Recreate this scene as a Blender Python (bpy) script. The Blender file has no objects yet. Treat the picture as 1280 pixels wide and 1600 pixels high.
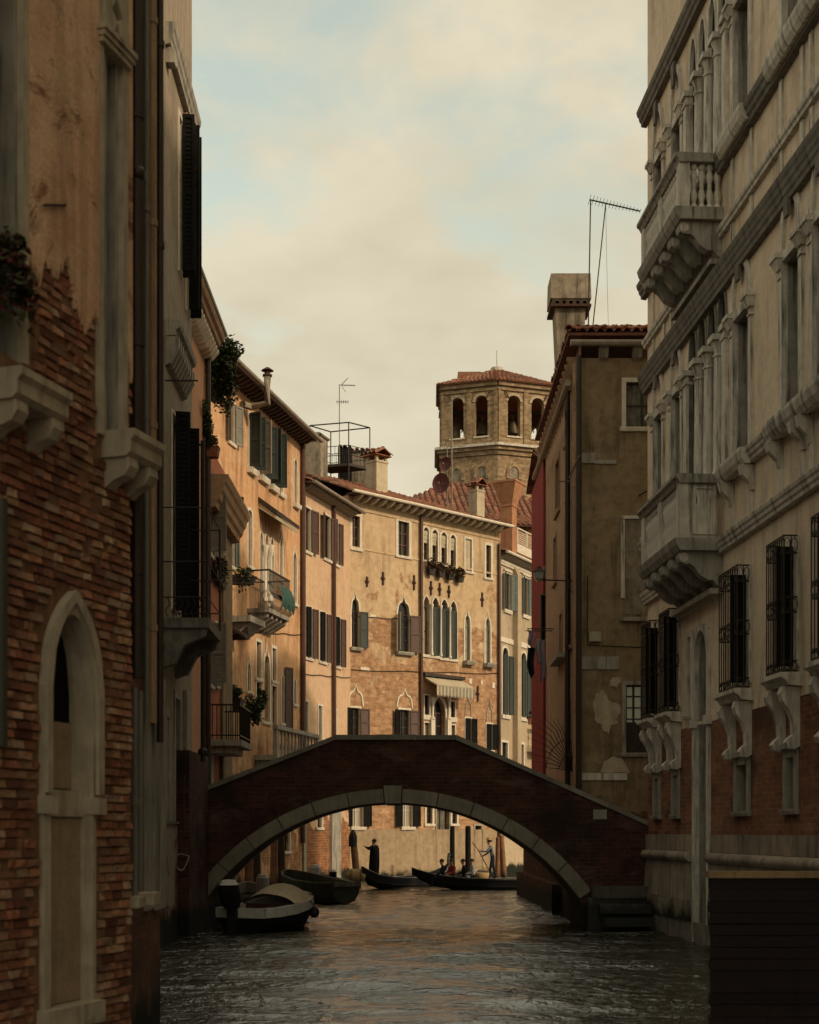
import bpy, math, random
import numpy as np
from mathutils import Vector, Matrix, noise as mnoise

rnd = random.Random(11)
scene = bpy.context.scene
COL = scene.collection
F, CX, HY, CAMH = 2200.0, 640.0, 1300.0, 2.5      # focal length in photo pixels, principal point, eye height

# ------------------------------------------------------------------ camera, sky, sun, exposure
cd = bpy.data.cameras.new('camera')
cam = bpy.data.objects.new('camera', cd)
COL.objects.link(cam)
cam.location = (0, 0, CAMH)
cam.rotation_euler = (math.radians(90), 0, 0)
cd.sensor_width = 36
cd.lens = 36 * F / 1600
cd.shift_y = 500 / 1600
cd.clip_end = 3000
cd.clip_start = 0.2
cd.dof.use_dof = True
cd.dof.focus_distance = 50
cd.dof.aperture_fstop = 1.9
scene.camera = cam

SUN_EL, SUN_DIR = 29.0, (0.84, -0.54)              # elevation, horizontal direction towards the sun
world = bpy.data.worlds.new('World')
scene.world = world
world.use_nodes = True
wt = world.node_tree
wt.nodes.clear()


def N(nt, kind, **kw):
    n = nt.nodes.new(kind)
    for k, v in kw.items():
        if k.startswith('i_'):
            key = k[2:]
            key = int(key) if key.isdigit() else key.replace('_', ' ')
            n.inputs[key].default_value = v
        else:
            setattr(n, k, v)
    return n


def math_n(nt, op, a, b=None, clamp=False):
    n = nt.nodes.new('ShaderNodeMath')
    n.operation = op
    n.use_clamp = clamp
    for i, v in enumerate((a, b)):
        if v is None:
            continue
        if isinstance(v, (int, float)):
            n.inputs[i].default_value = v
        else:
            nt.links.new(v, n.inputs[i])
    return n.outputs[0]


def mix_c(nt, fac, a, b, mode='MIX'):
    n = nt.nodes.new('ShaderNodeMix')
    n.data_type = 'RGBA'
    n.blend_type = mode
    for sock, v in ((n.inputs[0], fac), (n.inputs[6], a), (n.inputs[7], b)):
        if isinstance(v, (int, float)):
            sock.default_value = v
        elif isinstance(v, tuple):
            sock.default_value = (*v, 1) if len(v) == 3 else v
        else:
            nt.links.new(v, sock)
    return n.outputs[2]


def ramp(nt, fac, stops):
    n = nt.nodes.new('ShaderNodeValToRGB')
    e = n.color_ramp.elements
    while len(e) < len(stops):
        e.new(0.5)
    for i, (p, c) in enumerate(stops):
        e[i].position = p
        e[i].color = (c, c, c, 1) if isinstance(c, (int, float)) else (*c, 1)
    nt.links.new(fac, n.inputs[0])
    return n.outputs[0]


sky = N(wt, 'ShaderNodeTexSky', sky_type='NISHITA', sun_disc=False)
sky.sun_elevation = math.radians(SUN_EL)
sky.sun_rotation = math.atan2(SUN_DIR[0], SUN_DIR[1])
sky.air_density = 1.3
sky.dust_density = 2.5
tc = N(wt, 'ShaderNodeTexCoord')
sep = N(wt, 'ShaderNodeSeparateXYZ')
wt.links.new(tc.outputs['Generated'], sep.inputs[0])
zz = math_n(wt, 'MAXIMUM', sep.outputs[2], 0.0)
den = math_n(wt, 'ADD', zz, 0.22)
comb = N(wt, 'ShaderNodeCombineXYZ')
wt.links.new(math_n(wt, 'DIVIDE', sep.outputs[0], den), comb.inputs[0])
wt.links.new(math_n(wt, 'DIVIDE', sep.outputs[1], den), comb.inputs[1])
comb.inputs[2].default_value = 5.9
nz = N(wt, 'ShaderNodeTexNoise', i_Scale=3.4, i_Detail=9.0, i_Roughness=0.56, i_Distortion=0.25)
wt.links.new(comb.outputs[0], nz.inputs['Vector'])
nz2 = N(wt, 'ShaderNodeTexNoise', i_Scale=5.0, i_Detail=5.0, i_Roughness=0.5)
wt.links.new(comb.outputs[0], nz2.inputs['Vector'])
cover = math_n(wt, 'ADD', nz.outputs[0], math_n(wt, 'MAXIMUM', math_n(wt, 'MULTIPLY', math_n(wt, 'SUBTRACT', 0.40, zz), 2.0), -0.02))
fac = ramp(wt, cover, [(0.38, 0.22), (0.53, 1.0)])
shade = ramp(wt, nz2.outputs[0], [(0.30, (6.5, 5.85, 4.25)), (0.62, (7.8, 7.05, 5.25))])
skyc = mix_c(wt, 1.0, sky.outputs[0], (3.5, 2.85, 1.78), 'MULTIPLY')
skycol = mix_c(wt, fac, skyc, shade)
bg = N(wt, 'ShaderNodeBackground', i_Strength=0.1)
wo = N(wt, 'ShaderNodeOutputWorld')
wt.links.new(skycol, bg.inputs[0])
wt.links.new(bg.outputs[0], wo.inputs[0])

sd = bpy.data.lights.new('sun', 'SUN')
sd.energy = 2.35
sd.angle = math.radians(3.0)
sd.color = (1.0, 0.80, 0.585)
sun = bpy.data.objects.new('sun', sd)
COL.objects.link(sun)
_h = math.cos(math.radians(SUN_EL))
_to = Vector((SUN_DIR[0] * _h, SUN_DIR[1] * _h, math.sin(math.radians(SUN_EL))))
sun.rotation_euler = _to.to_track_quat('Z', 'Y').to_euler()
sun.location = (40, -40, 60)

vs = scene.view_settings
vs.view_transform = 'Standard'
vs.look = 'None'
vs.gamma = 1
vs.exposure = 0
vs.use_curve_mapping = False

# ------------------------------------------------------------------ materials
MATS = {}


def new_mat(name):
    m = bpy.data.materials.new(name)
    m.use_nodes = True
    nt = m.node_tree
    b = nt.nodes['Principled BSDF']
    MATS[name] = m
    return m, nt, b


def uvnode(nt, sx=1.0, sy=1.0, off=0.0):
    uv = N(nt, 'ShaderNodeUVMap')
    mp = N(nt, 'ShaderNodeMapping')
    mp.inputs['Scale'].default_value = (sx, sy, 1)
    mp.inputs['Location'].default_value = (off, off * 0.7, 0)
    nt.links.new(uv.outputs[0], mp.inputs[0])
    return mp.outputs[0]


def noise_n(nt, vec, scale, detail=4, rough=0.55, dist=0.0):
    n = N(nt, 'ShaderNodeTexNoise', i_Scale=scale, i_Detail=detail, i_Roughness=rough, i_Distortion=dist)
    nt.links.new(vec, n.inputs['Vector'])
    return n.outputs[0]


def bump_n(nt, b, h, strength, dist, prev=None):
    n = N(nt, 'ShaderNodeBump', i_Strength=strength, i_Distance=dist)
    nt.links.new(h, n.inputs['Height'])
    if prev is not None:
        nt.links.new(prev, n.inputs['Normal'])
    nt.links.new(n.outputs[0], b.inputs['Normal'])
    return n.outputs[0]


def algae(nt, col, top=0.75):
    """dark tide growth near the water line, ragged edge"""
    g = N(nt, 'ShaderNodeNewGeometry')
    s = N(nt, 'ShaderNodeSeparateXYZ')
    nt.links.new(g.outputs['Position'], s.inputs[0])
    n = noise_n(nt, g.outputs['Position'], 1.7, 5)
    h = math_n(nt, 'SUBTRACT', s.outputs[2], math_n(nt, 'MULTIPLY', n, 0.9))
    f = ramp(nt, math_n(nt, 'ADD', math_n(nt, 'MULTIPLY', h, 0.8), 0.5), [(0.30 + top * 0.35, 1.0), (0.52 + top * 0.35, 0.0)])
    return mix_c(nt, f, col, (0.010, 0.011, 0.006))


def wall_mat(name, base, light, dark, brick=None, streak=0.5, tide=0.75, bw=0.40, bh=0.125, rough=0.92, bump=0.5, grey=None):
    """weathered plaster. brick = (amount, z_low, z_high, c1, c2): bare brick showing where the plaster has gone"""
    m, nt, b = new_mat(name)
    off = (sum(map(ord, name)) % 97) * 1.37
    uv = uvnode(nt, off=off)
    n1 = noise_n(nt, uv, 0.55, 6, 0.62, 0.4)
    n2 = noise_n(nt, uv, 3.2, 6, 0.65)
    n3 = noise_n(nt, uvnode(nt, 2.1, 0.22, off), 1.0, 7, 0.68, 0.8)
    n3 = math_n(nt, 'MULTIPLY', n3, math_n(nt, 'ADD', 0.55, math_n(nt, 'MULTIPLY', noise_n(nt, uv, 0.45, 4, 0.5), 0.9)))
    n4 = noise_n(nt, uv, 28, 4, 0.6)
    c = mix_c(nt, ramp(nt, n1, [(0.34, 0.0), (0.66, 1.0)]), base, light)
    c = mix_c(nt, ramp(nt, n2, [(0.42, 0.0), (0.72, 0.75)]), c, dark)
    c = mix_c(nt, math_n(nt, 'MULTIPLY', ramp(nt, n3, [(0.48, 0.0), (0.70, 1.0)]), streak), c, tuple(x * 0.42 for x in dark))
    if grey:
        n5 = noise_n(nt, uv, 0.9, 6, 0.6, 0.6)
        c = mix_c(nt, ramp(nt, n5, [(0.56, 0.0), (0.60, 0.85)]), c, grey)
    c = mix_c(nt, ramp(nt, n4, [(0.30, 0.30), (0.55, 0.0)]), c, tuple(x * 0.35 for x in dark))
    h = math_n(nt, 'ADD', math_n(nt, 'MULTIPLY', n2, 0.6), math_n(nt, 'MULTIPLY', n4, 0.4))
    if brick:
        amt, zl, zh, c1, c2 = brick
        bt = N(nt, 'ShaderNodeTexBrick', i_Scale=1.0, i_Mortar_Size=0.008, i_Mortar_Smooth=0.2, i_Bias=0.0)
        bt.inputs['Color1'].default_value = (*c1, 1)
        bt.inputs['Color2'].default_value = (*c2, 1)
        bt.inputs['Mortar'].default_value = (*[x * 0.75 for x in light], 1)
        bt.inputs['Brick Width'].default_value = bw
        bt.inputs['Row Height'].default_value = bh
        nt.links.new(uv, bt.inputs[0])
        bc = mix_c(nt, ramp(nt, n2, [(0.35, 0.0), (0.7, 0.8)]), bt.outputs[0], tuple(x * 0.45 for x in c2))
        nb = noise_n(nt, uv, 0.75, 7, 0.66, 0.5)
        g = N(nt, 'ShaderNodeNewGeometry')
        s = N(nt, 'ShaderNodeSeparateXYZ')
        nt.links.new(g.outputs['Position'], s.inputs[0])
        zf = ramp(nt, math_n(nt, 'MULTIPLY', s.outputs[2], 1 / 30.0), [(max(zl, 0) / 30.0, 1.0), (zh / 30.0, 0.0)])
        msk = math_n(nt, 'ADD', nb, math_n(nt, 'ADD', math_n(nt, 'MULTIPLY', zf, amt), -0.5 * 1.0))
        msk = ramp(nt, msk, [(0.30, 0.0), (0.36, 1.0)])
        c = mix_c(nt, msk, c, bc)
        h = math_n(nt, 'ADD', h, math_n(nt, 'MULTIPLY', math_n(nt, 'MULTIPLY', bt.outputs[1], msk), -1.2))
        h = math_n(nt, 'ADD', h, math_n(nt, 'MULTIPLY', msk, -0.8))
    if tide:
        c = algae(nt, c, tide)
    nt.links.new(c, b.inputs['Base Color'])
    b.inputs['Roughness'].default_value = rough
    b.inputs['Specular IOR Level'].default_value = 0.25
    bump_n(nt, b, h, bump, 0.02)
    return m


def brick_mat(name, c1, c2, mortar, bw=0.26, bh=0.075, tide=0.6, patch=None, salt=None):
    m, nt, b = new_mat(name)
    uv = uvnode(nt, off=(sum(map(ord, name)) % 31) * 0.9)
    wob = N(nt, 'ShaderNodeTexNoise', i_Scale=2.0, i_Detail=3.0)
    nt.links.new(uv, wob.inputs['Vector'])
    add = N(nt, 'ShaderNodeMix', data_type='VECTOR')
    add.inputs[0].default_value = 0.02
    nt.links.new(uv, add.inputs[4])
    nt.links.new(wob.outputs[1], add.inputs[5])
    bt = N(nt, 'ShaderNodeTexBrick', i_Scale=1.0, i_Mortar_Size=0.007, i_Mortar_Smooth=0.25, i_Bias=-0.1)
    bt.inputs['Color1'].default_value = (*c1, 1)
    bt.inputs['Color2'].default_value = (*c2, 1)
    bt.inputs['Mortar'].default_value = (*mortar, 1)
    bt.inputs['Brick Width'].default_value = bw
    bt.inputs['Row Height'].default_value = bh
    nt.links.new(add.outputs[1], bt.inputs[0])
    n1 = noise_n(nt, uv, 0.8, 6, 0.65)
    n2 = noise_n(nt, uv, 6.0, 6, 0.7)
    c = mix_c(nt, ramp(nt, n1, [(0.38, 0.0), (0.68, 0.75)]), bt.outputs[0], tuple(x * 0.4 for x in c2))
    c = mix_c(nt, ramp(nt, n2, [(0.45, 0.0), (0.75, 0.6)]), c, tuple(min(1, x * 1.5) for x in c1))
    if salt:
        c = mix_c(nt, ramp(nt, noise_n(nt, uvnode(nt, 1.0, 2.2, 5.3), 0.8, 7, 0.68, 0.6), [(0.54, 0.0), (0.68, 0.5)]), c, salt)
    if patch:
        c = mix_c(nt, ramp(nt, noise_n(nt, uv, 0.5, 6, 0.6), [(0.52, 0.0), (0.60, 0.8)]), c, patch)
    if tide:
        c = algae(nt, c, tide)
    nt.links.new(c, b.inputs['Base Color'])
    b.inputs['Roughness'].default_value = 0.9
    b.inputs['Specular IOR Level'].default_value = 0.2
    h = math_n(nt, 'ADD', math_n(nt, 'MULTIPLY', bt.outputs[1], -1.0), math_n(nt, 'MULTIPLY', n2, 0.7))
    bump_n(nt, b, h, 0.7, 0.02)
    return m


def plain_mat(name, base, dark=None, scale=4.0, rough=0.7, metal=0.0, bump=0.15, streak=0.35, spec=0.4, tide=0, rand=0.0, obj=False):
    m, nt, b = new_mat(name)
    dark = dark or tuple(x * 0.45 for x in base)
    if obj:
        t = N(nt, 'ShaderNodeTexCoord')
        uv = t.outputs['Object']
        st = uv
    else:
        uv = uvnode(nt)
        st = uvnode(nt, 6.0, 0.5)
    n1 = noise_n(nt, uv, scale, 6, 0.62, 0.3)
    n2 = noise_n(nt, st, 1.3, 5, 0.6)
    c = mix_c(nt, ramp(nt, n1, [(0.36, 0.0), (0.70, 0.8)]), base, dark)
    c = mix_c(nt, math_n(nt, 'MULTIPLY', ramp(nt, n2, [(0.5, 0.0), (0.68, 1.0)]), streak), c, tuple(x * 0.35 for x in dark))
    if rand:
        oi = N(nt, 'ShaderNodeObjectInfo')
        k = ramp(nt, oi.outputs['Random'], [(0.0, 1 - rand), (1.0, 1 + rand * 0.6)])
        c = mix_c(nt, 1.0, c, k, 'MULTIPLY')
    if tide:
        c = algae(nt, c, tide)
    nt.links.new(c, b.inputs['Base Color'])
    b.inputs['Roughness'].default_value = rough
    b.inputs['Metallic'].default_value = metal
    b.inputs['Specular IOR Level'].default_value = spec
    if bump:
        bump_n(nt, b, n1, bump, 0.02)
    return m


def multi_mat(name, cols, rough=0.85, bump=0.5, scale=9.0, tide=0, island=False):
    """pieces that differ one from the next: the colour is picked by each object's (or loose piece's) own random number"""
    m, nt, b = new_mat(name)
    if island:
        g = N(nt, 'ShaderNodeNewGeometry')
        r = g.outputs['Random Per Island']
    else:
        r = N(nt, 'ShaderNodeObjectInfo').outputs['Random']
    st = [(i / max(1, len(cols) - 1), c) for i, c in enumerate(cols)]
    c = ramp(nt, r, st)
    t = N(nt, 'ShaderNodeTexCoord')
    n1 = noise_n(nt, t.outputs['Object'], scale, 6, 0.68)
    n2 = noise_n(nt, t.outputs['Object'], scale * 4, 4, 0.6)
    c = mix_c(nt, ramp(nt, n1, [(0.40, 0.0), (0.72, 0.85)]), c, mix_c(nt, 1.0, c, (0.35, 0.32, 0.30), 'MULTIPLY'))
    c = mix_c(nt, ramp(nt, n2, [(0.52, 0.0), (0.75, 0.5)]), c, mix_c(nt, 1.0, c, (1.7, 1.6, 1.5), 'MULTIPLY'))
    if tide:
        c = algae(nt, c, tide)
    nt.links.new(c, b.inputs['Base Color'])
    b.inputs['Roughness'].default_value = rough
    b.inputs['Specular IOR Level'].default_value = 0.25
    bump_n(nt, b, math_n(nt, 'ADD', n1, math_n(nt, 'MULTIPLY', n2, 0.4)), bump, 0.02)
    return m


BR1, BR2 = (0.42, 0.21, 0.10), (0.30, 0.14, 0.07)
wall_mat('ochre_plaster', (0.53, 0.385, 0.225), (0.60, 0.45, 0.285), (0.38, 0.26, 0.145), (0.58, 7.5, 20.0, (0.55, 0.335, 0.185), (0.35, 0.19, 0.095)), 0.5)
wall_mat('pink_plaster', (0.60, 0.405, 0.255), (0.64, 0.45, 0.29), (0.47, 0.30, 0.18), (0.55, 2.0, 5.2, (0.36, 0.15, 0.06), (0.24, 0.10, 0.04)), 0.30)
wall_mat('orange_plaster', (0.59, 0.34, 0.175), (0.63, 0.42, 0.245), (0.42, 0.21, 0.09), (0.36, 3.0, 12.5, (0.44, 0.21, 0.09), (0.28, 0.13, 0.055)), 0.7)
wall_mat('red_plaster', (0.45, 0.155, 0.085), (0.50, 0.20, 0.115), (0.33, 0.10, 0.055), None, 0.25)
wall_mat('salmon_plaster', (0.52, 0.27, 0.15), (0.55, 0.31, 0.18), (0.42, 0.20, 0.11), None, 0.25)
wall_mat('pale_plaster', (0.31, 0.25, 0.18), (0.36, 0.30, 0.22), (0.21, 0.165, 0.115), (0.36, 1.0, 6.0, (0.20, 0.09, 0.05), (0.13, 0.06, 0.035)), 0.4)
wall_mat('tan_plaster', (0.44, 0.35, 0.235), (0.48, 0.39, 0.27), (0.34, 0.26, 0.165), None, 0.35)
wall_mat('brown_plaster', (0.255, 0.185, 0.105), (0.34, 0.255, 0.15), (0.135, 0.095, 0.05), (0.62, 2.2, 4.6, (0.22, 0.085, 0.045), (0.13, 0.05, 0.03)), 0.75, bump=0.7)
wall_mat('side_plaster', (0.40, 0.25, 0.15), (0.46, 0.31, 0.19), (0.26, 0.17, 0.10), None, 0.5)
wall_mat('wine_plaster', (0.26, 0.032, 0.032), (0.29, 0.04, 0.038), (0.19, 0.022, 0.022), None, 0.25)
wall_mat('cream_plaster', (0.73, 0.58, 0.41), (0.77, 0.64, 0.48), (0.58, 0.44, 0.30), None, 0.55)
wall_mat('old_plaster', (0.68, 0.41, 0.25), (0.75, 0.55, 0.36), (0.50, 0.26, 0.14), (0.25, 60, 61, (0.36, 0.16, 0.08), (0.24, 0.10, 0.05)), 0.6, bump=0.9, tide=0)
wall_mat('grey_render', (0.34, 0.25, 0.155), (0.39, 0.30, 0.19), (0.22, 0.155, 0.09), None, 0.5, bump=0.6, tide=0.2)
wall_mat('tower_brick', (0.37, 0.28, 0.18), (0.43, 0.335, 0.22), (0.23, 0.17, 0.105), (0.60, 60, 61, (0.48, 0.35, 0.21), (0.25, 0.17, 0.095)), 0.4, bw=0.62, bh=0.22)
wall_mat('chimney_plaster', (0.50, 0.42, 0.29), (0.56, 0.48, 0.34), (0.35, 0.28, 0.19), None, 0.4, tide=0)
wall_mat('terracotta_plaster', (0.42, 0.20, 0.10), (0.48, 0.25, 0.135), (0.27, 0.12, 0.06), None, 0.4, tide=0)
wall_mat('soot_plaster', (0.26, 0.21, 0.15), (0.36, 0.31, 0.23), (0.09, 0.075, 0.055), None, 0.8, tide=0)
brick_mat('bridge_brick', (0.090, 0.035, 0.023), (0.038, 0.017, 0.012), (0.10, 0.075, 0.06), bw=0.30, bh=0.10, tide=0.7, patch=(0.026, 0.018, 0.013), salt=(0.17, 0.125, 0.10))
brick_mat('palace_brick', (0.29, 0.125, 0.066), (0.15, 0.062, 0.036), (0.27, 0.20, 0.14), bw=0.30, bh=0.10, tide=0, patch=(0.075, 0.045, 0.03), salt=(0.30, 0.21, 0.14))
brick_mat('dark_brick', (0.17, 0.085, 0.05), (0.12, 0.055, 0.035), (0.10, 0.075, 0.05), tide=0.8, patch=(0.05, 0.035, 0.025))
plain_mat('wet_shade_stone', (0.085, 0.075, 0.055), (0.04, 0.036, 0.025), 3.0, 0.6, bump=0.4, streak=0.6, tide=0.9)
plain_mat('mortar', (0.24, 0.145, 0.085), (0.11, 0.06, 0.035), 7.0, 0.95, bump=0.8, spec=0.1, tide=0.8)
plain_mat('stone', (0.66, 0.61, 0.51), (0.36, 0.32, 0.26), 2.6, 0.8, bump=0.3, streak=1.0)
plain_mat('grey_stone', (0.36, 0.33, 0.27), (0.19, 0.175, 0.14), 2.2, 0.82, bump=0.35, streak=0.9)
plain_mat('dark_stone', (0.20, 0.18, 0.145), (0.08, 0.07, 0.055), 3.5, 0.85, bump=0.4, streak=0.7)
plain_mat('white_stone', (0.68, 0.62, 0.50), (0.50, 0.44, 0.34), 3.0, 0.75, bump=0.15, streak=0.25)
plain_mat('door_stone', (0.48, 0.41, 0.30), (0.27, 0.22, 0.15), 3.0, 0.85, bump=0.4, streak=0.5, tide=0.8)
plain_mat('base_stone', (0.36, 0.30, 0.225), (0.19, 0.145, 0.10), 1.8, 0.8, bump=0.3, streak=0.8, tide=0.75, rand=0.25)
plain_mat('arch_stone', (0.25, 0.225, 0.17), (0.14, 0.12, 0.09), 2.0, 0.85, bump=0.3, streak=0.3, rand=0.22)
plain_mat('coping_stone', (0.25, 0.225, 0.18), (0.14, 0.125, 0.10), 2.0, 0.85, bump=0.3, streak=0.3, rand=0.2)
plain_mat('green_shutter', (0.028, 0.040, 0.032), (0.014, 0.018, 0.014), 5, 0.6, bump=0.1)
plain_mat('teal_shutter', (0.10, 0.135, 0.12), (0.06, 0.08, 0.07), 5, 0.6, bump=0.1)
plain_mat('brown_shutter', (0.085, 0.042, 0.026), (0.045, 0.022, 0.014), 5, 0.6, bump=0.1)
plain_mat('black_shutter', (0.012, 0.012, 0.010), (0.007, 0.007, 0.006), 5, 0.85, bump=0.1, spec=0.1)
plain_mat('grey_shutter', (0.24, 0.225, 0.175), (0.15, 0.14, 0.11), 4, 0.7, bump=0.1)
plain_mat('beige_panel', (0.48, 0.39, 0.26), (0.36, 0.28, 0.18), 3, 0.7, bump=0.1)
plain_mat('white_frame', (0.55, 0.51, 0.42), (0.40, 0.36, 0.29), 5, 0.6, bump=0.05)
plain_mat('wood_frame', (0.16, 0.085, 0.045), (0.08, 0.04, 0.022), 6, 0.6, bump=0.1)
plain_mat('dark_wood', (0.045, 0.03, 0.02), (0.02, 0.014, 0.01), 6, 0.7, bump=0.3)
plain_mat('old_wood', (0.17, 0.16, 0.12), (0.05, 0.045, 0.03), 4, 0.85, bump=0.6, streak=0.9)
plain_mat('pile_wood', (0.26, 0.13, 0.06), (0.12, 0.06, 0.03), 5, 0.8, bump=0.5, streak=0.7, tide=0.5)
plain_mat('pile_dark', (0.07, 0.04, 0.025), (0.03, 0.018, 0.012), 5, 0.8, bump=0.5, streak=0.7, tide=0.4)
plain_mat('iron', (0.018, 0.016, 0.014), (0.03, 0.018, 0.01), 9, 0.55, 0.3, bump=0.1)
plain_mat('rust_iron', (0.075, 0.035, 0.02), (0.03, 0.016, 0.011), 9, 0.8, 0.1, bump=0.2)
plain_mat('pipe_metal', (0.05, 0.036, 0.026), (0.025, 0.019, 0.014), 5, 0.5, 0.4, bump=0.05)
plain_mat('grey_pipe', (0.20, 0.19, 0.155), (0.12, 0.11, 0.085), 3, 0.55, 0.1, bump=0.05)
plain_mat('gutter_metal', (0.30, 0.25, 0.19), (0.19, 0.15, 0.11), 3, 0.55, 0.2, bump=0.05)
plain_mat('copper_pipe', (0.10, 0.045, 0.03), (0.06, 0.03, 0.02), 3, 0.5, 0.3, bump=0.05)
plain_mat('bracket_wood', (0.42, 0.36, 0.265), (0.26, 0.21, 0.15), 5, 0.8, bump=0.1)
plain_mat('eave_wood', (0.10, 0.06, 0.035), (0.05, 0.03, 0.018), 5, 0.8, bump=0.1)
plain_mat('awning_cloth', (0.46, 0.40, 0.285), (0.36, 0.31, 0.21), 3, 0.9, bump=0.05)
plain_mat('green_cloth', (0.03, 0.085, 0.068), (0.015, 0.04, 0.032), 4, 0.85, bump=0.2)
plain_mat('white_paint', (0.62, 0.60, 0.54), (0.42, 0.40, 0.35), 4, 0.4, bump=0.03, spec=0.5)
plain_mat('tan_canvas', (0.55, 0.45, 0.31), (0.42, 0.33, 0.22), 3, 0.8, bump=0.2, streak=0.2)
plain_mat('maroon_seat', (0.085, 0.026, 0.018), (0.045, 0.015, 0.01), 4, 0.6, bump=0.1)
plain_mat('boat_green', (0.050, 0.052, 0.030), (0.028, 0.028, 0.017), 3, 0.5, bump=0.1)
plain_mat('black_gloss', (0.008, 0.008, 0.009), (0.012, 0.011, 0.011), 4, 0.6, bump=0.03, spec=0.15)
plain_mat('rubber', (0.012, 0.012, 0.012), (0.02, 0.018, 0.016), 5, 0.7, bump=0.1)
plain_mat('dish_red', (0.10, 0.022, 0.019), (0.06, 0.014, 0.012), 4, 0.6, bump=0.03)
plain_mat('rope', (0.45, 0.42, 0.36), (0.30, 0.27, 0.22), 30, 0.9, bump=0.3)
plain_mat('plaque', (0.30, 0.28, 0.235), (0.22, 0.20, 0.165), 6, 0.6, bump=0.1)
plain_mat('box_plastic', (0.40, 0.37, 0.25), (0.30, 0.27, 0.18), 6, 0.5, bump=0.05)
plain_mat('mud', (0.03, 0.026, 0.018), (0.015, 0.013, 0.009), 1, 1.0, bump=0.3, spec=0.1)
plain_mat('skin', (0.46, 0.27, 0.18), (0.38, 0.20, 0.13), 8, 0.6, bump=0.02, streak=0)
plain_mat('black_cloth', (0.012, 0.012, 0.014), (0.008, 0.008, 0.009), 6, 0.95, bump=0.2, spec=0.1)
plain_mat('blue_cloth', (0.16, 0.20, 0.24), (0.10, 0.12, 0.15), 6, 0.95, bump=0.2, spec=0.1)
plain_mat('navy_cloth', (0.02, 0.024, 0.038), (0.012, 0.014, 0.022), 6, 0.95, bump=0.2, spec=0.1)
plain_mat('red_cloth', (0.26, 0.05, 0.035), (0.16, 0.03, 0.022), 6, 0.95, bump=0.2, spec=0.1)
plain_mat('lilac_cloth', (0.34, 0.27, 0.33), (0.24, 0.18, 0.24), 6, 0.95, bump=0.2, spec=0.1)
plain_mat('pale_cloth', (0.42, 0.42, 0.42), (0.30, 0.30, 0.30), 6, 0.95, bump=0.2, spec=0.1)
plain_mat('straw', (0.42, 0.30, 0.13), (0.28, 0.19, 0.08), 20, 0.9, bump=0.2)
plain_mat('hair', (0.025, 0.016, 0.010), (0.015, 0.010, 0.007), 20, 0.6, bump=0.2)
plain_mat('pot_clay', (0.26, 0.10, 0.055), (0.15, 0.06, 0.035), 6, 0.85, bump=0.15)
plain_mat('pot_dark', (0.04, 0.032, 0.026), (0.022, 0.018, 0.015), 6, 0.8, bump=0.15)
plain_mat('red_plank', (0.022, 0.008, 0.007), (0.011, 0.005, 0.004), 3, 0.75, bump=0.4, streak=0.8, rand=0.45)
plain_mat('beam_wood', (0.36, 0.24, 0.12), (0.22, 0.14, 0.07), 4, 0.85, bump=0.4, streak=0.6)
plain_mat('bell_bronze', (0.14, 0.10, 0.05), (0.07, 0.06, 0.035), 5, 0.5, 0.6, bump=0.05)
multi_mat('wall_brick', [(0.44, 0.19, 0.10), (0.30, 0.11, 0.07), (0.50, 0.29, 0.16), (0.40, 0.195, 0.12), (0.18, 0.07, 0.045), (0.55, 0.38, 0.25), (0.43, 0.195, 0.10), (0.24, 0.10, 0.06)], tide=0.8, bump=0.9)
multi_mat('wall_brick_mass', [(0.44, 0.19, 0.10), (0.30, 0.11, 0.07), (0.50, 0.29, 0.16), (0.40, 0.195, 0.12), (0.18, 0.07, 0.045), (0.55, 0.38, 0.25), (0.43, 0.195, 0.10), (0.24, 0.10, 0.06)], tide=0.8, bump=0.9, island=True)
multi_mat('roof_tile', [(0.36, 0.125, 0.06), (0.24, 0.085, 0.045), (0.44, 0.19, 0.10), (0.30, 0.13, 0.075), (0.17, 0.075, 0.05)], bump=0.5)
multi_mat('roof_mass', [(0.27, 0.105, 0.055), (0.19, 0.075, 0.045), (0.33, 0.15, 0.085), (0.13, 0.065, 0.045), (0.25, 0.13, 0.08)], bump=0.4, scale=3.0, island=True)
multi_mat('leaf', [(0.030, 0.050, 0.016), (0.045, 0.065, 0.020), (0.020, 0.034, 0.013), (0.065, 0.075, 0.026)], rough=0.6, bump=0.0, island=True)
multi_mat('leaf_flower', [(0.030, 0.050, 0.016), (0.045, 0.065, 0.020), (0.055, 0.050, 0.022), (0.16, 0.035, 0.028), (0.028, 0.036, 0.014)], rough=0.6, bump=0.0, island=True)

m, nt, b = new_mat('glass')
b.inputs['Base Color'].default_value = (0.018, 0.018, 0.016, 1)
b.inputs['Roughness'].default_value = 0.08
uv = uvnode(nt)
bump_n(nt, b, noise_n(nt, uv, 2.0, 2), 0.08, 0.05)
m, nt, b = new_mat('pale_pane')
b.inputs['Base Color'].default_value = (0.30, 0.30, 0.25, 1)
b.inputs['Roughness'].default_value = 0.15
m, nt, b = new_mat('lit_pane')                     # the window with light behind it
b.inputs['Base Color'].default_value = (0.3, 0.3, 0.2, 1)
b.inputs['Emission Color'].default_value = (0.50, 0.48, 0.30, 1)
b.inputs['Emission Strength'].default_value = 0.10
b.inputs['Roughness'].default_value = 0.2
m, nt, b = new_mat('curtain')
c = ramp(nt, noise_n(nt, uvnode(nt, 14, 0.4), 1.0, 3), [(0.3, (0.20, 0.18, 0.14)), (0.7, (0.42, 0.38, 0.30))])
nt.links.new(c, b.inputs['Base Color'])
b.inputs['Roughness'].default_value = 0.9
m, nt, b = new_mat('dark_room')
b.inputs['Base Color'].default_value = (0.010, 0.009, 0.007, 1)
b.inputs['Roughness'].default_value = 0.9
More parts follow.
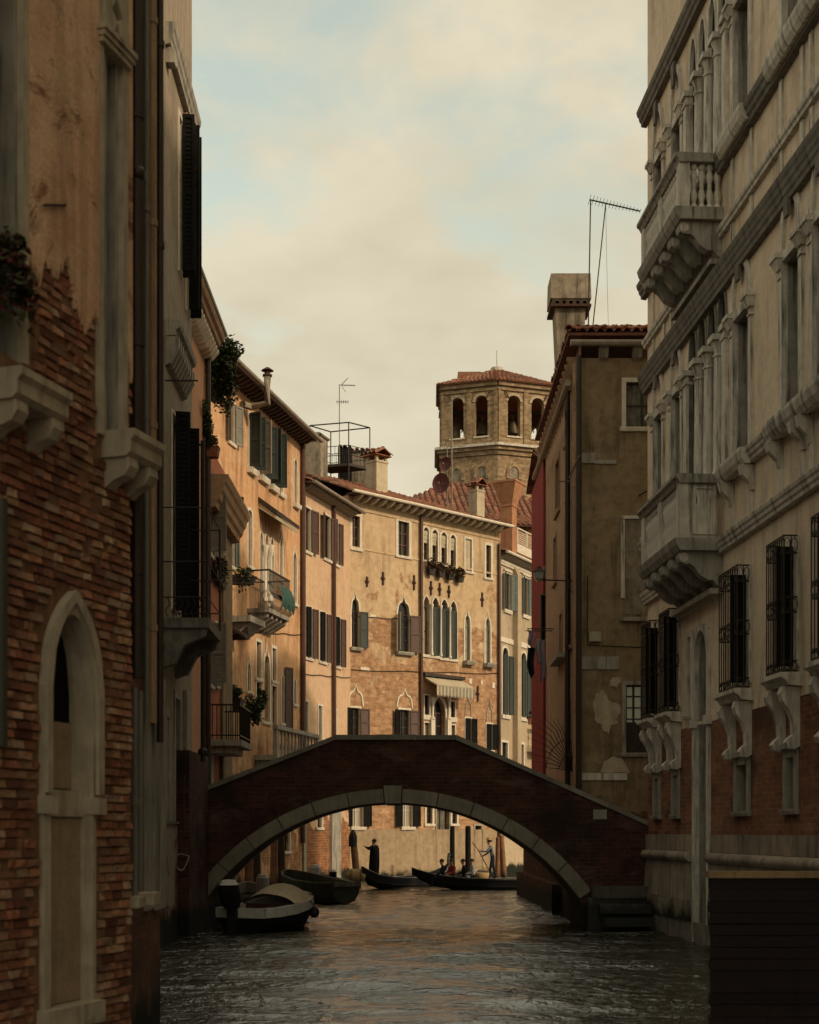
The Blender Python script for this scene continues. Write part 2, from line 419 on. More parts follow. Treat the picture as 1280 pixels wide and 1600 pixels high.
b.inputs['Specular IOR Level'].default_value = 0.05

# canal water
m, nt, b = new_mat('canal_water')
b.inputs['Base Color'].default_value = (0.014, 0.016, 0.007, 1)
b.inputs['Roughness'].default_value = 0.06
b.inputs['IOR'].default_value = 3.0
g = N(nt, 'ShaderNodeNewGeometry')
mp = N(nt, 'ShaderNodeMapping')
mp.inputs['Scale'].default_value = (0.6, 1.5, 1)
nt.links.new(g.outputs['Position'], mp.inputs[0])
w1 = noise_n(nt, mp.outputs[0], 4.2, 4, 0.55, 0.6)
w2 = noise_n(nt, mp.outputs[0], 12.0, 3, 0.5, 0.4)
hh = math_n(nt, 'ADD', w1, math_n(nt, 'MULTIPLY', w2, 0.42))
bump_n(nt, b, hh, 0.65, 0.09)

# ------------------------------------------------------------------ mesh builder and scene helpers


class MB:
    def __init__(self):
        self.v, self.f, self.mi, self.cur = [], [], [], 0

    def add(self, pts, faces):
        o = len(self.v)
        self.v.extend(pts)
        for f in faces:
            self.f.append([i + o for i in f])
            self.mi.append(self.cur)
        return self

    def quad(self, a, b, c, d):
        return self.add([a, b, c, d], [(0, 1, 2, 3)])

    def box(self, x0, x1, y0, y1, z0, z1):
        p = [(x0, y0, z0), (x1, y0, z0), (x1, y1, z0), (x0, y1, z0), (x0, y0, z1), (x1, y0, z1), (x1, y1, z1), (x0, y1, z1)]
        return self.add(p, [(0, 3, 2, 1), (4, 5, 6, 7), (0, 1, 5, 4), (1, 2, 6, 5), (2, 3, 7, 6), (3, 0, 4, 7)])

    def sweep_x(self, prof, x0, x1):
        """closed profile [(y,z)] extruded along x"""
        n = len(prof)
        p = [(x0, y, z) for y, z in prof] + [(x1, y, z) for y, z in prof]
        f = [(i, (i + 1) % n, n + (i + 1) % n, n + i) for i in range(n)]
        return self.add(p, f + [tuple(range(n))[::-1], tuple(range(n, 2 * n))])

    def prism_y(self, poly, y0, y1):
        """closed outline [(x,z)] extruded along y"""
        n = len(poly)
        p = [(x, y0, z) for x, z in poly] + [(x, y1, z) for x, z in poly]
        f = [(i, n + i, n + (i + 1) % n, (i + 1) % n) for i in range(n)]
        return self.add(p, f + [tuple(range(n)), tuple(range(n, 2 * n))[::-1]])

    def prism_z(self, poly, z0, z1):
        n = len(poly)
        p = [(x, y, z0) for x, y in poly] + [(x, y, z1) for x, y in poly]
        f = [(i, (i + 1) % n, n + (i + 1) % n, n + i) for i in range(n)]
        return self.add(p, f + [tuple(range(n))[::-1], tuple(range(n, 2 * n))])

    def frustum(self, cx, cy, z0, w0, d0, z1, w1, d1):
        p = [(cx - w0 / 2, cy - d0 / 2, z0), (cx + w0 / 2, cy - d0 / 2, z0), (cx + w0 / 2, cy + d0 / 2, z0), (cx - w0 / 2, cy + d0 / 2, z0),
             (cx - w1 / 2, cy - d1 / 2, z1), (cx + w1 / 2, cy - d1 / 2, z1), (cx + w1 / 2, cy + d1 / 2, z1), (cx - w1 / 2, cy + d1 / 2, z1)]
        return self.add(p, [(0, 3, 2, 1), (4, 5, 6, 7), (0, 1, 5, 4), (1, 2, 6, 5), (2, 3, 7, 6), (3, 0, 4, 7)])

    def lathe(self, prof, cx=0, cy=0, n=10):
        p, f = [], []
        for r, z in prof:
            for k in range(n):
                a = 2 * math.pi * k / n
                p.append((cx + r * math.cos(a), cy + r * math.sin(a), z))
        for i in range(len(prof) - 1):
            for k in range(n):
                k2 = (k + 1) % n
                f.append((i * n + k, i * n + k2, (i + 1) * n + k2, (i + 1) * n + k))
        f.append(tuple(range(n))[::-1])
        f.append(tuple(range((len(prof) - 1) * n, len(prof) * n)))
        return self.add(p, f)

    def tube(self, pts, r, n=6):
        pts = [Vector(q) for q in pts]
        rs = r if isinstance(r, (list, tuple)) else [r] * len(pts)
        p, f = [], []
        for i, q in enumerate(pts):
            t = (pts[min(i + 1, len(pts) - 1)] - pts[max(i - 1, 0)]).normalized()
            up = Vector((0, 0, 1)) if abs(t.z) < 0.9 else Vector((1, 0, 0))
            a = t.cross(up).normalized()
            c = a.cross(t)
            for k in range(n):
                w = 2 * math.pi * k / n
                p.append(tuple(q + (a * math.cos(w) + c * math.sin(w)) * rs[i]))
        for i in range(len(pts) - 1):
            for k in range(n):
                k2 = (k + 1) % n
                f.append((i * n + k, i * n + k2, (i + 1) * n + k2, (i + 1) * n + k))
        f.append(tuple(range(n))[::-1])
        f.append(tuple(range((len(pts) - 1) * n, len(pts) * n)))
        return self.add(p, f)

    def ball(self, c, rx, ry=None, rz=None, n=10, m=7):
        ry = rx if ry is None else ry
        rz = rx if rz is None else rz
        p, f = [], []
        for i in range(m + 1):
            t = math.pi * i / m
            for k in range(n):
                a = 2 * math.pi * k / n
                p.append((c[0] + rx * math.sin(t) * math.cos(a), c[1] + ry * math.sin(t) * math.sin(a), c[2] + rz * math.cos(t)))
        for i in range(m):
            for k in range(n):
                k2 = (k + 1) % n
                f.append((i * n + k, (i + 1) * n + k, (i + 1) * n + k2, i * n + k2))
        return self.add(p, f)

    def mesh(self, name, mats, smooth=False):
        me = bpy.data.meshes.new(name)
        me.from_pydata([tuple(q) for q in self.v], [], self.f)
        mats = mats if isinstance(mats, (list, tuple)) else [mats]
        for mm in mats:
            me.materials.append(MATS[mm] if isinstance(mm, str) else mm)
        nf = len(me.polygons)
        if nf:
            if len(mats) > 1:
                me.polygons.foreach_set('material_index', self.mi)
            if smooth:
                me.polygons.foreach_set('use_smooth', [True] * nf)
                try:
                    me.set_sharp_from_angle(angle=math.radians(40))
                except Exception:
                    pass
            # metre-true box-mapped uv
            no = np.zeros(nf * 3, np.float32)
            me.polygons.foreach_get('normal', no)
            no = no.reshape(-1, 3)
            tot = np.zeros(nf, np.int32)
            me.polygons.foreach_get('loop_total', tot)
            li = np.zeros(len(me.loops), np.int32)
            me.loops.foreach_get('vertex_index', li)
            co = np.zeros(len(me.vertices) * 3, np.float32)
            me.vertices.foreach_get('co', co)
            co = co.reshape(-1, 3)[li]
            ln = np.repeat(no, tot, axis=0)
            flat = np.abs(ln[:, 2]) > 0.75
            tx, ty = -ln[:, 1], ln[:, 0]
            l = np.maximum(np.hypot(tx, ty), 1e-6)
            u = np.where(flat, co[:, 0], (co[:, 0] * tx + co[:, 1] * ty) / l)
            v = np.where(flat, co[:, 1], co[:, 2])
            lay = me.uv_layers.new(name='UVMap')
            lay.data.foreach_set('uv', np.stack([u, v], 1).astype(np.float32).ravel())
        return me

    def build(self, name, mats, parent=None, loc=(0, 0, 0), rz=0.0, smooth=False, kind=None):
        return put(name, self.mesh(name, mats, smooth), parent, loc, rz, kind)


def put(name, me, parent=None, loc=(0, 0, 0), rz=0.0, kind=None):
    o = bpy.data.objects.new(name, me)
    COL.objects.link(o)
    o.parent = parent
    o.location = loc
    o.rotation_euler = (0, 0, rz)
    if kind:
        o['kind'] = kind
    return o


def tag(o, label, cat, group=None):
    o['label'] = label
    o['category'] = cat
    if group:
        o['group'] = group
    return o


def thing(name, label, cat, loc=(0, 0, 0), rz=0.0, group=None):
    o = put(name, None, None, loc, rz)
    return tag(o, label, cat, group)


def dup(o, parent=None):
    c = o.copy()
    COL.objects.link(c)
    c.parent = parent
    for ch in list(o.children):
        dup(ch, c)
    return c


def ray(px, py, Z):
    """the point at depth Z that the photograph shows at pixel px, py"""
    return Vector(((px - CX) / F * Z, Z, CAMH + (HY - py) / F * Z))


HEADS = {
    'round': lambda t: math.sqrt(max(0, 1 - (2 * t - 1) ** 2)),
    'pointed': lambda t: math.sqrt(max(0, 1 - (1 - min(t, 1 - t)) ** 2)) / 0.866,
    'seg': lambda t: 1 - (2 * t - 1) ** 2,
}


def _ogee(t):
    s = 2 * min(t, 1 - t)
    if s < 0.62:
        return 0.60 * math.sqrt(max(0, 1 - (1 - s / 0.62) ** 2))
    q = (s - 0.62) / 0.38
    return 0.60 + 0.40 * q ** 1.7


HEADS['ogee'] = _ogee


def outline(u0, u1, z0, z1, head='flat', rise=0.0, n=12):
    """opening outline from the foot of one jamb over the head to the foot of the other"""
    if head == 'flat':
        return [(u0, z0), (u0, z1), (u1, z1), (u1, z0)]
    sp = z1 - rise
    return [(u0, z0)] + [(u0 + (u1 - u0) * i / n, sp + rise * HEADS[head](i / n)) for i in range(n + 1)] + [(u1, z0)]


def ring(mb, inner, outer, y0, y1):
    """frame between two outlines with the same number of points, front at y0, back at y1"""
    n = len(inner)
    for i in range(n - 1):
        a, b_, c, d = inner[i], inner[i + 1], outer[i + 1], outer[i]
        mb.quad((a[0], y0, a[1]), (d[0], y0, d[1]), (c[0], y0, c[1]), (b_[0], y0, b_[1]))
        mb.quad((a[0], y0, a[1]), (b_[0], y0, b_[1]), (b_[0], y1, b_[1]), (a[0], y1, a[1]))
        mb.quad((d[0], y0, d[1]), (d[0], y1, d[1]), (c[0], y1, c[1]), (c[0], y0, c[1]))
    for k in (0, n - 1):
        a, d = inner[k], outer[k]
        mb.quad((a[0], y0, a[1]), (a[0], y1, a[1]), (d[0], y1, d[1]), (d[0], y0, d[1]))


SHUT = {}


def shutter_mesh(w, h, mat, slats=True):
    key = (round(w, 2), round(h, 2), mat)
    if key in SHUT:
        return SHUT[key]
    w, h = key[0], key[1]
    s = MB()
    t = 0.045
    for x0, x1 in ((0, 0.07), (w - 0.07, w)):
        s.box(x0, x1, -t, 0, 0, h)
    for z0 in (0, h * 0.5 - 0.05, h - 0.09):
        s.box(0.07, w - 0.07, -t, 0, z0, z0 + 0.09)
    n = max(4, int(h / 0.11))
    for i in range(n):
        z = 0.09 + (h - 0.18) * (i + 0.5) / n
        d = (h - 0.18) / n
        s.add([(0.07, -0.035, z - d * .62), (w - .07, -0.035, z - d * .62), (w - .07, -0.008, z + d * .5), (.07, -0.008, z + d * .5)], [(0, 1, 2, 3)])
    SHUT[key] = s.mesh('shutter', mat)
    return SHUT[key]


class House:
    """local frame: x along the facade as seen from the canal, y into the house, z up"""

    def __init__(self, name, label, pL, pR, height, depth, mat, z0=-1.2, cat='house', zones=None, group=None, host=None, skip=''):
        pL, pR = Vector(pL[:2]), Vector(pR[:2])
        d = pR - pL
        self.O, self.L = pL, d.length
        self.d = d.normalized()
        self.n = Vector((-self.d.y, self.d.x))
        self.rz = math.atan2(self.d.y, self.d.x)
        self.h, self.D, self.mat, self.z0 = height, depth, mat, z0
        self.zones = zones or []
        self.skip, self.host = skip, host
        self.ploc, self.prz = Vector((0, 0, 0)), 0.0
        if host:                                    # a second facade of the same house
            self.root = host.root
            q = self.O - host.O
            self.ploc = Vector((q.dot(host.d), q.dot(host.n), 0))
            self.prz = self.rz - host.rz
        else:
            self.root = thing(name, label, cat, (pL.x, pL.y, 0), self.rz, group)
        self.ops = []

    def _put(self, name, me, loc=(0, 0, 0), rz=0.0):
        p = self.ploc + Matrix.Rotation(self.prz, 3, 'Z') @ Vector(loc)
        return put(name, me, self.root, p, rz + self.prz)

    def _bld(self, name, mb, mat, smooth=False):
        return self._put(name, mb.mesh(name, mat, smooth))

    def loc(self, px, py, off=0.0):
        dr = Vector(((px - CX) / F, 1.0))
        t = (self.O.dot(self.n) - off) / dr.dot(self.n)
        P = dr * t
        return (P - self.O).dot(self.d), CAMH + t * (HY - py) / F

    def u(self, px, off=0.0):
        return self.loc(px, HY, off)[0]

    def z(self, px, py, off=0.0):
        return self.loc(px, py, off)[1]

    def world(self, u, y, z):
        p = self.O + self.d * u + self.n * y
        return Vector((p.x, p.y, z))

    def part(self, name, mb, mat, **kw):
        return self._bld(name, mb, mat, **kw)

    def wall(self, name='wall'):
        mb = MB()
        H = self
        us = sorted({0.0, H.L} | {q for o in H.ops for q in (o['u0'], o['u1']) if 0 < q < H.L})
        zs = sorted({H.z0, H.h} | {q for o in H.ops for q in (o['z0'], o['z1']) if H.z0 < q < H.h} | {z for z, _ in H.zones})
        mats = [H.mat] + [m_ for _, m_ in H.zones]
        for o in H.ops:
            if o.get('rev') and o['rev'] not in mats:
                mats.append(o['rev'])

        def zone(z):
            k = 0
            for i, (zt, _) in enumerate(H.zones):
                if z < zt:
                    k = i + 1
                    break
            return k
        for i in range(len(us) - 1):
            for j in range(len(zs) - 1):
                a, b_, c, d = us[i], us[i + 1], zs[j], zs[j + 1]
                uc, zc = (a + b_) / 2, (c + d) / 2
                if any(o['u0'] < uc < o['u1'] and o['z0'] < zc < o['z1'] for o in H.ops):
                    continue
                mb.cur = zone(zc)
                mb.quad((a, 0, c), (b_, 0, c), (b_, 0, d), (a, 0, d))
        for o in H.ops:
            pts = outline(o['u0'], o['u1'], o['z0'], o['z1'], o['head'], o['rise'])
            mb.cur = zone((o['z0'] + o['z1']) / 2)
            dep = o['dep']
            zc_ = mb.cur
            for k in range(len(pts) - 1):
                (a, c), (b_, d) = pts[k], pts[k + 1]
                mb.cur = mats.index(o['rev']) if o.get('rev') else zc_
                mb.quad((a, 0, c), (b_, 0, d), (b_, dep, d), (a, dep, c))
                mb.cur = zc_
                if o['head'] != 'flat' and 0 < k < len(pts) - 2:
                    mb.quad((a, 0, c), (b_, 0, d), (b_, 0, o['z1']), (a, 0, o['z1']))
            mb.quad((o['u0'], 0, o['z0']), (o['u0'], dep, o['z0']), (o['u1'], dep, o['z0']), (o['u1'], 0, o['z0']))
            mb.quad((o['u0'], dep, o['z0']), (o['u1'], dep, o['z0']), (o['u1'], dep, o['z1']), (o['u0'], dep, o['z1']))
        mb.cur = 0
        L, D, a, h = H.L, H.D, H.z0, H.h
        zz_ = [a] + [z for z, _ in H.zones] + [h]
        for c, d in zip(zz_, zz_[1:]):
            mb.cur = zone((c + d) / 2)
            if 'l' not in H.skip:
                mb.quad((0, D, c), (0, 0, c), (0, 0, d), (0, D, d))
            if 'r' not in H.skip:
                mb.quad((L, 0, c), (L, D, c), (L, D, d), (L, 0, d))
            if 'b' not in H.skip:
                mb.quad((L, D, c), (0, D, c), (0, D, d), (L, D, d))
        mb.cur = 0
        if 't' not in H.skip:
            mb.quad((0, 0, h), (L, 0, h), (L, D, h), (0, D, h))
        return self._bld(name, mb, mats)

    def window(self, u0, u1, z0, z1, head='flat', rise=0.0, fw=0.10, proud=0.035, dep=0.20, fmat='white_stone', pane='glass',
               sash='wood_frame', sill=0.12, silld=0.10, shut=(), name='window', bars=(1, 2), rev=None, sillmat=None, cap=False):
        """an opening in the wall with its stone frame (the part), pane, sash, sill and shutters (sub-parts)"""
        if u1 < u0:
            u0, u1 = u1, u0
        if rise == 0 and head in ('round',):
            rise = (u1 - u0) / 2
        if rise == 0 and head in ('pointed', 'ogee'):
            rise = (u1 - u0) * 0.95
        self.ops.append(dict(u0=u0, u1=u1, z0=z0, z1=z1, head=head, rise=rise, dep=dep, rev=rev))
        fr = MB()
        inn = outline(u0 + 0.004, u1 - 0.004, z0, z1 - 0.004, head, rise)
        out = outline(u0 - fw, u1 + fw, z0, z1 + fw, head, rise + fw * (0.5 if head == 'ogee' else 0))
        ring(fr, inn, out, -proud, 0.06)
        if cap:
            fr.box(u0 - fw - 0.06, u1 + fw + 0.06, -proud - 0.07, 0.0, z1 + fw + 0.002, z1 + fw + 0.09)
        w = self._bld(name, fr, fmat)
        if pane:
            pn = MB()
            pts = outline(u0 + 0.006, u1 - 0.006, z0 + 0.006, z1 - 0.008, head, rise)
            yb = dep - 0.03
            pn.add([(x, yb, z) for x, z in pts], [tuple(range(len(pts)))[::-1]])
            pn.build('pane', pane, w)
        if sash:
            s = MB()
            y0, y1 = dep - 0.075, dep - 0.034
            t = 0.05
            zt = z1 - rise if head != 'flat' else z1
            s.box(u0 + .008, u0 + t, y0, y1, z0 + .008, zt - .01)
            s.box(u1 - t, u1 - .008, y0, y1, z0 + .008, zt - .01)
            s.box(u0 + t, u1 - t, y0, y1, z0 + .008, z0 + t)
            s.box(u0 + t, u1 - t, y0, y1, zt - t, zt - .012)
            for i in range(bars[0]):
                x = u0 + (u1 - u0) * (i + 1) / (bars[0] + 1)
                s.box(x - .03, x + .03, y0, y1, z0 + t, zt - t)
            for i in range(bars[1]):
                z = z0 + (zt - z0) * (i + 1) / (bars[1] + 1)
                s.box(u0 + t, u1 - t, y0 + .012, y1 - .008, z - .02, z + .02)
            s.build('sash', sash, w)
        if sill:
            s = MB()
            s.sweep_x([(-silld, z0 - sill * .35), (-silld * .8, z0 - sill), (0.0, z0 - sill), (0.05, z0 - 0.002), (-silld, z0 - 0.002)], u0 - fw - .06, u1 + fw + .06)
            s.build('sill', sillmat or fmat, w)
        for q in shut:
            side, ang, wd, mt = q[:4]
            zb, zt = (q[4], q[5]) if len(q) > 4 else (z0 + .02, (z1 - rise if head != 'flat' else z1) - .02)
            me = shutter_mesh(wd, zt - zb, mt)
            hu = (u0 - .01) if side == 'L' else (u1 + .01)
            r = -math.radians(ang) if side == 'L' else math.pi + math.radians(ang)
            # the leaf's own thickness lies on its -y side: hang the other hand slightly further out
            put('shutter', me, w, (hu, -proud - (0.012 if side == 'R' else 0.06), zb), r)
        return w

    def winpx(self, xa, xb, yt, yb, **kw):
        xm = (xa + xb) / 2
        return self.window(self.u(xa), self.u(xb), self.z(xm, yb), self.z(xm, yt), **kw)

    def brackets(self, u0, u1, z, n, w=0.12, h=0.18, d=0.45, mat='bracket_wood', name='eave_bracket'):
        s = MB()
        s.sweep_x([(0.0, 0), (0.0, -h), (-d * .55, -h * .8), (-d, -h * .25), (-d, 0)], -w / 2, w / 2)
        me = s.mesh(name, mat)
        for i in range(n):
            self._put(name, me, (u0 + (u1 - u0) * (i + .5) / n, -0.002, z))

    def gutter(self, u0, u1, z, y, r=0.07, mat='gutter_metal', name='gutter'):
        s = MB()
        s.tube([(u0, y, z), (u1, y, z)], r, 8)
        return self._bld(name, s, mat, smooth=True)

    def pipe(self, u, z0, z1, r=0.05, y=-0.09, mat='pipe_metal', name='drainpipe'):
        s = MB()
        s.tube([(u, y, z0), (u, y, z1)], r, 8)
        z = z0 + 1.0
        while z < z1 - .5:
            s.lathe([(r + .012, z), (r + .012, z + .07)], u, y, 8)
            z += 2.2
        return self._bld(name, s, mat, smooth=True)

    def slab(self, name, u0, u1, y0, y1, z0, z1, mat):
        s = MB()
        s.box(u0, u1, y0, y1, z0, z1)
        return self._bld(name, s, mat)

    def moulding(self, name, u0, u1, z0, z1, proj, mat, steps=3):
        """stepped cornice, widest at its top"""
        pr = [(0.0, z0), ]
        for i in range(steps):
            a = proj * (0.35 + 0.65 * (i + 1) / steps)
            za = z0 + (z1 - z0) * i / steps
            zb = z0 + (z1 - z0) * (i + 1) / steps
            pr += [(-a * .92, za + (zb - za) * .15), (-a, zb - (zb - za) * .2)]
        pr += [(-proj, z1), (0.0, z1 + .02)]
        s = MB()
        s.sweep_x(pr, u0, u1)
        return self._bld(name, s, mat)

    def roof(self, zE, slope=0.40, over=0.5, u0=0.0, u1=None, hipL=False, hipR=False, pitch=0.25, row=0.40, D=None, name='roof', mat='roof_mass', sides=0.2):
        u1 = self.L if u1 is None else u1
        D = D or self.D
        tiles(self.root, name, u0 - sides, u1 + sides, D, zE, slope, over, hipL, hipR, pitch, row, mat)


def tiles(parent, name, u0, u1, D, zE, slope, over, hipL=False, hipR=False, pitch=0.25, row=0.40, mat='roof_mass', single=False):
    """a tiled roof: every cover tile is a piece of its own (curved, tilted, uneven), joined into one part"""
    mb = MB()
    rr = random.Random(int(u1 * 100) + int(zE * 10))

    def hz(u, d):
        a = d + over
        if not single:
            a = min(a, D + over - d)
        if hipL:
            a = min(a, u - u0)
        if hipR:
            a = min(a, u1 - u)
        return zE + slope * max(a, 0)
    nu = int((u1 - u0) / pitch)
    dmax = D + (0 if single else over)
    nd = int((dmax + over) / row)
    for i in range(nu):
        uc = u0 + (i + .5) * (u1 - u0) / nu
        for j in range(nd):
            d0 = -over + j * (dmax + over) / nd
            d1 = d0 + (dmax + over) / nd * 1.12
            if hipL and uc - u0 < 0.05 or hipR and u1 - uc < 0.05:
                continue
            rad = pitch * .40 * rr.uniform(.9, 1.1)
            jx = rr.uniform(-.02, .02)
            up = rr.uniform(0, .025)
            pts = []
            for dd, lift, sc in ((d0, 0.045, 1.0), (d1, 0.0, .82)):
                for a in (0, 45, 90, 135, 180):
                    x = math.cos(math.radians(a)) * rad * sc
                    z = math.sin(math.radians(a)) * rad * sc * .8
                    pts.append((uc + jx + x, dd, hz(uc, dd) + lift + up + z))
            mb.add(pts, [(k + 1, k, k + 5, k + 6) for k in range(4)] + [(0, 1, 2, 3, 4)])
    # the bed of channel tiles under them
    base = MB()
    ns, ms = max(2, int((u1 - u0) / .6)), max(2, int((dmax + over) / .6))
    for i in range(ns):
        for j in range(ms):
            a, b_ = u0 + (u1 - u0) * i / ns, u0 + (u1 - u0) * (i + 1) / ns
            c, d = -over + (dmax + over) * j / ms, -over + (dmax + over) * (j + 1) / ms
            mb.quad((a, c, hz(a, c)), (b_, c, hz(b_, c)), (b_, d, hz(b_, d)), (a, d, hz(a, d)))
    o = mb.build(name, mat, parent)
    und = MB()
    und.box(u0, u1, -over + .02, 0.0, zE - .075, zE - .012)
    und.build('eave_board', 'eave_wood', parent)
    return o


def leaves(mb, c, r, n, size, rr, flat=1.0, droop=0.0):
    """leaf-sized faces spread through an uneven volume"""
    c = Vector(c)
    for _ in range(n):
        while True:
            q = Vector((rr.uniform(-1, 1), rr.uniform(-1, 1), rr.uniform(-1, 1)))
            if 0.25 < q.length < 1:
                break
        k = 0.75 + 0.5 * mnoise.noise(q * 2.1 + c)
        p = c + Vector((q.x * r[0], q.y * r[1], q.z * r[2])) * k
        p.z -= droop * abs(q.x + q.y) * rr.random()
        a = Vector((rr.uniform(-1, 1), rr.uniform(-1, 1), rr.uniform(-.6, .6))).normalized()
        b_ = a.cross(Vector((rr.uniform(-1, 1), rr.uniform(-1, 1), rr.uniform(-1, 1)))).normalized()
        s = size * rr.uniform(.6, 1.3)
        mb.add([tuple(p - a * s), tuple(p + b_ * s * .45), tuple(p + a * s), tuple(p - b_ * s * .45)], [(0, 1, 2, 3)])


def plant(name, label, c, r, n, size, seed, mat='leaf', pot=None, cat='plant', group=None, droop=0.0, clumps=1):
    rr = random.Random(seed)
    t = thing(name, label, cat, (c[0], c[1], c[2] - r[2]), 0, group)
    mb = MB()
    o = Vector((c[0], c[1], c[2] - r[2]))
    for k in range(clumps):
        dc = Vector((rr.uniform(-1, 1) * r[0] * .6, rr.uniform(-1, 1) * r[1] * .6, rr.uniform(-.6, .8) * r[2])) if clumps > 1 else Vector((0, 0, 0))
        s = 1.0 if clumps == 1 else rr.uniform(.35, .65)
        leaves(mb, Vector(c) - o + dc, [q * s for q in r], n // clumps, size, rr, droop=droop)
    mb.build('foliage', mat, t, kind='stuff')
    if pot:
        w, h, d, pm = pot
        p = MB()
        p.frustum(0, 0, -h * .6, w * .8, d * .8, h * .4, w, d)
        p.frustum(0, 0, h * .4, w * 1.06, d * 1.06, h * .48, w * 1.06, d * 1.06)
        p.build('pot', pm, t)
    return t


# ------------------------------------------------------------------ the setting: water and canal bed
def wpt(px, Z):
    return ((px - CX) / F * Z, Z)


def wfr(xv, p0, Z0, pL, pR):
    """ends of a facade that heads for the vanishing point xv and stands at depth Z0 in pixel column p0"""
    k = Z0 * (p0 - xv)
    return wpt(pL, k / (pL - xv)), wpt(pR, k / (pR - xv))


def make_water():
    ys = [3.0]
    while ys[-1] < 92:
        ys.append(ys[-1] + max(0.06, ys[-1] * 0.0042))
    ys = np.array(ys)
    xs = np.concatenate([np.linspace(-9.5, -5.5, 20), np.linspace(-5.4, 6.4, 165), np.linspace(6.6, 16, 34)])
    X, Y = np.meshgrid(xs, ys)
    Z = np.zeros_like(X)
    g = np.random.default_rng(5)
    for lam in (0.42, 0.55, 0.7, 0.85, 1.0, 1.2, 1.45, 1.7, 2.0, 2.4, 2.9, 3.6):
        for _ in range(3):
            a = g.uniform(-.5, .5) + math.pi / 2
            k = 2 * math.pi / lam
            ph = g.uniform(0, 6.28)
            amp = 0.0047 * lam ** 0.8 * g.uniform(.6, 1.3)
            wob = 1 + 0.5 * np.sin(X * g.uniform(.3, .9) + ph * 2) * np.sin(Y * g.uniform(.2, .7) + ph)
            t = k * (X * math.cos(a) + Y * math.sin(a)) + ph + 0.6 * np.sin(Y * g.uniform(.3, 1.1) + X * .8 + ph)
            s = np.sin(t)
            Z += amp * wob * (s - 0.25 * np.cos(2 * t))
    nx, ny = len(xs), len(ys)
    v = np.stack([X, Y, Z], -1).reshape(-1, 3)
    i = np.arange(nx * (ny - 1)).reshape(ny - 1, nx)[:, :-1].ravel()
    f = np.stack([i, i + 1, i + nx + 1, i + nx], 1)
    me = bpy.data.meshes.new('water')
    me.vertices.add(len(v))
    me.vertices.foreach_set('co', v.astype(np.float32).ravel())
    me.loops.add(f.size)
    me.loops.foreach_set('vertex_index', f.astype(np.int32).ravel())
    me.polygons.add(len(f))
    me.polygons.foreach_set('loop_start', np.arange(0, f.size, 4, dtype=np.int32))
    me.polygons.foreach_set('use_smooth', np.ones(len(f), bool))
    me.materials.append(MATS['canal_water'])
    me.update()
    me.validate()
    put('water', me, kind='structure')


make_water()
g_ = MB()
g_.quad((-900, -900, -1.3), (900, -900, -1.3), (900, 1500, -1.3), (-900, 1500, -1.3))
g_.build('ground', 'mud', kind='structure')

# ------------------------------------------------------------------ ochre house at the bend
pL, pR = wfr(2900, 548, 70, 545, 780)
OC = House('ochre_house', 'long ochre house with gothic windows and a striped awning facing the bridge', pL, pR, 19.25, 9.0, 'ochre_plaster')
H = OC
GS, BS, NS, TS = 'green_shutter', 'black_shutter', 'brown_shutter', 'teal_shutter'
# top floor
H.winpx(550, 562, 806, 857, fw=.13)
H.winpx(622, 639, 815, 869, fw=.16)
for xa, xb, yt, yb in ((661.5, 670, 824, 876), (675, 684, 828, 880), (689, 698, 832, 884), (703.5, 712, 836, 888)):
    w = H.winpx(xa, xb, yt, yb, head='seg', rise=.18, fw=.10, dep=.25, bars=(0, 2), sill=.10, sash='wood_frame')
    ua, ub, zt = H.u(xa) + .02, H.u(xb) - .02, H.z((xa + xb) / 2, yt)
    s = MB()                                        # scalloped blind let half down inside the arch
    n = 6
    for k in range(3):
        pts = [(ua, zt - .16 - .2 * k)] + [(ua + (ub - ua) * i / 24, zt - .36 - .2 * k - .05 * abs(math.sin(math.pi * i / 24 * 4))) for i in range(25)] + [(ub, zt - .16 - .2 * k)]
        s.prism_y(pts, .05 + .02 * k, .06 + .02 * k)
    s.build('blind', 'awning_cloth', w)
H.winpx(727, 737, 842, 893, fw=.10, pane='beige_panel', sash='grey_shutter', bars=(0, 0), dep=.07)
H.winpx(759, 767, 852, 903, fw=.13, bars=(1, 1))
H.moulding('string_course', 0, H.L, H.z(600, 866), H.z(600, 866) + .10, .035, 'ochre_plaster', 1)
# middle floor
H.winpx(549, 561, 926, 1012, head='ogee', fw=.09, rise=.9, shut=(('R', 172, .5, GS),), sill=.16, silld=.22, sillmat='grey_stone', sash='dark_wood')
H.winpx(621, 640, 931, 1019, head='ogee', fw=.09, rise=.95, shut=(('L', 120, .55, 'grey_shutter'), ('R', 168, .62, NS)), sill=.16, silld=.25, sillmat='grey_stone', sash='dark_wood')
q = [(661, 671.5, 931, 1023), (675, 686, 933, 1025), (688.5, 700, 936, 1028), (703, 713.5, 939, 1030)]
for i, (xa, xb, yt, yb) in enumerate(q):
    H.winpx(xa, xb, yt, yb, head='pointed', rise=.55, fw=.055, dep=.3, sill=.14, pane='grey_shutter' if i == 0 else 'glass', sash='dark_wood',
            shut=() if i in (0, ) else (('L', 20, .24, GS), ('R', 20, .22, GS)), bars=(0, 1))
s = MB()
for xa, yb, yt in ((673.2, 1024, 944), (687.2, 1026, 946), (701.5, 1029, 949)):
    u = H.u(xa)
    z0, z1 = H.z(xa, yb), H.z(xa, yt)
    s.lathe([(.09, z0), (.09, z0 + .1), (.06, z0 + .16), (.052, z1 - .25), (.075, z1 - .2), (.10, z1 - .05), (.10, z1)], u, -.09, 8)
    c = H._bld('column', s, 'white_stone', smooth=True)
    s = MB()
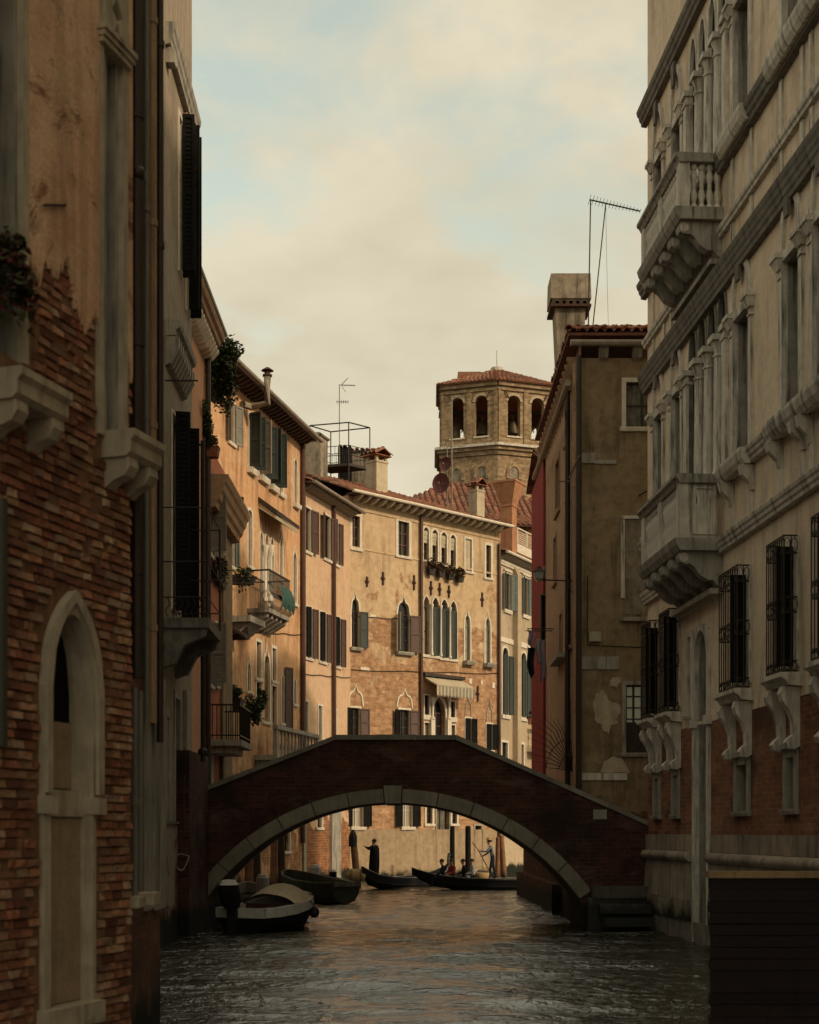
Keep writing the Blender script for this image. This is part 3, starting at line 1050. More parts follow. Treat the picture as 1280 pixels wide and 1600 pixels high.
for xa, xb, yt, yb in ((726, 734.5, 953, 1033), (758, 766, 958, 1037)):
    H.winpx(xa, xb, yt, yb, head='ogee', fw=.08, rise=.85, pane='pale_pane', sash='grey_shutter', sill=.22, silld=.35, sillmat='grey_stone', bars=(0, 2))
# iron wall anchors
for xa, yt, yb in ((573, 901, 917), (598, 894, 914), (646.5, 899, 922), (673, 908, 930), (686.5, 911, 931), (701, 915, 934), (753, 926, 948), (746, 1072, 1096)):
    s = MB()
    u, z0, z1 = H.u(xa), H.z(xa, yb), H.z(xa, yt)
    s.box(u - .05, u + .05, -.07, -.005, z0, z1)
    s.box(u - .13, u + .13, -.05, -.005, (z0 + z1) / 2 - .06, (z0 + z1) / 2 + .06)
    s.ball((u, -.08, (z0 + z1) / 2), .07, .05, .09, 8, 5)
    H._bld('wall_anchor', s, 'rust_iron')
# white stone blocks let into the brick
for xa, xb, yt, yb in ((674, 680, 1055, 1062), (700.5, 706, 1060, 1066), (733, 737, 1060, 1068), (751, 754, 1063, 1069), (578, 588, 960, 965), (563, 577, 1042, 1048), (769, 773, 1066, 1075)):
    H.slab('stone_block', H.u(xa), H.u(xb), -.03, .02, H.z(xa, yb), H.z(xa, yt), 'white_stone')
# lower floor: shuttered windows under blind gothic heads
for xa, xb, yt, yb, ya, hw in ((549, 562, 1106, 1150, 1070, .45), (624, 640, 1109, 1150, 1077, .5)):
    H.winpx(xa, xb, yt, yb, fw=.09, sash='dark_wood', shut=(('L', 165, .45, BS), ('R', 165, .52, NS)), sill=.10)
    s = MB()
    uc, z0, z1 = H.u((xa + xb) / 2), H.z(xa, yt) + .12, H.z(xa, ya)
    ring(s, outline(uc - hw, uc + hw, z0, z1, 'ogee', z1 - z0 - .1), outline(uc - hw - .08, uc + hw + .08, z0, z1 + .12, 'ogee', z1 - z0), -.05, 0.01)
    H._bld('blind_arch', s, 'white_stone')
for xa, xb, yt, yb, ya, hw in ((727, 736, 1122, 1162, 1088, .2), (760, 769, 1131, 1172, 1095, .2)):
    H.winpx(xa, xb, yt, yb, fw=.07, sash='dark_wood', shut=(('L', 10, .26, BS), ('R', 165, .34, BS)), sill=.10)
    s = MB()
    uc, z0, z1 = H.u((xa + xb) / 2), H.z(xa, yt) + .12, H.z(xa, ya)
    ring(s, outline(uc - hw, uc + hw, z0, z1, 'ogee', z1 - z0 - .1), outline(uc - hw - .06, uc + hw + .06, z0, z1 + .1, 'ogee', z1 - z0), -.045, 0.01)
    H._bld('blind_arch', s, 'grey_stone')
# loggia of a door between two windows, white columns
for xa, xb, yt, yb in ((663, 671, 1086, 1117), (704, 711, 1096, 1121)):
    H.winpx(xa, xb, yt, yb, fw=.06, sash='dark_wood', sill=.25, silld=.08)
H.winpx(677, 696, 1089, 1155, head='pointed', rise=.8, fw=.12, sash='wood_frame', sill=None, dep=.35, bars=(1, 1))
for xa, xb, yt, yb in ((663, 671, 1129, 1155), (704, 711, 1133, 1158)):
    H.winpx(xa, xb, yt, yb, fw=.05, pane='grey_shutter', sash=None, sill=None)
for xa in (674, 699.5):
    s = MB()
    u = H.u(xa)
    z0, z1 = H.z(xa, 1124), H.z(xa, 1090)
    s.box(u - .14, u + .14, -.16, -.002, H.z(xa, 1158), z0 - .002)
    s.lathe([(.13, z0), (.13, z0 + .08), (.075, z0 + .16), (.065, z1 - .3), (.13, z1 - .06), (.13, z1)], u, -.1, 8)
    H._bld('column', s, 'white_stone', smooth=True)
# awning
ua, ub = H.u(662), H.u(721)
zt = H.z(690, 1070)
s = MB()
s.sweep_x([(-.01, zt + .35), (-.01, zt + .27), (-.98, zt - .22), (-1.0, zt - .16)], ua, ub)
aw = H._bld('awning', s, 'awning_cloth')
s = MB()
n = 22
for i in range(n):
    a, b_ = ua + (ub - ua) * i / n, ua + (ub - ua) * (i + 1) / n
    z1 = zt - .225
    s.cur = i % 2
    s.prism_y([(a + .004, z1), (a + .004, z1 - .42), ((a + b_) / 2, z1 - .55), (b_ - .004, z1 - .42), (b_ - .004, z1)], -.985, -.965)
s.build('valance', ['awning_cloth', 'grey_shutter'], aw)
s = MB()
s.box(ua - .1, ub + .1, -.22, -.005, zt + .36, zt + .52)
s.build('awning_box', 'dark_wood', aw)
# ground floor seen through the arch of the bridge
for xa, xb in ((549.5, 567), (628, 644)):
    H.winpx(xa, xb, 1240, 1292, fw=.07, pane='curtain', sash='white_frame', shut=(('L', 170, .5, BS), ('R', 170, .48, BS)), sill=.16, silld=.16, bars=(1, 1))
H.winpx(666, 675.5, 1242, 1287, fw=.10, sash='dark_wood', sill=.14)
H.winpx(706, 714, 1255, 1287, fw=.09, sash='dark_wood', sill=.14)
H.winpx(682, 702, 1262, 1374, fw=.08, pane='old_wood', sash='dark_wood', sill=None, bars=(1, 1), fmat='grey_stone', name='door', dep=.3)
H.winpx(742, 752, 1290, 1374, fw=.10, pane='dark_wood', sash='dark_wood', sill=None, bars=(0, 1), fmat='grey_stone', name='door', dep=.3)
H.slab('plinth', .02, H.L - .02, -.035, .0, -1.2, H.z(620, 1296), 'grey_render')
H.pipe(H.u(656), H.z(656, 1162), H.z(656, 800), .085, -.13, 'copper_pipe')
H.pipe(H.u(778), .6, H.z(778, 850), .08, -.12, 'copper_pipe')
H.wall()
H.brackets(.1, H.L - .1, 19.2, 20, w=.15, h=.24, d=.62, mat='white_stone')
H.moulding('eave_band', -.02, H.L + .02, 18.55, 18.66, .05, 'ochre_plaster', 1)
H.roof(19.28, slope=.40, over=.62, hipR=True, pitch=.30, row=.45)
H.gutter(-.4, H.L + .3, 19.27, -.80, .085, 'white_stone')


def chimney(H, px, py0, py1, back, w, d, mat, cap='tiles', name='chimney', flare=None):
    """a chimney of the house: shaft and cap"""
    Hu, _ = H.loc(px, py0, -back)
    z0, z1 = H.z(px, py0, -back), H.z(px, py1, -back)
    s = MB()
    s.box(Hu - w / 2, Hu + w / 2, back - d / 2, back + d / 2, z0 - 1.2, z1)
    c = H._bld(name, s, mat)
    if flare:
        s = MB()
        s.box(Hu - w * .56, Hu + w * .56, back - d * .56, back + d * .56, z1, z1 + .12)
        s.frustum(Hu, back, z1 + .12, w * 1.02, d * 1.02, z1 + flare, w * 2.0, d * 2.0)
        s.frustum(Hu, back, z1 + flare, w * 2.1, d * 2.1, z1 + flare + .12, w * 2.1, d * 2.1)
        s.build('chimney_pot', mat, c)
    elif cap == 'tiles':
        s = MB()
        for a in (-1, 1):
            for b_ in (-1, 1):
                s.box(Hu + a * (w / 2 - .08) - .07, Hu + a * (w / 2 - .08) + .07, back + b_ * (d / 2 - .08) - .07, back + b_ * (d / 2 - .08) + .07, z1, z1 + .28)
        s.box(Hu - w * .55, Hu + w * .55, back - d * .55, back + d * .55, z1 - .10, z1 + .003)
        s.build('chimney_vent', mat, c)
        s = MB()
        rr = random.Random(int(px))
        for side in (-1, 1):
            for k in range(4):
                y = back - d * .75 + d * 1.5 * (k + .5) / 4
                for j in range(2):
                    x0, x1 = Hu + side * (w * .82 - j * w * .42), Hu + side * (w * .30 - j * w * .34)
                    za, zb = z1 + .27 + j * .16 + rr.uniform(0, .03), z1 + .45 + j * .16
                    r = d * .19
                    pts = []
                    for x, z in ((x0, za), (x1, zb)):
                        for a in (0, 60, 120, 180):
                            pts.append((x, y + r * math.cos(math.radians(a)), z + r * math.sin(math.radians(a))))
                    s.add(pts, [(i, i + 1, i + 5, i + 4) for i in range(3)])
        s.box(Hu - w * .7, Hu + w * .7, back - d * .7, back + d * .7, z1 + .24, z1 + .285)
        s.build('chimney_cap', 'roof_mass', c)
    elif cap == 'slab':
        s = MB()
        s.frustum(Hu, back, z1, w * 1.15, d * 1.15, z1 + .1, w * 1.2, d * 1.2)
        s.frustum(Hu, back, z1 + .1, w * 1.2, d * 1.2, z1 + .25, w * .7, d * .7)
        s.build('chimney_cap', 'old_wood', c)
    return c


chimney(OC, 589, 771, 722, 2.2, .80, .80, 'chimney_plaster')
chimney(OC, 745, 808, 767, 1.6, .62, .62, 'chimney_plaster')

# window boxes under the four top windows
bx = thing('window_boxes', 'row of flower boxes with green plants under the four light arched windows', 'flower boxes', tuple(OC.world(OC.u(692), -.3, OC.z(692, 898))), OC.rz)
for k in range(4):
    xa = (669, 684, 699, 714)[k]
    uu, zb = OC.u(xa) - OC.u(692), OC.z(xa, 897 - 5 + k * 4) - OC.z(692, 898)
    s = MB()
    s.frustum(uu, .08, zb - .22, .34, .20, zb + .08, .46, .28)
    bt_ = s.build('flower_box', 'pot_dark', bx)
    s = MB()
    leaves(s, (uu, .02, zb + .34), (.46, .26, .36), 260, .085, random.Random(k), droop=.2)
    s.build('foliage', 'leaf_flower', bt_, kind='stuff')

# ------------------------------------------------------------------ pink house beside it
pL, pR = wfr(1363, 548, 70, 470.5, 547.6)
PK = H = House('pink_house', 'smooth peach pink house with brown shutters next to the ochre house', pL, pR, 18.35, 7.0, 'pink_plaster')
for xa, xb, yt, yb, sh in ((477, 485, 794, 862, (('R', 170, .62, NS),)), (506, 516, 806, 874, (('L', 165, .5, NS), ('R', 150, .4, NS))), (522.5, 528, 816, 882, (('R', 165, .35, NS), ))):
    H.winpx(xa, xb, yt, yb, fw=.08, sash='dark_wood', pane='dark_room', shut=sh)
for xa, xb, yt, yb in ((477, 487, 949, 1028), (499, 509, 957, 1034), (522, 531, 965, 1041)):
    H.winpx(xa, xb, yt, yb, fw=.07, sash='dark_wood', pane='dark_room', shut=(('L', 15, .3, BS), ('R', 165, .42, NS)))
for xa, xb, yt, yb in ((474, 481, 1096, 1168), (497, 503, 1103, 1165), (519, 525, 1110, 1160)):
    H.winpx(xa, xb, yt, yb, fw=.10, pane='grey_shutter', sash='grey_shutter', bars=(0, 1), dep=.12)
H.winpx(495, 503, 1268, 1293, fw=.10, sash='dark_wood')
H.slab('corner_pilaster', H.u(515), H.u(529), -.14, -.003, -1.2, H.z(522, 1258), 'grey_stone')
H.slab('corner_pilaster', H.u(472.2), H.u(476), -.10, -.003, -1.2, H.z(475, 1240), 'grey_stone')
H.pipe(H.u(518.5), 5.0, 18.2, .10, -.13, 'copper_pipe')
H.pipe(H.u(472.5), 3.0, 18.2, .07, -.1, 'copper_pipe')
H.wall()
H.brackets(.1, H.L - .1, 18.3, 24, w=.13, h=.2, d=.5, mat='bracket_wood')
H.roof(18.38, slope=.40, over=.55, pitch=.30, row=.45)
H.gutter(-.1, H.L + .2, 18.36, -.68, .08)
chimney(PK, 494, 722, 686, 2.6, 1.0, .9, 'soot_plaster', cap='slab')

# ------------------------------------------------------------------ orange house
pL, pR = wfr(1140, 472, 64, 322, 471.6)
OR = H = House('orange_house', 'weathered orange house with dark shutters and a green draped balcony', pL, pR, 20.3, 8.0, 'orange_plaster')
H.winpx(357, 366, 628, 692, fw=.06, pane='dark_room', sash='dark_wood', shut=(('R', 165, .5, 'grey_shutter'), ('L', 160, .4, GS)))
for xa, xb, yt, yb, sh in ((388, 395, 648, 733, (('L', 100, .5, GS), ('R', 105, .5, GS))), (405, 414, 662, 746, (('L', 100, .5, 'grey_shutter'), ('R', 110, .5, GS))), (421, 429, 674, 760, (('L', 100, .5, GS), ('R', 105, .5, GS)))):
    H.winpx(xa, xb, yt, yb, fw=.08, pane='glass', sash='white_frame', shut=sh, sill=.22, silld=.22)
H.winpx(436.5, 441.5, 690, 771, head='round', fw=.10, pane='grey_shutter', sash='grey_shutter', sill=.18, silld=.15)
H.winpx(459, 464, 707, 788, head='ogee', rise=.9, fw=.09, pane='grey_shutter', sash='grey_shutter', sill=.18, silld=.2)
H.winpx(356, 365, 800, 884, fw=.06, pane='dark_room', sash='dark_wood', shut=(('R', 168, .3, TS),))
H.winpx(387, 393.5, 797, 885, head='round', fw=.11, pane='pale_pane', sash='grey_shutter', sill=.14)
for xa, xb, yt, yb in ((405.5, 410.5, 818, 960), (413.5, 419, 822, 963), (422, 427, 828, 966)):
    H.winpx(xa, xb, yt, yb, head='ogee', rise=1.0, fw=.08, pane='pale_pane', sash='wood_frame', sill=None, dep=.35)
H.winpx(436.5, 441, 832, 906, head='ogee', rise=1.0, fw=.09, pane='pale_pane', sash='grey_shutter')
H.winpx(457.5, 463, 853, 943, head='ogee', rise=.9, fw=.10, pane='grey_shutter', sash='grey_shutter')
for xa in (412, 420.5):
    s = MB()
    u = H.u(xa)
    z0, z1 = H.z(xa, 940), H.z(xa, 852)
    s.lathe([(.15, z0), (.15, z0 + .1), (.09, z0 + .2), (.08, z1 - .5), (.12, z1 - .4), (.17, z1 - .1), (.17, z1)], u, -.06, 8)
    H._bld('column', s, 'white_stone', smooth=True)
# folded awning over the triple window
ua, ub, zt = H.u(404), H.u(439), H.z(421, 800)
s = MB()
s.sweep_x([(-.01, zt + .1), (-.01, zt - .15), (-.75, zt - .62), (-.78, zt - .5)], ua, ub)
aw = H._bld('awning', s, 'awning_cloth')
s = MB()
s.sweep_x([(-.005, zt + .32), (-.005, zt + .12), (-.80, zt - .46), (-.84, zt - .30)], ua - .05, ub + .05)
s.build('awning_hood', 'dark_wood', aw)
# balcony with its green cloth
ua, ub = H.u(421, .95), H.u(453, .95)
zb, zt = H.z(437, 957, .95), H.z(437, 898, .95)
s = MB()
s.box(ua, ub, -.95, -.003, zb - .18, zb)
bl = H._bld('balcony', s, 'grey_stone')
for i in range(5):
    s = MB()
    x = ua + .2 + (ub - ua - .4) * i / 4
    s.sweep_x([(-.004, zb - .185), (-.004, zb - .75), (-.35, zb - .62), (-.8, zb - .35), (-.85, zb - .185)], x - .12, x + .12)
    s.build('balcony_bracket', 'grey_stone', bl)
s = MB()
s.box(ua, ub, -.97, -.91, zt - .06, zt)
s.box(ua, ua + .05, -.9, -.01, zt - .06, zt)
s.box(ub - .05, ub, -.9, -.01, zt - .06, zt)
n = 26
for i in range(n):
    x = ua + .03 + (ub - ua - .06) * i / (n - 1)
    s.tube([(x, -.94, zt - .06), (x, -.94, zb + .7), (x, -1.15, zb + .4), (x, -1.05, zb + .12), (x, -.93, zb)], .014, 4)
s.build('railing', 'iron', bl)
s = MB()
rr = random.Random(3)
nu, nv = 22, 8
pts = []
for j in range(nv + 1):
    for i in range(nu + 1):
        x = ua + .9 + (ub - ua - .92) * i / nu
        f = j / nv
        z = zt - .45 - (zt - zb - .50) * f * (.9 + .1 * math.sin(i * .9))
        pts.append((x, -1.02 - .16 * math.sin(f * 2.6) - .02 * math.sin(i * 1.7 + f * 2), z))
s.add(pts, [(j * (nu + 1) + i, j * (nu + 1) + i + 1, (j + 1) * (nu + 1) + i + 1, (j + 1) * (nu + 1) + i) for j in range(nv) for i in range(nu)])
s.build('balcony_cloth', 'green_cloth', bl, smooth=True)
# lower floor
for xa, xb, yt, yb, hd in ((400, 407.5, 1003, 1060, 'flat'), (412, 421, 1006, 1128, 'ogee'), (425, 431, 1013, 1064, 'flat')):
    H.winpx(xa, xb, yt, yb, head=hd, rise=1.3 if hd == 'ogee' else 0, fw=.12, pane='glass', sash='wood_frame', sill=.12, dep=.3)
for xa, xb, yt, yb in ((400, 408, 1066, 1128), (424.5, 432, 1072, 1134)):
    H.winpx(xa, xb, yt, yb, fw=.08, pane='maroon_seat', sash='dark_wood', sill=None, name='door', bars=(0, 2))
H.winpx(386, 391.5, 1024, 1080, head='ogee', rise=.9, fw=.10, pane='pale_pane', sash='grey_shutter')
H.winpx(439, 443.5, 1046, 1130, head='ogee', rise=.8, fw=.09, pane='glass', sash='dark_wood', shut=(('R', 160, .55, NS, 7.0, 9.7), ))
H.winpx(458.5, 462.5, 1052, 1100, head='ogee', rise=.8, fw=.09, pane='glass', sash='dark_wood')
H.winpx(440, 452, 1290, 1330, fw=.1, sash='dark_wood')
# stone balcony with balusters, partly behind the bridge
ua, ub = H.u(397), H.u(466)
zt = H.z(430, 1141)
s = MB()
s.box(ua, ub, -1.0, -.003, zt - 1.42, zt - 1.2)
bl = H._bld('balcony', s, 'grey_stone')
s = MB()
s.sweep_x([(-1.04, zt), (-1.04, zt - .16), (-.8, zt - .16), (-.8, zt)], ua - .05, ub + .05)
s.box(ua, ua + .22, -.98, -.81, zt - 1.198, zt - .162)
s.box(ub - .22, ub, -.98, -.81, zt - 1.198, zt - .162)
s.build('balustrade_rail', 'grey_stone', bl)
s = MB()
s.lathe([(.07, 0), (.07, .06), (.035, .14), (.085, .34), (.035, .62), (.05, .7), (.035, .76), (.07, .95), (.07, 1.036)], 0, 0, 8)
me = s.mesh('baluster', 'grey_stone', True)
for i in range(12):
    put('baluster', me, bl, (ua + .4 + (ub - ua - .8) * i / 11, -.9, zt - 1.199))
for i in range(4):
    s = MB()
    x = ua + .3 + (ub - ua - .6) * i / 3
    s.sweep_x([(-.004, zt - 1.43), (-.004, zt - 2.1), (-.4, zt - 1.9), (-.9, zt - 1.6), (-.95, zt - 1.43)], x - .14, x + .14)
    s.build('balcony_bracket', 'grey_stone', bl)
H.pipe(H.u(469.5), 2.0, 20.0, .11, -.13, 'copper_pipe')
H.wall()
H.brackets(.1, H.L - .1, 20.25, 30, w=.14, h=.26, d=.62, mat='eave_wood')
H.roof(20.33, slope=.40, over=.68, pitch=.28, row=.42)
H.gutter(-.2, H.L + .35, 20.3, -.84, .09)
# stove pipe on the facade
u = H.u(418, 1.0)
zp = H.z(418, 645, .8)
s = MB()
s.tube([(u - .55, -.15, zp + .05), (u, -.3, zp + .1), (u, -1.0, zp + .2), (u, -1.0, H.z(418, 588, 1.0))], .15, 8)
st_ = H._bld('stove_pipe', s, 'soot_plaster', smooth=True)
s = MB()
zq = H.z(418, 588, 1.0)
s.lathe([(.20, zq), (.20, zq + .06), (.12, zq + .08), (.12, zq + .2), (.26, zq + .22), (.05, zq + .36)], u, -1.0, 8)
s.build('pipe_cowl', 'rust_iron', st_)

# ------------------------------------------------------------------ red house
pL, pR = wfr(665, 320, 44.5, 320, 358)
RD = H = House('red_house', 'brick red house with a deep toothed cornice and flower boxes', pL, pR, 15.0, 8.0, 'red_plaster')
for k, (xa, xb) in enumerate(((326, 331), (336, 339.5))):
    for (yt, yb) in ((755, 866), (975, 1070)):
        H.winpx(xa, xb, yt, yb, fw=.10, pane='pale_pane', sash='white_frame', shut=(('L', 96, .5, 'grey_shutter'), ('R', 150, .5, 'grey_shutter')) if k == 0 else (('L', 150, .45, 'grey_shutter'), ))
H.winpx(327, 332, 1175, 1250, fw=.1, pane='dark_room', sash='dark_wood')
H.slab('corner_pilaster', H.u(343.5), H.L, -.12, -.003, -1.2, 14.2, 'brown_plaster')
H.wall()
zc = H.z(362, 755, .75)
H.moulding('cornice', -.02, H.L + .15, zc - .95, zc + .1, .75, 'side_plaster', 4)
H.brackets(.05, H.L, zc - .62, 26, w=.12, h=.28, d=.42, mat='side_plaster', name='dentil')
# iron balcony with rails
ua, ub = H.u(327), H.u(346)
zb, zt = H.z(338, 1137, 1.0), H.z(338, 1074, 1.0)
s = MB()
s.box(ua - .1, ub + .1, -1.05, -.003, zb - .2, zb)
s.box(ua + .1, ub - .1, -.75, -.003, zb - .42, zb - .202)
bl = H._bld('balcony', s, 'grey_stone')
s = MB()
for y0, y1, x0, x1 in ((-1.0, -.96, ua, ub), (-.96, -.01, ua, ua + .04), (-.96, -.01, ub - .04, ub)):
    s.box(x0, x1, y0, y1, zt - .05, zt)
    s.box(x0, x1, y0, y1, zb + .12, zb + .16)
n = 18
for i in range(n):
    x = ua + .02 + (ub - ua - .04) * i / (n - 1)
    s.tube([(x, -.98, zb), (x, -.98, zt - .03)], .016, 4)
for i in range(6):
    for x in (ua + .02, ub - .02):
        s.tube([(x, -.1 - .15 * i, zb), (x, -.1 - .15 * i, zt - .03)], .016, 4)
s.build('railing', 'iron', bl)

# ------------------------------------------------------------------ salmon house and the pale house by the bridge
SA = H = House('salmon_house', 'narrow salmon house with an arched bracket eave behind the pale house', (-6.45, 37.4), (-6.42, 44.3), 17.9, 7.0, 'salmon_plaster')
H.winpx(309, 312, 470, 520, fw=.08, pane='dark_room', sash='dark_wood', shut=(('L', 160, .4, GS),))
H.wall()
H.brackets(.1, H.L, 17.6, 18, w=.16, h=.40, d=.44, mat='white_stone')
H.moulding('cornice', -.02, H.L + .1, 17.62, 18.1, .62, 'side_plaster', 3)
H.gutter(-.1, H.L + .2, 18.2, -.60, .08)
H.pipe(H.L - .25, .5, 17.5, .09, -.12, 'pipe_metal')
H.roof(18.12, slope=.32, over=.5, pitch=.26, row=.42)

pL, pR = wfr(598, 300, 36, 251, 300)
PA = H = House('pale_house', 'tall pale plastered house with big black shutters and an iron balcony', pL, pR, 25.0, 8.0, 'pale_plaster')
H.winpx(279, 283, 185, 430, fw=.10, pane='dark_room', sash='dark_wood', shut=(('L', 85, .29, BS), ('R', 92, .31, BS)), sill=None)
H.winpx(290, 295, 205, 492, fw=.08, pane='dark_room', sash='dark_wood', shut=(('L', 95, .26, BS), ('R', 88, .28, BS)), sill=None)
H.winpx(268, 281, 655, 962, fw=.04, pane='dark_room', sash='dark_wood', shut=(('L', 80, .34, BS), ('R', 95, .42, BS)), sill=None, name='balcony_door')
H.winpx(273, 280, 1092, 1290, fw=.16, pane='dark_wood', sash='dark_wood', fmat='grey_stone', sill=None, name='door')
H.winpx(259, 263, 1120, 1290, fw=.22, pane='dark_wood', sash=None, fmat='grey_stone', sill=None, name='door')
H.slab('jamb_stone', H.u(286), H.u(289), -.1, -.003, -1.2, H.z(288, 1080), 'grey_stone')
H.slab('stone_band', .02, H.L - .02, -.05, -.001, H.z(280, 1288), H.z(280, 1284), 'dark_stone')
H.wall()
ua, ub = H.u(258), H.u(306, .33)
zc = H.z(281, 500, .33)
H.moulding('cornice', ua, ub, zc - .35, zc, .36, 'grey_stone', 2)
n = 9
for i in range(n):
    s = MB()
    x = ua + .1 + (ub - ua - .2) * i / (n - 1)
    s.sweep_x([(-.003, zc - .355), (-.003, zc - 1.0), (-.12, zc - .95), (-.30, zc - .6), (-.31, zc - .355)], x - .09, x + .09)
    H._bld('cornice_bracket', s, 'grey_stone')
zq = H.z(278, 30, .3)
H.moulding('cornice', ua, H.L + .0, zq - .5, zq, .24, 'grey_stone', 3)
s = MB()
s.box(ua + .1, ua + .4, -.2, -.003, zq - .85, zq - .51)
H._bld('cornice_bracket', s, 'grey_stone')
for xa, w in ((287, .22), (297, .16)):
    H.slab('wall_strip', H.u(xa), H.u(xa) + w, -.09, -.003, 17.0, zq - .52, 'side_plaster')
# iron balcony
ua = .05
ub = ua + 2.4
zb = H.z(290, 968, .5)
s = MB()
s.box(ua, ub, -1.05, -.003, zb - .22, zb)
bl = H._bld('balcony', s, 'dark_stone')
for x in (ua + .05, ub - .3):
    s = MB()
    s.sweep_x([(-.003, zb - .225), (-.003, zb - 1.1), (-.3, zb - 1.0), (-.5, zb - .6), (-.95, zb - .4), (-1.0, zb - .225)], x, x + .25)
    s.build('balcony_bracket', 'dark_stone', bl)
s = MB()
for py in (797, 881, 936):
    z = H.z(290, py, .5)
    s.tube([(ua + .03, -.01, z), (ua + .03, -1.02, z), (ub - .03, -1.02, z), (ub - .03, -.01, z)], .016, 5)
for x in (ua + .03, ub - .03):
    s.tube([(x, -1.02, zb), (x, -1.02, H.z(290, 797, .5))], .025, 5)
for i in range(7):
    y = -.14 - .14 * i
    s.tube([(ua + .03, y, zb + .02), (ua + .03, y + .05, zb + .15), (ua + .03, y - .05, zb + .3), (ua + .03, y, zb + .45)], .012, 4)
s.build('railing', 'iron', bl)
s = MB()
s.tube([(H.u(257), -.02, H.z(262, 605)), (H.u(257), -.75, H.z(262, 605))], .02, 5)
H._bld('iron_rod', s, 'iron')

# ------------------------------------------------------------------ the dark house wall between, with its pipes
HB = H = House('dark_house', 'dark brick house wall with drainpipes and pale pipes next to the old brick wall', (-2.80, 13.2), wpt(250.5, 16.2), 15.4, 6.0, 'dark_brick')
for xa, xb, yt, yb in ((216, 226, 760, 1050), (241, 246, 640, 1000)):
    H.winpx(xa, xb, yt, yb, fw=.06, pane='dark_room', sash='dark_wood', sill=None, fmat='dark_stone', dep=.15)
for xa, xb, yt, yb in ((232, 238, 1130, 1420), (246, 249, 1100, 1420)):
    H.winpx(xa, xb, yt, yb, fw=.3, pane='dark_wood', sash=None, sill=None, fmat='grey_stone', dep=.25, name='door')
H.wall()
s = MB()
s.box(2.4, 15.0, 2.55, 9, -1.2, 15.2)  # unseen mass added to keep skylight off the lower palace front
H._bld('unseen_light_block', s, 'dark_brick')
for px, py0, py1, r, y, mt in ((213, 1060, -60, .062, -.17, 'pipe_metal'), (229, 1130, -60, .030, -.06, 'grey_pipe'), (238, 1130, -60, .05, -.05, 'side_plaster'), (250, 1160, -60, .04, -.12, 'pipe_metal')):
    Zz = H.u(px, -y)
    H.pipe(Zz, H.z(px, py0, -y), min(15.0, H.z(px, py1, -y)), r, y, mt)
s = MB()
ux = H.u(213, .17)
s.ball((ux, -.18, H.z(213, 272, .17)), .085, .085, .085, 10, 7)
H._bld('pipe_joint', s, 'pipe_metal', smooth=True)
for px, py0, py1 in ((211, 1420, 1075), (219, 1400, 1080)):
    H.pipe(H.u(px, .15), H.z(px, py0, .15), H.z(px, py1, .15), .032, -.15, 'grey_pipe')
for a, b_, y, p_, t_, q_ in ((.02, .42, -.26, 1418, 1402, 210), (.43, .80, -.34, 1412, 1394, 225)):
    s = MB()
    s.box(a, b_, y, .0, H.z(q_, p_, .2), H.z(q_, t_, .2))
    H._bld('stone_ledge', s, 'door_stone')

# ------------------------------------------------------------------ near brick house: every brick in view its own piece
pL, pR = wfr(1340, 100, 12, -760, 203)
_w = (1340 - 640) / F
pL = (pR[0] - _w * (pR[1] + 10), -10.0)            # the wall runs on unseen past the viewer, lengthened to cut the light from behind
NB = H = House('brick_house', 'old brick house with a blocked gothic water door and flaking orange plaster', pL, pR, 15.6, 6.0, 'mortar')
ST = 'door_stone'
du0, du1 = H.u(72), H.u(137)
dz0, dz1 = H.z(100, 1580), H.z(104, 960)
dsp = H.z(104, 1085)
H.ops.append(dict(u0=du0, u1=du1, z0=dz0, z1=dz1, head='round', rise=dz1 - dsp, dep=.30, rev='door_stone'))
s = MB()
inn = outline(du0 + .004, du1 - .004, H.z(100, 1272), dz1 - .004, 'round', dz1 - dsp, 16)
out = outline(du0 - .11, du1 + .12, H.z(100, 1272), dz1 + .20, 'pointed', dz1 - dsp + .16, 16)
ring(s, inn, out, -.06, .05)
inn2 = outline(du0 - .04, du1 + .04, H.z(100, 1240), dz1 + .10, 'pointed', dz1 - dsp + .07, 16)
out2 = outline(du0 - .12, du1 + .13, H.z(100, 1240), dz1 + .205, 'pointed', dz1 - dsp + .16, 16)
ring(s, inn2, out2, -.095, -.058)
dr = H._bld('water_door', s, ST)
for a, b_ in ((du0 - .10, du0 - .002), (du1 + .002, du1 + .06)):
    s = MB()
    s.box(a, b_, -.05, .04, dz0, H.z(100, 1272) - .003)
    s.build('door_jamb', ST, dr)
s = MB()
zi0, zi1 = H.z(100, 1272), H.z(100, 1245)
s.box(du0 - .13, du0 + .01, -.11, .12, zi0, zi1)
s.box(du1 - .01, du1 + .14, -.11, .12, zi0, zi1)
s.box(du0 + .011, du1 - .011, .04, .26, zi0 - .02, zi1 + .06)
s.build('impost_stone', ST, dr)
s = MB()
s.box(du0 + .003, du1 - .003, .07, .28, dz0 + .06, zi0 - .03)
s.build('blocked_infill', 'grey_render', dr)
s = MB()
s.box(du0 + .003, du1 - .003, .16, .27, zi1 + .08, H.z(100, 1125))
s.build('blocked_infill', 'grey_render', dr)
s = MB()
s.box(du0 + .003, du1 - .003, .18, .29, H.z(100, 1125) + .003, dz1)
s.build('dark_board', 'dark_room', dr)
s = MB()
s.box(du0 - .14, du1 + .10, -.12, .29, dz0 - .14, dz0 + .05)
s.build('door_sill', ST, dr)
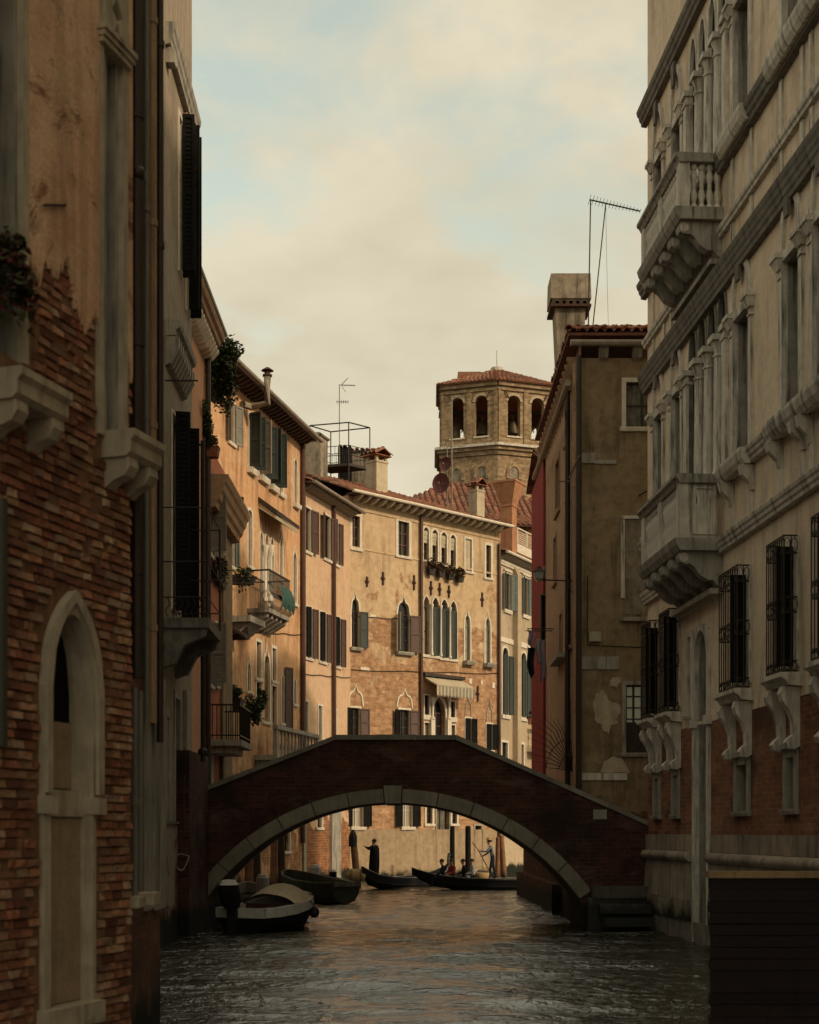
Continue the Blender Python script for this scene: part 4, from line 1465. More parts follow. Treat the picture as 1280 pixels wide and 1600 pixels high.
# upper windows: stone jambs, capitals and sills on corbels
w1u0, w1u1 = H.u(-26), H.u(30)
w1z = H.z(38, 572)
w2u0, w2u1 = H.u(156), H.u(187)
w2z = H.z(170, 688)
H.ops.append(dict(u0=w1u0, u1=w1u1, z0=w1z, z1=12.5, head='round', rise=.3, dep=.42))
H.ops.append(dict(u0=w2u0, u1=w2u1, z0=w2z, z1=12.8, head='ogee', rise=1.2, dep=.42))


def gothic_surround(u0, u1, z0, zc, ztop, hd, rise):
    s = MB()
    inn = outline(u0 + .004, u1 - .004, z0, ztop - .004, hd, rise)
    out = outline(u0 - .075, u1 + .075, z0, ztop + .1, hd, rise + .05)
    ring(s, inn, out, -.045, .05)
    w = H._bld('window', s, 'door_stone')
    s = MB()
    s.box(u0 + .002, u0 + .16, .02, .40, z0, ztop - rise - .01)
    s.box(u1 - .16 if u1 - u0 > .5 else u1 - .05, u1 - .002, .015, .40, z0, ztop - rise - .01)
    s.build('stone_reveal', 'grey_stone', w)
    s = MB()
    for k, (dz, e) in enumerate(((0, .05), (.05, .075), (.10, .10))):
        for a, b_ in ((u0 - .06 - e * .5, u0 + .12 + e), (u1 - .12 - e, u1 + .06 + e * .5)):
            s.box(a, b_, -.05 - e * .8, .30, zc + dz, zc + dz + .048)
    for a, sg in ((u0 + .03, 1), (u1 - .03, -1)):
        pts = [(a - .06 * sg, zc + .16), (a + .10 * sg, zc + .16), (a + .14 * sg, zc + .30), (a + .05 * sg, zc + .38), (a + .12 * sg, zc + .50), (a - .06 * sg, zc + .56)]
        s.prism_y(pts if sg < 0 else pts[::-1], -.08, .2)
    s.build('capital', 'door_stone', w)
    s = MB()
    s.add([(u0 + .01, .41, z0), (u1 - .01, .41, z0), (u1 - .01, .41, ztop), (u0 + .01, .41, ztop)], [(0, 1, 2, 3)])
    s.build('pane', 'dark_room', w)
    return w


wA = gothic_surround(w1u0, w1u1, w1z, 11.0, 12.5, 'round', .3)
wB = gothic_surround(w2u0, w2u1, w2z, H.z(180, 98), 12.8, 'ogee', 1.2)
for w, pa, pb, py, side in ((wA, 34, 114, 592, 0), (wB, 210, 259, 690, 1)):
    ua, ub = H.u(pa, .33), H.u(pb, .33)
    z1 = H.z(pa, py - 22, .33)
    s = MB()
    s.sweep_x([(0, z1), (-.33, z1), (-.33, z1 - .06), (-.29, z1 - .10), (-.29, z1 - .20), (-.24, z1 - .24), (0, z1 - .24)], ua, ub)
    s.build('sill', 'door_stone', w)
    for x in (ua + .03, ub - .19):
        s = MB()
        s.sweep_x([(0, z1 - .243), (-.26, z1 - .243), (-.27, z1 - .32), (-.22, z1 - .40), (-.10, z1 - .44), (-.02, z1 - .50), (0, z1 - .50)], x, x + .16)
        s.build('sill_corbel', 'door_stone', w)
# plaster still clinging to the upper wall, with a ragged lower edge
s = MB()
rr = random.Random(21)
ps0, ps1 = H.u(-160), H.L - .015
zpl = H.z(100, 455)
nn = 150
spans = [(max(ps0, w1u1 + .08), w2u0 - .08), (w2u1 + .08, ps1), (ps0, w1u0 - .08)]
for a, b_ in spans:
    if b_ - a < .02:
        continue
    k = max(2, int((b_ - a) / .006))
    prev = None
    for i in range(k + 1):
        x = a + (b_ - a) * i / k
        zz_ = zpl + .55 * mnoise.noise((x * 2.1, 3.1, 0)) + .30 * mnoise.noise((x * 6, 7.7, 0)) + .10 * mnoise.noise((x * 22, 1.7, 0)) + .06 * mnoise.noise((x * 60, 4.7, 0)) - .45 * (x - H.u(100))
        if prev:
            x0, z0_ = prev
            s.add([(x0, -.034, z0_), (x, -.034, zz_), (x, -.040, zz_ + .05), (x0, -.040, z0_ + .05), (x, -.038, 15.5), (x0, -.038, 15.5), (x0, 0, z0_), (x, 0, zz_)],
                  [(0, 1, 2, 3), (3, 2, 4, 5), (6, 7, 1, 0)])
        prev = (x, zz_)
H._bld('plaster', s, 'old_plaster')


def plaster_edge(x):
    return zpl + .55 * mnoise.noise((x * 2.1, 3.1, 0)) + .30 * mnoise.noise((x * 6, 7.7, 0)) - .45 * (x - H.u(100))


# bricks
variants = []
for k in range(10):
    s = MB()
    rr = random.Random(100 + k)
    p_ = []
    for y, kx, kz in ((.5, 1, 1), (-.30, 1, 1), (-.5, .94, .84)):
        for x, z in ((-.5, -.5), (.5, -.5), (.5, .5), (-.5, .5)):
            p_.append((x * kx * (1 + rr.uniform(-.07, .02)), y + (rr.uniform(-.16, .14) if y < 0 else 0), z * kz * (1 + rr.uniform(-.16, .05))))
    s.add(p_, [(0, 1, 2, 3)] + [(i * 4 + j, i * 4 + 4 + j, i * 4 + 4 + (j + 1) % 4, i * 4 + (j + 1) % 4) for i in (0, 1) for j in range(4)] + [(8, 11, 10, 9)])
    variants.append(s.mesh('brick', 'wall_brick'))
slots = []
rr = random.Random(5)
z = .1
row = 0
ub0, ub1 = H.u(-30), H.L - .01
while z < zpl + .9:
    x = ub0 - rr.uniform(0, .25)
    ch = .080 + rr.uniform(-.007, .007)
    while x < ub1:
        ln = rr.choice((.20, .18, .21, .10, .11, .17, .14)) * rr.uniform(.85, 1.12)
        a, b_ = max(x, ub0), min(x + ln, ub1)
        x += ln + .012
        if b_ - a < .04 or rr.random() < .035:
            continue
        uc, zc = (a + b_) / 2, z + ch / 2
        if zc > plaster_edge(uc) + .06:
            continue
        hwid = (du1 - du0) / 2 + .12
        if zc < dsp and dz0 - .15 < zc and b_ > du0 - .11 and a < du1 + (.13 if zc > H.z(100, 1280) else .06):
            continue
        if dsp <= zc < dz1 + .22:
            f = (zc - dsp) / (dz1 + .22 - dsp)
            hw = hwid * math.sqrt(max(0, 1 - f ** 1.8))
            c = (du0 + du1) / 2
            if b_ > c - hw and a < c + hw:
                continue
        if (w1u0 - .08 < b_ and a < w1u1 + .08 and zc > w1z - .26) or (w2u0 - .08 < b_ and a < w2u1 + .08 and zc > w2z - .26):
            continue
        slots.append((uc, zc, b_ - a - .003, ch - .009))
    z += ch
    row += 1
seen = [q for q in slots if H.u(0) - .1 < q[0] and H.z(100, 1610) < q[1]]
rest = [q for q in slots if not (H.u(0) - .1 < q[0] and H.z(100, 1610) < q[1])]
seen.sort(key=lambda q: -(q[2] * q[3]))
rest += seen[300:]
for uc, zc, ln, ht in seen[:300]:
    er = .035 * max(0, mnoise.noise((uc * 2.2, 9.1, zc * 1.6)))
    o = H._put('brick', rnd.choice(variants), (uc, .018 + er - rnd.uniform(-.008, .014), zc), rnd.uniform(-.03, .03))
    o.scale = (ln, .085, ht)
    o.rotation_euler[1] = rnd.uniform(-.02, .02)
s = MB()
for uc, zc, ln, ht in rest:
    y = -.025 - rnd.uniform(0, .016)
    j = lambda k: rnd.uniform(-k, k)
    me_ = variants[rnd.randrange(10)]
    y = .018 + .035 * max(0, mnoise.noise((uc * 2.2, 9.1, zc * 1.6))) - rnd.uniform(-.008, .014)
    s.add([(uc + q.co.x * ln + j(.004), y + q.co.y * .085, zc + q.co.z * ht + q.co.x * ln * j(.03)) for q in me_.vertices], [tuple(f_.vertices) for f_ in me_.polygons])
o = H._bld('brickwork', s, 'wall_brick_mass')
o['kind'] = 'stuff'
s = MB()
s.tube([(H.u(60), -.06, H.z(60, 322)), (H.u(93), -.06, H.z(93, 322))], .012, 5)
H._bld('iron_bar', s, 'rust_iron')
s = MB()
s.tube([(H.u(3, .1), -.1, H.z(3, 1165, .1)), (H.u(3, .1), -.1, H.z(3, 780, .1))], .045, 8)
H._bld('drainpipe', s, 'boat_green', smooth=True)
H.wall()
pc = H.world(H.u(-4), -.10, H.z(12, 440))
plant('window_plant', 'green plant spilling over the near window sill of the brick house', pc, (.20, .20, .42), 900, .045, 4, 'leaf_flower', clumps=6, droop=.3)

# ------------------------------------------------------------------ palace along the other bank
pL = wpt(1012, 36.7)
_sl = (495 - 640) / F
pR = (pL[0] + _sl * (-8 - 36.7), -8.0)
PC = H = House('palace', 'cream palace with stone cornices, two stone balconies and barred windows', pL, pR, 27.0, 12.0, 'cream_plaster', zones=[(2.42, 'base_stone'), (4.95, 'palace_brick')], cat='palace')
CUTR = H.u(1700)
ZB2, ZSILL, ZC3, ZL2, ZU, ZTOP = 8.70, 10.05, 14.40, 15.30, 16.80, 21.3


def rail_m(name, u0, u1, z0, z1, proj, mat='grey_stone', steps=3):
    return H.moulding(name, u0, u1, z0, z1, proj, mat, steps)


rail_m('cornice', -.12, H.L, ZTOP - .40, ZTOP, .27, 'dark_stone')
rail_m('cornice', -.22, H.L, 24.6, 24.9, .25, 'stone', 2)
rail_m('sill_course', -.18, H.L, ZU - .38, ZU, .26, 'dark_stone')
rail_m('string_course', -.10, H.L, ZL2 - .20, ZL2, .14, 'stone', 2)
rail_m('cornice', -.10, H.L, ZC3 - .50, ZC3, .26, 'dark_stone', 4)
rail_m('sill_course', -.15, H.L, ZSILL - .28, ZSILL, .24, 'stone', 3)
rail_m('string_course', -.12, H.L, ZB2 - .30, ZB2, .20, 'stone', 3)
# window bays, far to near (pixel columns of the openings)
BAYS = [(1024, 1037), (1052, 1066), (1149, 1173), (1226, 1252), (1274, 1306), (1400, 1450), (1560, 1630)]
ARC = (1077, 1138)
for zf, zs, za in ((ZSILL, 13.0, 14.0), (ZU, 19.45, 20.65)):
    for k, (xa, xb) in enumerate(BAYS):
        ua, ub = H.u(xa), H.u(xb)
        w = H.window(ua, ub, zf + .02, zs, fw=.17, proud=.06, dep=.34, fmat='stone', pane='glass', sash='dark_wood', sill=None, bars=(1, 3), rev='grey_stone')
        s = MB()                                    # blind lunette and its stained key over the opening
        r = (ub - ua) / 2
        ring(s, outline(ua + .02, ub - .02, zs + .20, za, 'round', za - zs - .22), outline(ua - .17, ub + .17, zs + .20, za + .16, 'round', za - zs - .06), -.07, .02)
        s.build('arch', 'stone', w)
        s = MB()
        s.prism_y([((ua + ub) / 2 - .10, za - .35), ((ua + ub) / 2 + .10, za - .35), ((ua + ub) / 2 + .15, za + .2), ((ua + ub) / 2 - .15, za + .2)], -.14, -.071)
        s.build('keystone', 'dark_stone', w)
        for x0, x1 in ((ua - .24, ua + .0), (ub - .0, ub + .24)):
            s = MB()
            s.box(x0 + .03, x1 - .03, -.09, .0, zs - .28, zs - .24)
            s.frustum((x0 + x1) / 2, -.045, zs - .12, x1 - x0 - .04, .12, zs + .06, x1 - x0 + .10, .26)
            s.box(x0 - .07, x1 + .07, -.20, .02, zs + .062, zs + .15)
            s.build('capital', 'stone', w)
            # the thin pilaster strips that run on below each jamb
        for x0 in (ua - .20, ub + .04):
            H.slab('wall_strip', x0, x0 + .16, -.045, -.002, zf - 1.25 if zf == ZSILL else ZL2 + .005, zf - .39 if zf == ZU else zf - .285, 'stone')
            if zf == ZU:
                H.slab('wall_strip', x0, x0 + .16, -.045, -.002, ZC3 + .03, ZL2 - .205, 'stone')
        s = MB()                                    # the sill course breaks forward under each window
        pr = .07
        s.sweep_x([(-.22, zf - .30), (-.22 - pr, zf - .2), (-.26 - pr, zf - .06), (-.26 - pr, zf + .012), (-.1, zf + .012), (-.1, zf - .30)], ua - .34, ub + .34)
        s.build('sill', 'stone', w)
        if zf == ZSILL:
            for x in (ua - .18, ub + .18):
                s = MB()
                s.sweep_x([(-.002, zf - .31), (-.002, zf - .80), (-.06, zf - .80), (-.10, zf - .66), (-.26, zf - .50), (-.30, zf - .31)], x - .09, x + .09)
                s.build('sill_corbel', 'stone', w)
    # the arcade of four arches with three columns
    ua, ub = H.u(ARC[0]), H.u(ARC[1])
    nb = 4
    wd = (ub - ua) / nb
    for i in range(nb):
        x0, x1 = ua + wd * i + .10, ua + wd * (i + 1) - .10
        w = H.window(x0, x1, zf + .02, za, head='round', rise=min(za - zs - .25, 1.2), fw=.095, proud=.03, dep=.85, fmat='dark_stone' if zf == ZSILL else 'stone', pane='dark_room', sash=None, sill=None, name='arch_bay', rev='wet_shade_stone')  # dark reveals: shade of the deep arches painted in, with their black stains
        s = MB()
        s.box(x0 + .01, x1 - .01, .72, .78, zf + .03, zs)
        s.box((x0 + x1) / 2 - .02, (x0 + x1) / 2 + .02, .70, .719, zf + .03, zs)
        s.build('pane', 'glass', w)
    for i in range(nb + 1):
        x = ua + wd * i
        s = MB()
        zc = zs + .15
        if i in (0, nb):
            s.box(x - .16, x + .08, -.10, .35, zf + .02, zc - .32)
            s.box(x - .19, x + .11, -.13, .36, zc - .32, zc - .26)
            s.box(x - .16, x + .08, -.10, .35, zc - .26, zc - .12)
            s.box(x - .21, x + .13, -.16, .37, zc - .119, zc)
            H._bld('pilaster', s, 'stone')
        else:
            s.box(x - .17, x + .17, -.13, .21, zf + .02, zf + .12)
            s.lathe([(.16, zf + .12), (.16, zf + .18), (.135, zf + .22), (.14, zf + .9), (.118, zc - .46), (.145, zc - .44), (.145, zc - .40), (.115, zc - .38), (.13, zc - .26), (.19, zc - .12)], x, .04, 14)
            s.box(x - .21, x + .21, -.17, .25, zc - .121, zc)
            H._bld('column', s, 'stone', smooth=True)


def stone_balcony(z_rail, z_base, solid_end):
    cu = H.u(1131)
    off = .96
    u0 = H.loc(1002.5, 800, off)[0]
    s = MB()
    s.sweep_x([(-off - .10, z_base), (-off - .06, z_base - .14), (-off + .02, z_base - .26), (-.003, z_base - .26), (-.003, z_base)], u0 - .05, cu + .05)
    bl = H._bld('balcony', s, 'grey_stone')
    s = MB()
    pf = lambda o: [(-o - .10, z_rail), (-o - .10, z_rail - .07), (-o - .04, z_rail - .12), (-o, z_rail - .20), (-o + .22, z_rail - .20), (-o + .22, z_rail)]
    s.sweep_x(pf(off), u0 - .08, cu + .08)
    for a, b_ in ((u0 - .08, u0 + .2), (cu - .2, cu + .08)):
        s.box(a, b_, -off + .221, -.003, z_rail - .19, z_rail - .004)
    s.build('balcony_rail', 'grey_stone', bl)
    for x in (u0 + .10, (u0 + cu) / 2, cu - .10):
        s = MB()
        s.box(x - .13, x + .13, -off, -off + .22, z_base + .002, z_rail - .202)
        s.build('balcony_post', 'stone', bl)
    hb = z_rail - z_base - .206
    if solid_end:
        s = MB()                                    # cracked panel at the near end
        s.box(cu - .16, cu - .02, -off + .222, -.15, z_base + .002, z_rail - .192)
        s.box(cu - .018, cu + .01, -off + .30, -off + .36, z_base + .08, z_rail - .26)
        s.box(cu - .018, cu + .01, -.24, -.20, z_base + .08, z_rail - .26)
        s.box(cu - .018, cu + .01, -off + .36, -.24, z_base + .08, z_base + .12)
        s.box(cu - .018, cu + .01, -off + .36, -.24, z_rail - .30, z_rail - .26)
        s.build('end_panel', 'stone', bl)
        s = MB()
        s.tube([(cu - .016, -.62, z_rail - .3), (cu - .016, -.58, z_rail - .55), (cu - .016, -.64, z_rail - .8), (cu - .016, -.6, z_base + .12)], .012, 4)
        s.build('crack', 'black_shutter', bl)
    s = MB()
    k = hb
    s.lathe([(.075, 0), (.075, .07 * k), (.04, .13 * k), (.085, .30 * k), (.04, .48 * k), (.055, .52 * k), (.04, .56 * k), (.085, .74 * k), (.04, .88 * k), (.075, .93 * k), (.075, k)], 0, 0, 10)
    me = s.mesh('baluster', 'stone', True)
    n = 8
    m_ = (u0 + cu) / 2
    for a, b_ in ((u0 + .23, m_ - .13), (m_ + .13, cu - .23)):
        for i in range(n):
            put('baluster', me, bl, (a + (b_ - a) * (i + .5) / n, -off + .11, z_base + .003))
    for i in range(4):
        for e in ((u0 + .10,) if solid_end else (u0 + .10, cu - .10)):
            put('baluster', me, bl, (e, -off + .34 + i * .17, z_base + .003))
    for i in range(5):                              # scrolled brackets below
        x = u0 + .22 + (cu - u0 - .44) * i / 4
        zt = z_base - .262
        s = MB()
        s.sweep_x([(-.003, zt), (-.90, zt), (-.95, zt - .10), (-.92, zt - .22), (-.80, zt - .27), (-.70, zt - .26), (-.60, zt - .34), (-.48, zt - .50), (-.32, zt - .60), (-.20, zt - .60), (-.12, zt - .70), (-.003, zt - .78)], x - .13, x + .13)
        b2 = s.build('balcony_bracket', 'grey_stone', bl)
        s = MB()
        s.tube([(x - .145, -.83, zt - .13), (x + .145, -.83, zt - .13)], .10, 10)
        s.build('scroll', 'stone', b2, smooth=True)
    s = MB()
    s.box(u0 + .05, cu - .05, -.28, -.005, z_base - 1.16, z_base - 1.045)
    s.build('wall_plate', 'grey_stone', bl)


stone_balcony(ZSILL + .02, ZB2 + .02, True)
stone_balcony(ZU + .05, ZL2 + .42, False)

# barred cage windows of the mezzanine with consoles and the little basement windows under them
CAGES = [(1002, 1016, 1030), (1030, 1045, 1062), (1124, 1152, 1171), (1198, 1225, 1250), (1268, 1310, 1345)]
for k, (fa, fb, nw) in enumerate(CAGES):
    off = .30
    a, b_ = H.loc(fa, 1000, off)[0], H.loc(fb, 1000, off)[0]
    if k == 0:
        a = max(a, .05)
    z0, z1 = 5.36, 7.80
    w = H.window(a + .22, b_ - .22, z0 + .1, z1 - .15, fw=.16, proud=.05, dep=.30, fmat='stone', pane='glass', sash='dark_wood', sill=None, bars=(1, 2),
                 shut=(('R', 92, .30, BS),))
    s = MB()
    y = -off
    for z in (z0, z0 + .18, z0 + 1.05, z0 + 1.32, z1 - .34, z1 - .03):
        s.box(a, b_, y - .012, y + .012, z, z + .028)
        for x in (a, b_):
            s.box(x - .012, x + .012, y + .013, -.055, z, z + .028)
    n = 9
    for i in range(n):
        x = a + (b_ - a) * i / (n - 1)
        s.tube([(x, y, z0), (x, y, z1)], .013, 5)
    for x in (a, b_):
        s.tube([(x, -.17, z0), (x, -.17, z1)], .013, 5)
    # wrought scrolls at the head, the belt and the foot
    for zc, hgt in ((z1 - .18, .13), (z0 + 1.20, .11), (z0 + .10, .07)):
        for i in range(n - 1):
            x = a + (b_ - a) * (i + .5) / (n - 1)
            rx = (b_ - a) / (n - 1) * .42
            s.tube([(x + rx * math.cos(t), y, zc + hgt * math.sin(t)) for t in [q * math.pi / 5 for q in range(11)]], .010, 4)
        for x in (a, b_):
            for yc in (-.24, -.11):
                s.tube([(x, yc + .055 * math.cos(t), zc + hgt * math.sin(t)) for t in [q * math.pi / 5 for q in range(11)]], .010, 4)
    s.build('window_grille', 'iron', w)
    s = MB()
    s.sweep_x([(-off - .10, z0 - .02), (-off - .10, z0 - .10), (-off, z0 - .16), (-off + .05, z0 - .24), (-.003, z0 - .26), (-.003, z0 - .02)], a - .12, b_ + .12)
    s.build('sill', 'stone', w)
    for x in (a + .10, b_ - .10):
        s = MB()
        zt = z0 - .262
        s.sweep_x([(-.003, zt), (-off - .02, zt), (-off - .06, zt - .12), (-off - .02, zt - .26), (-.20, zt - .42), (-.13, zt - .62), (-.12, zt - .86), (-.20, zt - .92), (-.26, zt - 1.0), (-.22, zt - 1.10), (-.10, zt - 1.12), (-.003, zt - 1.06)], x - .10, x + .10)
        s.build('console', 'stone', w)
    if k < 5:
        c = (a + b_) / 2
        hw = (b_ - a) / 2 - .18
        H.window(c - hw + .12, c + hw - .06, 2.92, 3.86, fw=.15, proud=.05, dep=.28, fmat='grey_stone', pane='dark_room', sash=None, sill=.10, silld=.10, name='basement_window', cap=True, rev='grey_stone')
# doorway on the water and the small window next to it
H.window(H.u(1088.5), H.u(1108), -.9, 7.0, head='round', rise=.62, fw=.16, proud=.07, dep=.45, fmat='stone', pane='dark_stone', sash=None, sill=None, name='water_door', rev='grey_stone')
for x in (H.u(1088.5) - .10, H.u(1108) + .10):
    H.slab('impost_stone', x - .16, x + .16, -.14, -.002, 4.86, 5.06, 'stone')
H.window(H.u(1076.5), H.u(1082), 5.2, 7.0, fw=.12, proud=.05, dep=.25, fmat='stone', pane='glass', sash='dark_wood', sill=.10)
rail_m('hood_moulding', H.u(1064), H.u(1122), 7.55, 7.70, .14, 'stone', 2)
# brick / plaster seam, base course of single stones, torus and the battered foot
H.slab('seam_band', .005, H.L, -.012, -.001, 4.92, 4.985, 'cream_plaster')
da, db = H.u(1087) - .16, H.u(1109.5) + .16
rr = random.Random(8)
x = -.02
tor = []
while x < CUTR:
    wd = rr.uniform(.75, 1.25)
    e = min(x + wd, da) if x < da else (x + wd)
    if da - .01 <= x < db:
        x = db
        continue
    H.slab('base_stone', x + .006, e - .006, -.045 - rr.uniform(0, .012), -.002, 2.06, 2.44, 'base_stone')
    s = MB()
    r = .125
    s.sweep_x([(-.02 - r * math.cos(t) * 1.3, 1.93 + r * math.sin(t)) for t in [math.pi * (q / 8 - .5) for q in range(9)]], x + .004, e - .004)
    H._bld('base_moulding', s, 'base_stone', smooth=True)
    s = MB()
    s.sweep_x([(-.002, 1.80), (-.06, 1.80), (-.10 - rr.uniform(0, .02), .92), (-.002, .92)], x + .006, e - .006)
    H._bld('base_slab', s, 'base_stone')
    s = MB()
    s.sweep_x([(-.002, .912), (-.12 - rr.uniform(0, .03), .905), (-.10, .45), (-.002, .45)], x + .012, e - .012)
    H._bld('base_slab', s, 'base_stone')
    x = e
H.slab('foot_wall', .03, H.L, -.07, -.001, -1.2, .45, 'dark_stone')
H.wall()

# ------------------------------------------------------------------ dark red plank screen standing in the canal
zt = CAMH + (HY - 1372) / F * 18
xa = (1110 - CX) / F * 18
SC = thing('plank_screen', 'dark red plank screen under a pale beam, standing in the water by the palace', 'hoarding', (xa, 18, 0))
n = 15
for i in range(n):
    z0 = -.3 + (zt + .3) * i / n
    s = MB()
    s.box(rnd.uniform(-.03, .02), 3.42, -.02 + rnd.uniform(-.014, .012), .03, z0 + rnd.uniform(.003, .012), z0 + (zt + .3) / n - .002)
    s.v = [(x, y + rnd.uniform(-.008, .008), z + rnd.uniform(-.006, .006)) for x, y, z in s.v]
    s.build('plank', 'red_plank', SC)
s = MB()
s.box(.01, 3.41, .0305, .05, -.3, zt)
s.build('backing', 'red_plank', SC)
for x in (.05, 1.4, 2.8):
    s = MB()
    s.box(x, x + .12, .031, .15, -1.2, zt - .01)
    s.build('post', 'pile_dark', SC)
s = MB()
s.box(-.03, 3.42, -.06, .16, zt + .003, zt + .085)
s.build('top_beam', 'beam_wood', SC)

# ------------------------------------------------------------------ tan house beyond the bridge, its two visible sides
KX = (908 - CX) / F * 41
TH = H = House('tan_house', 'stained brown tan house with patched plaster and a tall block chimney beyond the bridge', (KX, 41), (KX + 6.0, 41), 16.3, 10.6, 'brown_plaster', skip='l')
H.winpx(978, 1030, 597, 668, fw=.12, pane='old_wood', sash='dark_wood', dep=.16, bars=(1, 1), sill=.12, fmat='white_stone')
H.window(H.u(978), H.u(1030), H.z(990, 1176), H.z(990, 1070), fw=.11, pane='lit_pane', sash='dark_wood', dep=.2, bars=(3, 5), sill=.12, fmat='grey_stone')
s = MB()
s.box(H.u(979), H.u(1030), .13, .16, H.z(990, 1176) + .02, H.z(990, 1128))
H._bld('lower_shutter', s, 'dark_wood')
# blind window frame, ledges, bands and patches of new plaster
H.slab('blind_frame', H.u(970), H.u(976), -.05, -.002, H.z(973, 935), H.z(973, 812), 'stone')
H.slab('blind_frame', H.u(970), H.u(1035), -.052, -.002, H.z(973, 811), H.z(973, 806), 'stone')
H.slab('blind_infill', H.u(977), H.u(1035), -.012, -.002, H.z(973, 960), H.z(973, 812), 'soot_plaster')
H.slab('ledge', H.u(968), H.u(1035), -.14, -.002, H.z(973, 971), H.z(973, 965), 'grey_stone')
H.slab('stone_band', H.u(909), H.u(930), -.05, -.002, H.z(920, 724), H.z(920, 708), 'grey_stone')
H.slab('stone_band', H.u(930), H.u(963), -.04, -.002, H.z(940, 725), H.z(940, 719), 'grey_stone')
H.slab('stone_band', H.u(909), H.u(967), -.04, -.002, H.z(940, 1046), H.z(940, 1026), 'grey_stone')
H.slab('stone_band', H.u(908.5), H.u(980), -.045, -.002, H.z(940, 1219), H.z(940, 1208), 'stone')


def patch(pts, jag, mat='stone', seed=1):
    rr_ = random.Random(seed)
    P = []
    for i in range(len(pts)):
        (x0, y0), (x1, y1) = pts[i], pts[(i + 1) % len(pts)]
        for t in (0, .33, .66):
            P.append((H.u(x0 + (x1 - x0) * t) + rr_.uniform(-jag, jag), H.z(940, y0 + (y1 - y0) * t) + rr_.uniform(-jag, jag)))
    s_ = MB()
    s_.prism_y(P, -.022, -.001)
    return H._bld('plaster_patch', s_, mat)


patch([(927, 1100), (932, 1085), (942, 1077), (951, 1095), (968, 1100), (970, 1115), (963, 1122), (965, 1130), (955, 1134), (950, 1146), (942, 1142), (940, 1134), (930, 1126)], .03, 'chimney_plaster', 3)
patch([(952, 1070), (957, 1059), (968, 1056), (970, 1066), (962, 1074)], .03, 'chimney_plaster', 4)
patch([(938, 1207), (944, 1190), (956, 1182), (972, 1185), (984, 1207)], .02, 'chimney_plaster', 5)
s = MB()
s.box(H.u(920), H.u(938), -.16, -.003, H.z(929, 1003), H.z(929, 988))
bxl = H._bld('wall_box', s, 'box_plastic')
s = MB()
s.tube([(H.u(918), -.02, H.z(918, 900)), (H.u(918), -.02, H.z(918, 1008)), (H.u(1010), -.02, H.z(918, 1012))], .014, 4)
H._bld('cable', s, 'iron')
s = MB()
s.tube([(H.u(998), -.01, H.z(998, 775)), (H.u(1010), -.9, H.z(998, 775))], .02, 5)
H._bld('iron_rod', s, 'iron')
H.wall()
H.brackets(.15, H.L, H.z(960, 541, .3), 6, w=.26, h=.34, d=.30, mat='grey_stone', name='eave_bracket')
H.slab('eave_wall', -.002, H.L, -.02, .0, H.z(960, 532), 16.9, 'dark_wood')
H.gutter(-.35, H.L, H.z(960, 535, .45), -.42, .10)
# roof of single tiles at its front edge, the rest one mass
zr = 16.93
s = MB()
r = .11
pts = []
for y, sc, lf in ((0, 1.0, .03), (.46, .82, 0)):
    for a in range(0, 181, 30):
        pts.append((r * sc * math.cos(math.radians(a)), y, lf + r * sc * .85 * math.sin(math.radians(a))))
for y, sc, lf in ((0, .82, .03), (.46, .66, 0)):
    for a in range(0, 181, 30):
        pts.append((r * sc * math.cos(math.radians(a)), y, lf + r * sc * .85 * math.sin(math.radians(a))))
s.add(pts, [(i + 1, i, i + 7, i + 8) for i in range(6)] + [(i, i + 1, i + 15, i + 14) for i in range(6)])
tl = s.mesh('roof_tile', 'roof_tile', True)
sl_ = .36
hipx = -.40


def thz(x, y):
    return zr + sl_ * max(0, min(y + .35, (x - hipx)))


for i in range(18):
    x = hipx + .13 + i * .262
    for j in range(9):
        y = -.35 + j * .38
        if x - hipx + .12 < y + .35:
            continue
        o = H._put('roof_tile', tl, (x + rnd.uniform(-.015, .015), y + rnd.uniform(-.02, .02), thz(x, y) + .01), rnd.uniform(-.05, .05))
        o.rotation_euler[0] = math.atan(sl_)
for j in range(18):                                 # the slope over the canal side and the hip between
    y = -.2 + j * .262
    for i in range(9):
        x = hipx + i * .38
        if y + .35 + .12 < x - hipx:
            continue
        o = H._put('roof_tile', tl, (x + rnd.uniform(-.02, .02), y + rnd.uniform(-.015, .015), thz(x, y) + .01), -math.pi / 2 + rnd.uniform(-.05, .05))
        o.rotation_euler[0] = math.atan(sl_)
for k in range(14):
    t = k * .30
    o = H._put('roof_tile', tl, (hipx + t, -.35 + t, zr + sl_ * t + .07), -math.pi / 4)
    o.rotation_euler[0] = math.atan(sl_ * .72)
    o.scale = (1.25, 1.0, 1.2)
s = MB()
nx_ = 14
for i in range(nx_):
    for j in range(nx_):
        xs_ = [hipx + (H.L - hipx) * q / nx_ for q in (i, i + 1)]
        ys_ = [-.35 + (H.D + .2) * q / nx_ for q in (j, j + 1)]
        s.quad(*[(xs_[a], ys_[b_], thz(xs_[a], ys_[b_])) for a, b_ in ((0, 0), (1, 0), (1, 1), (0, 1))])
s.box(hipx, H.L, -.35, 0, zr - .09, zr - .01)
s.box(hipx, 0, 0, H.D, zr - .09, zr - .01)
H._bld('roof', s, 'roof_tile')

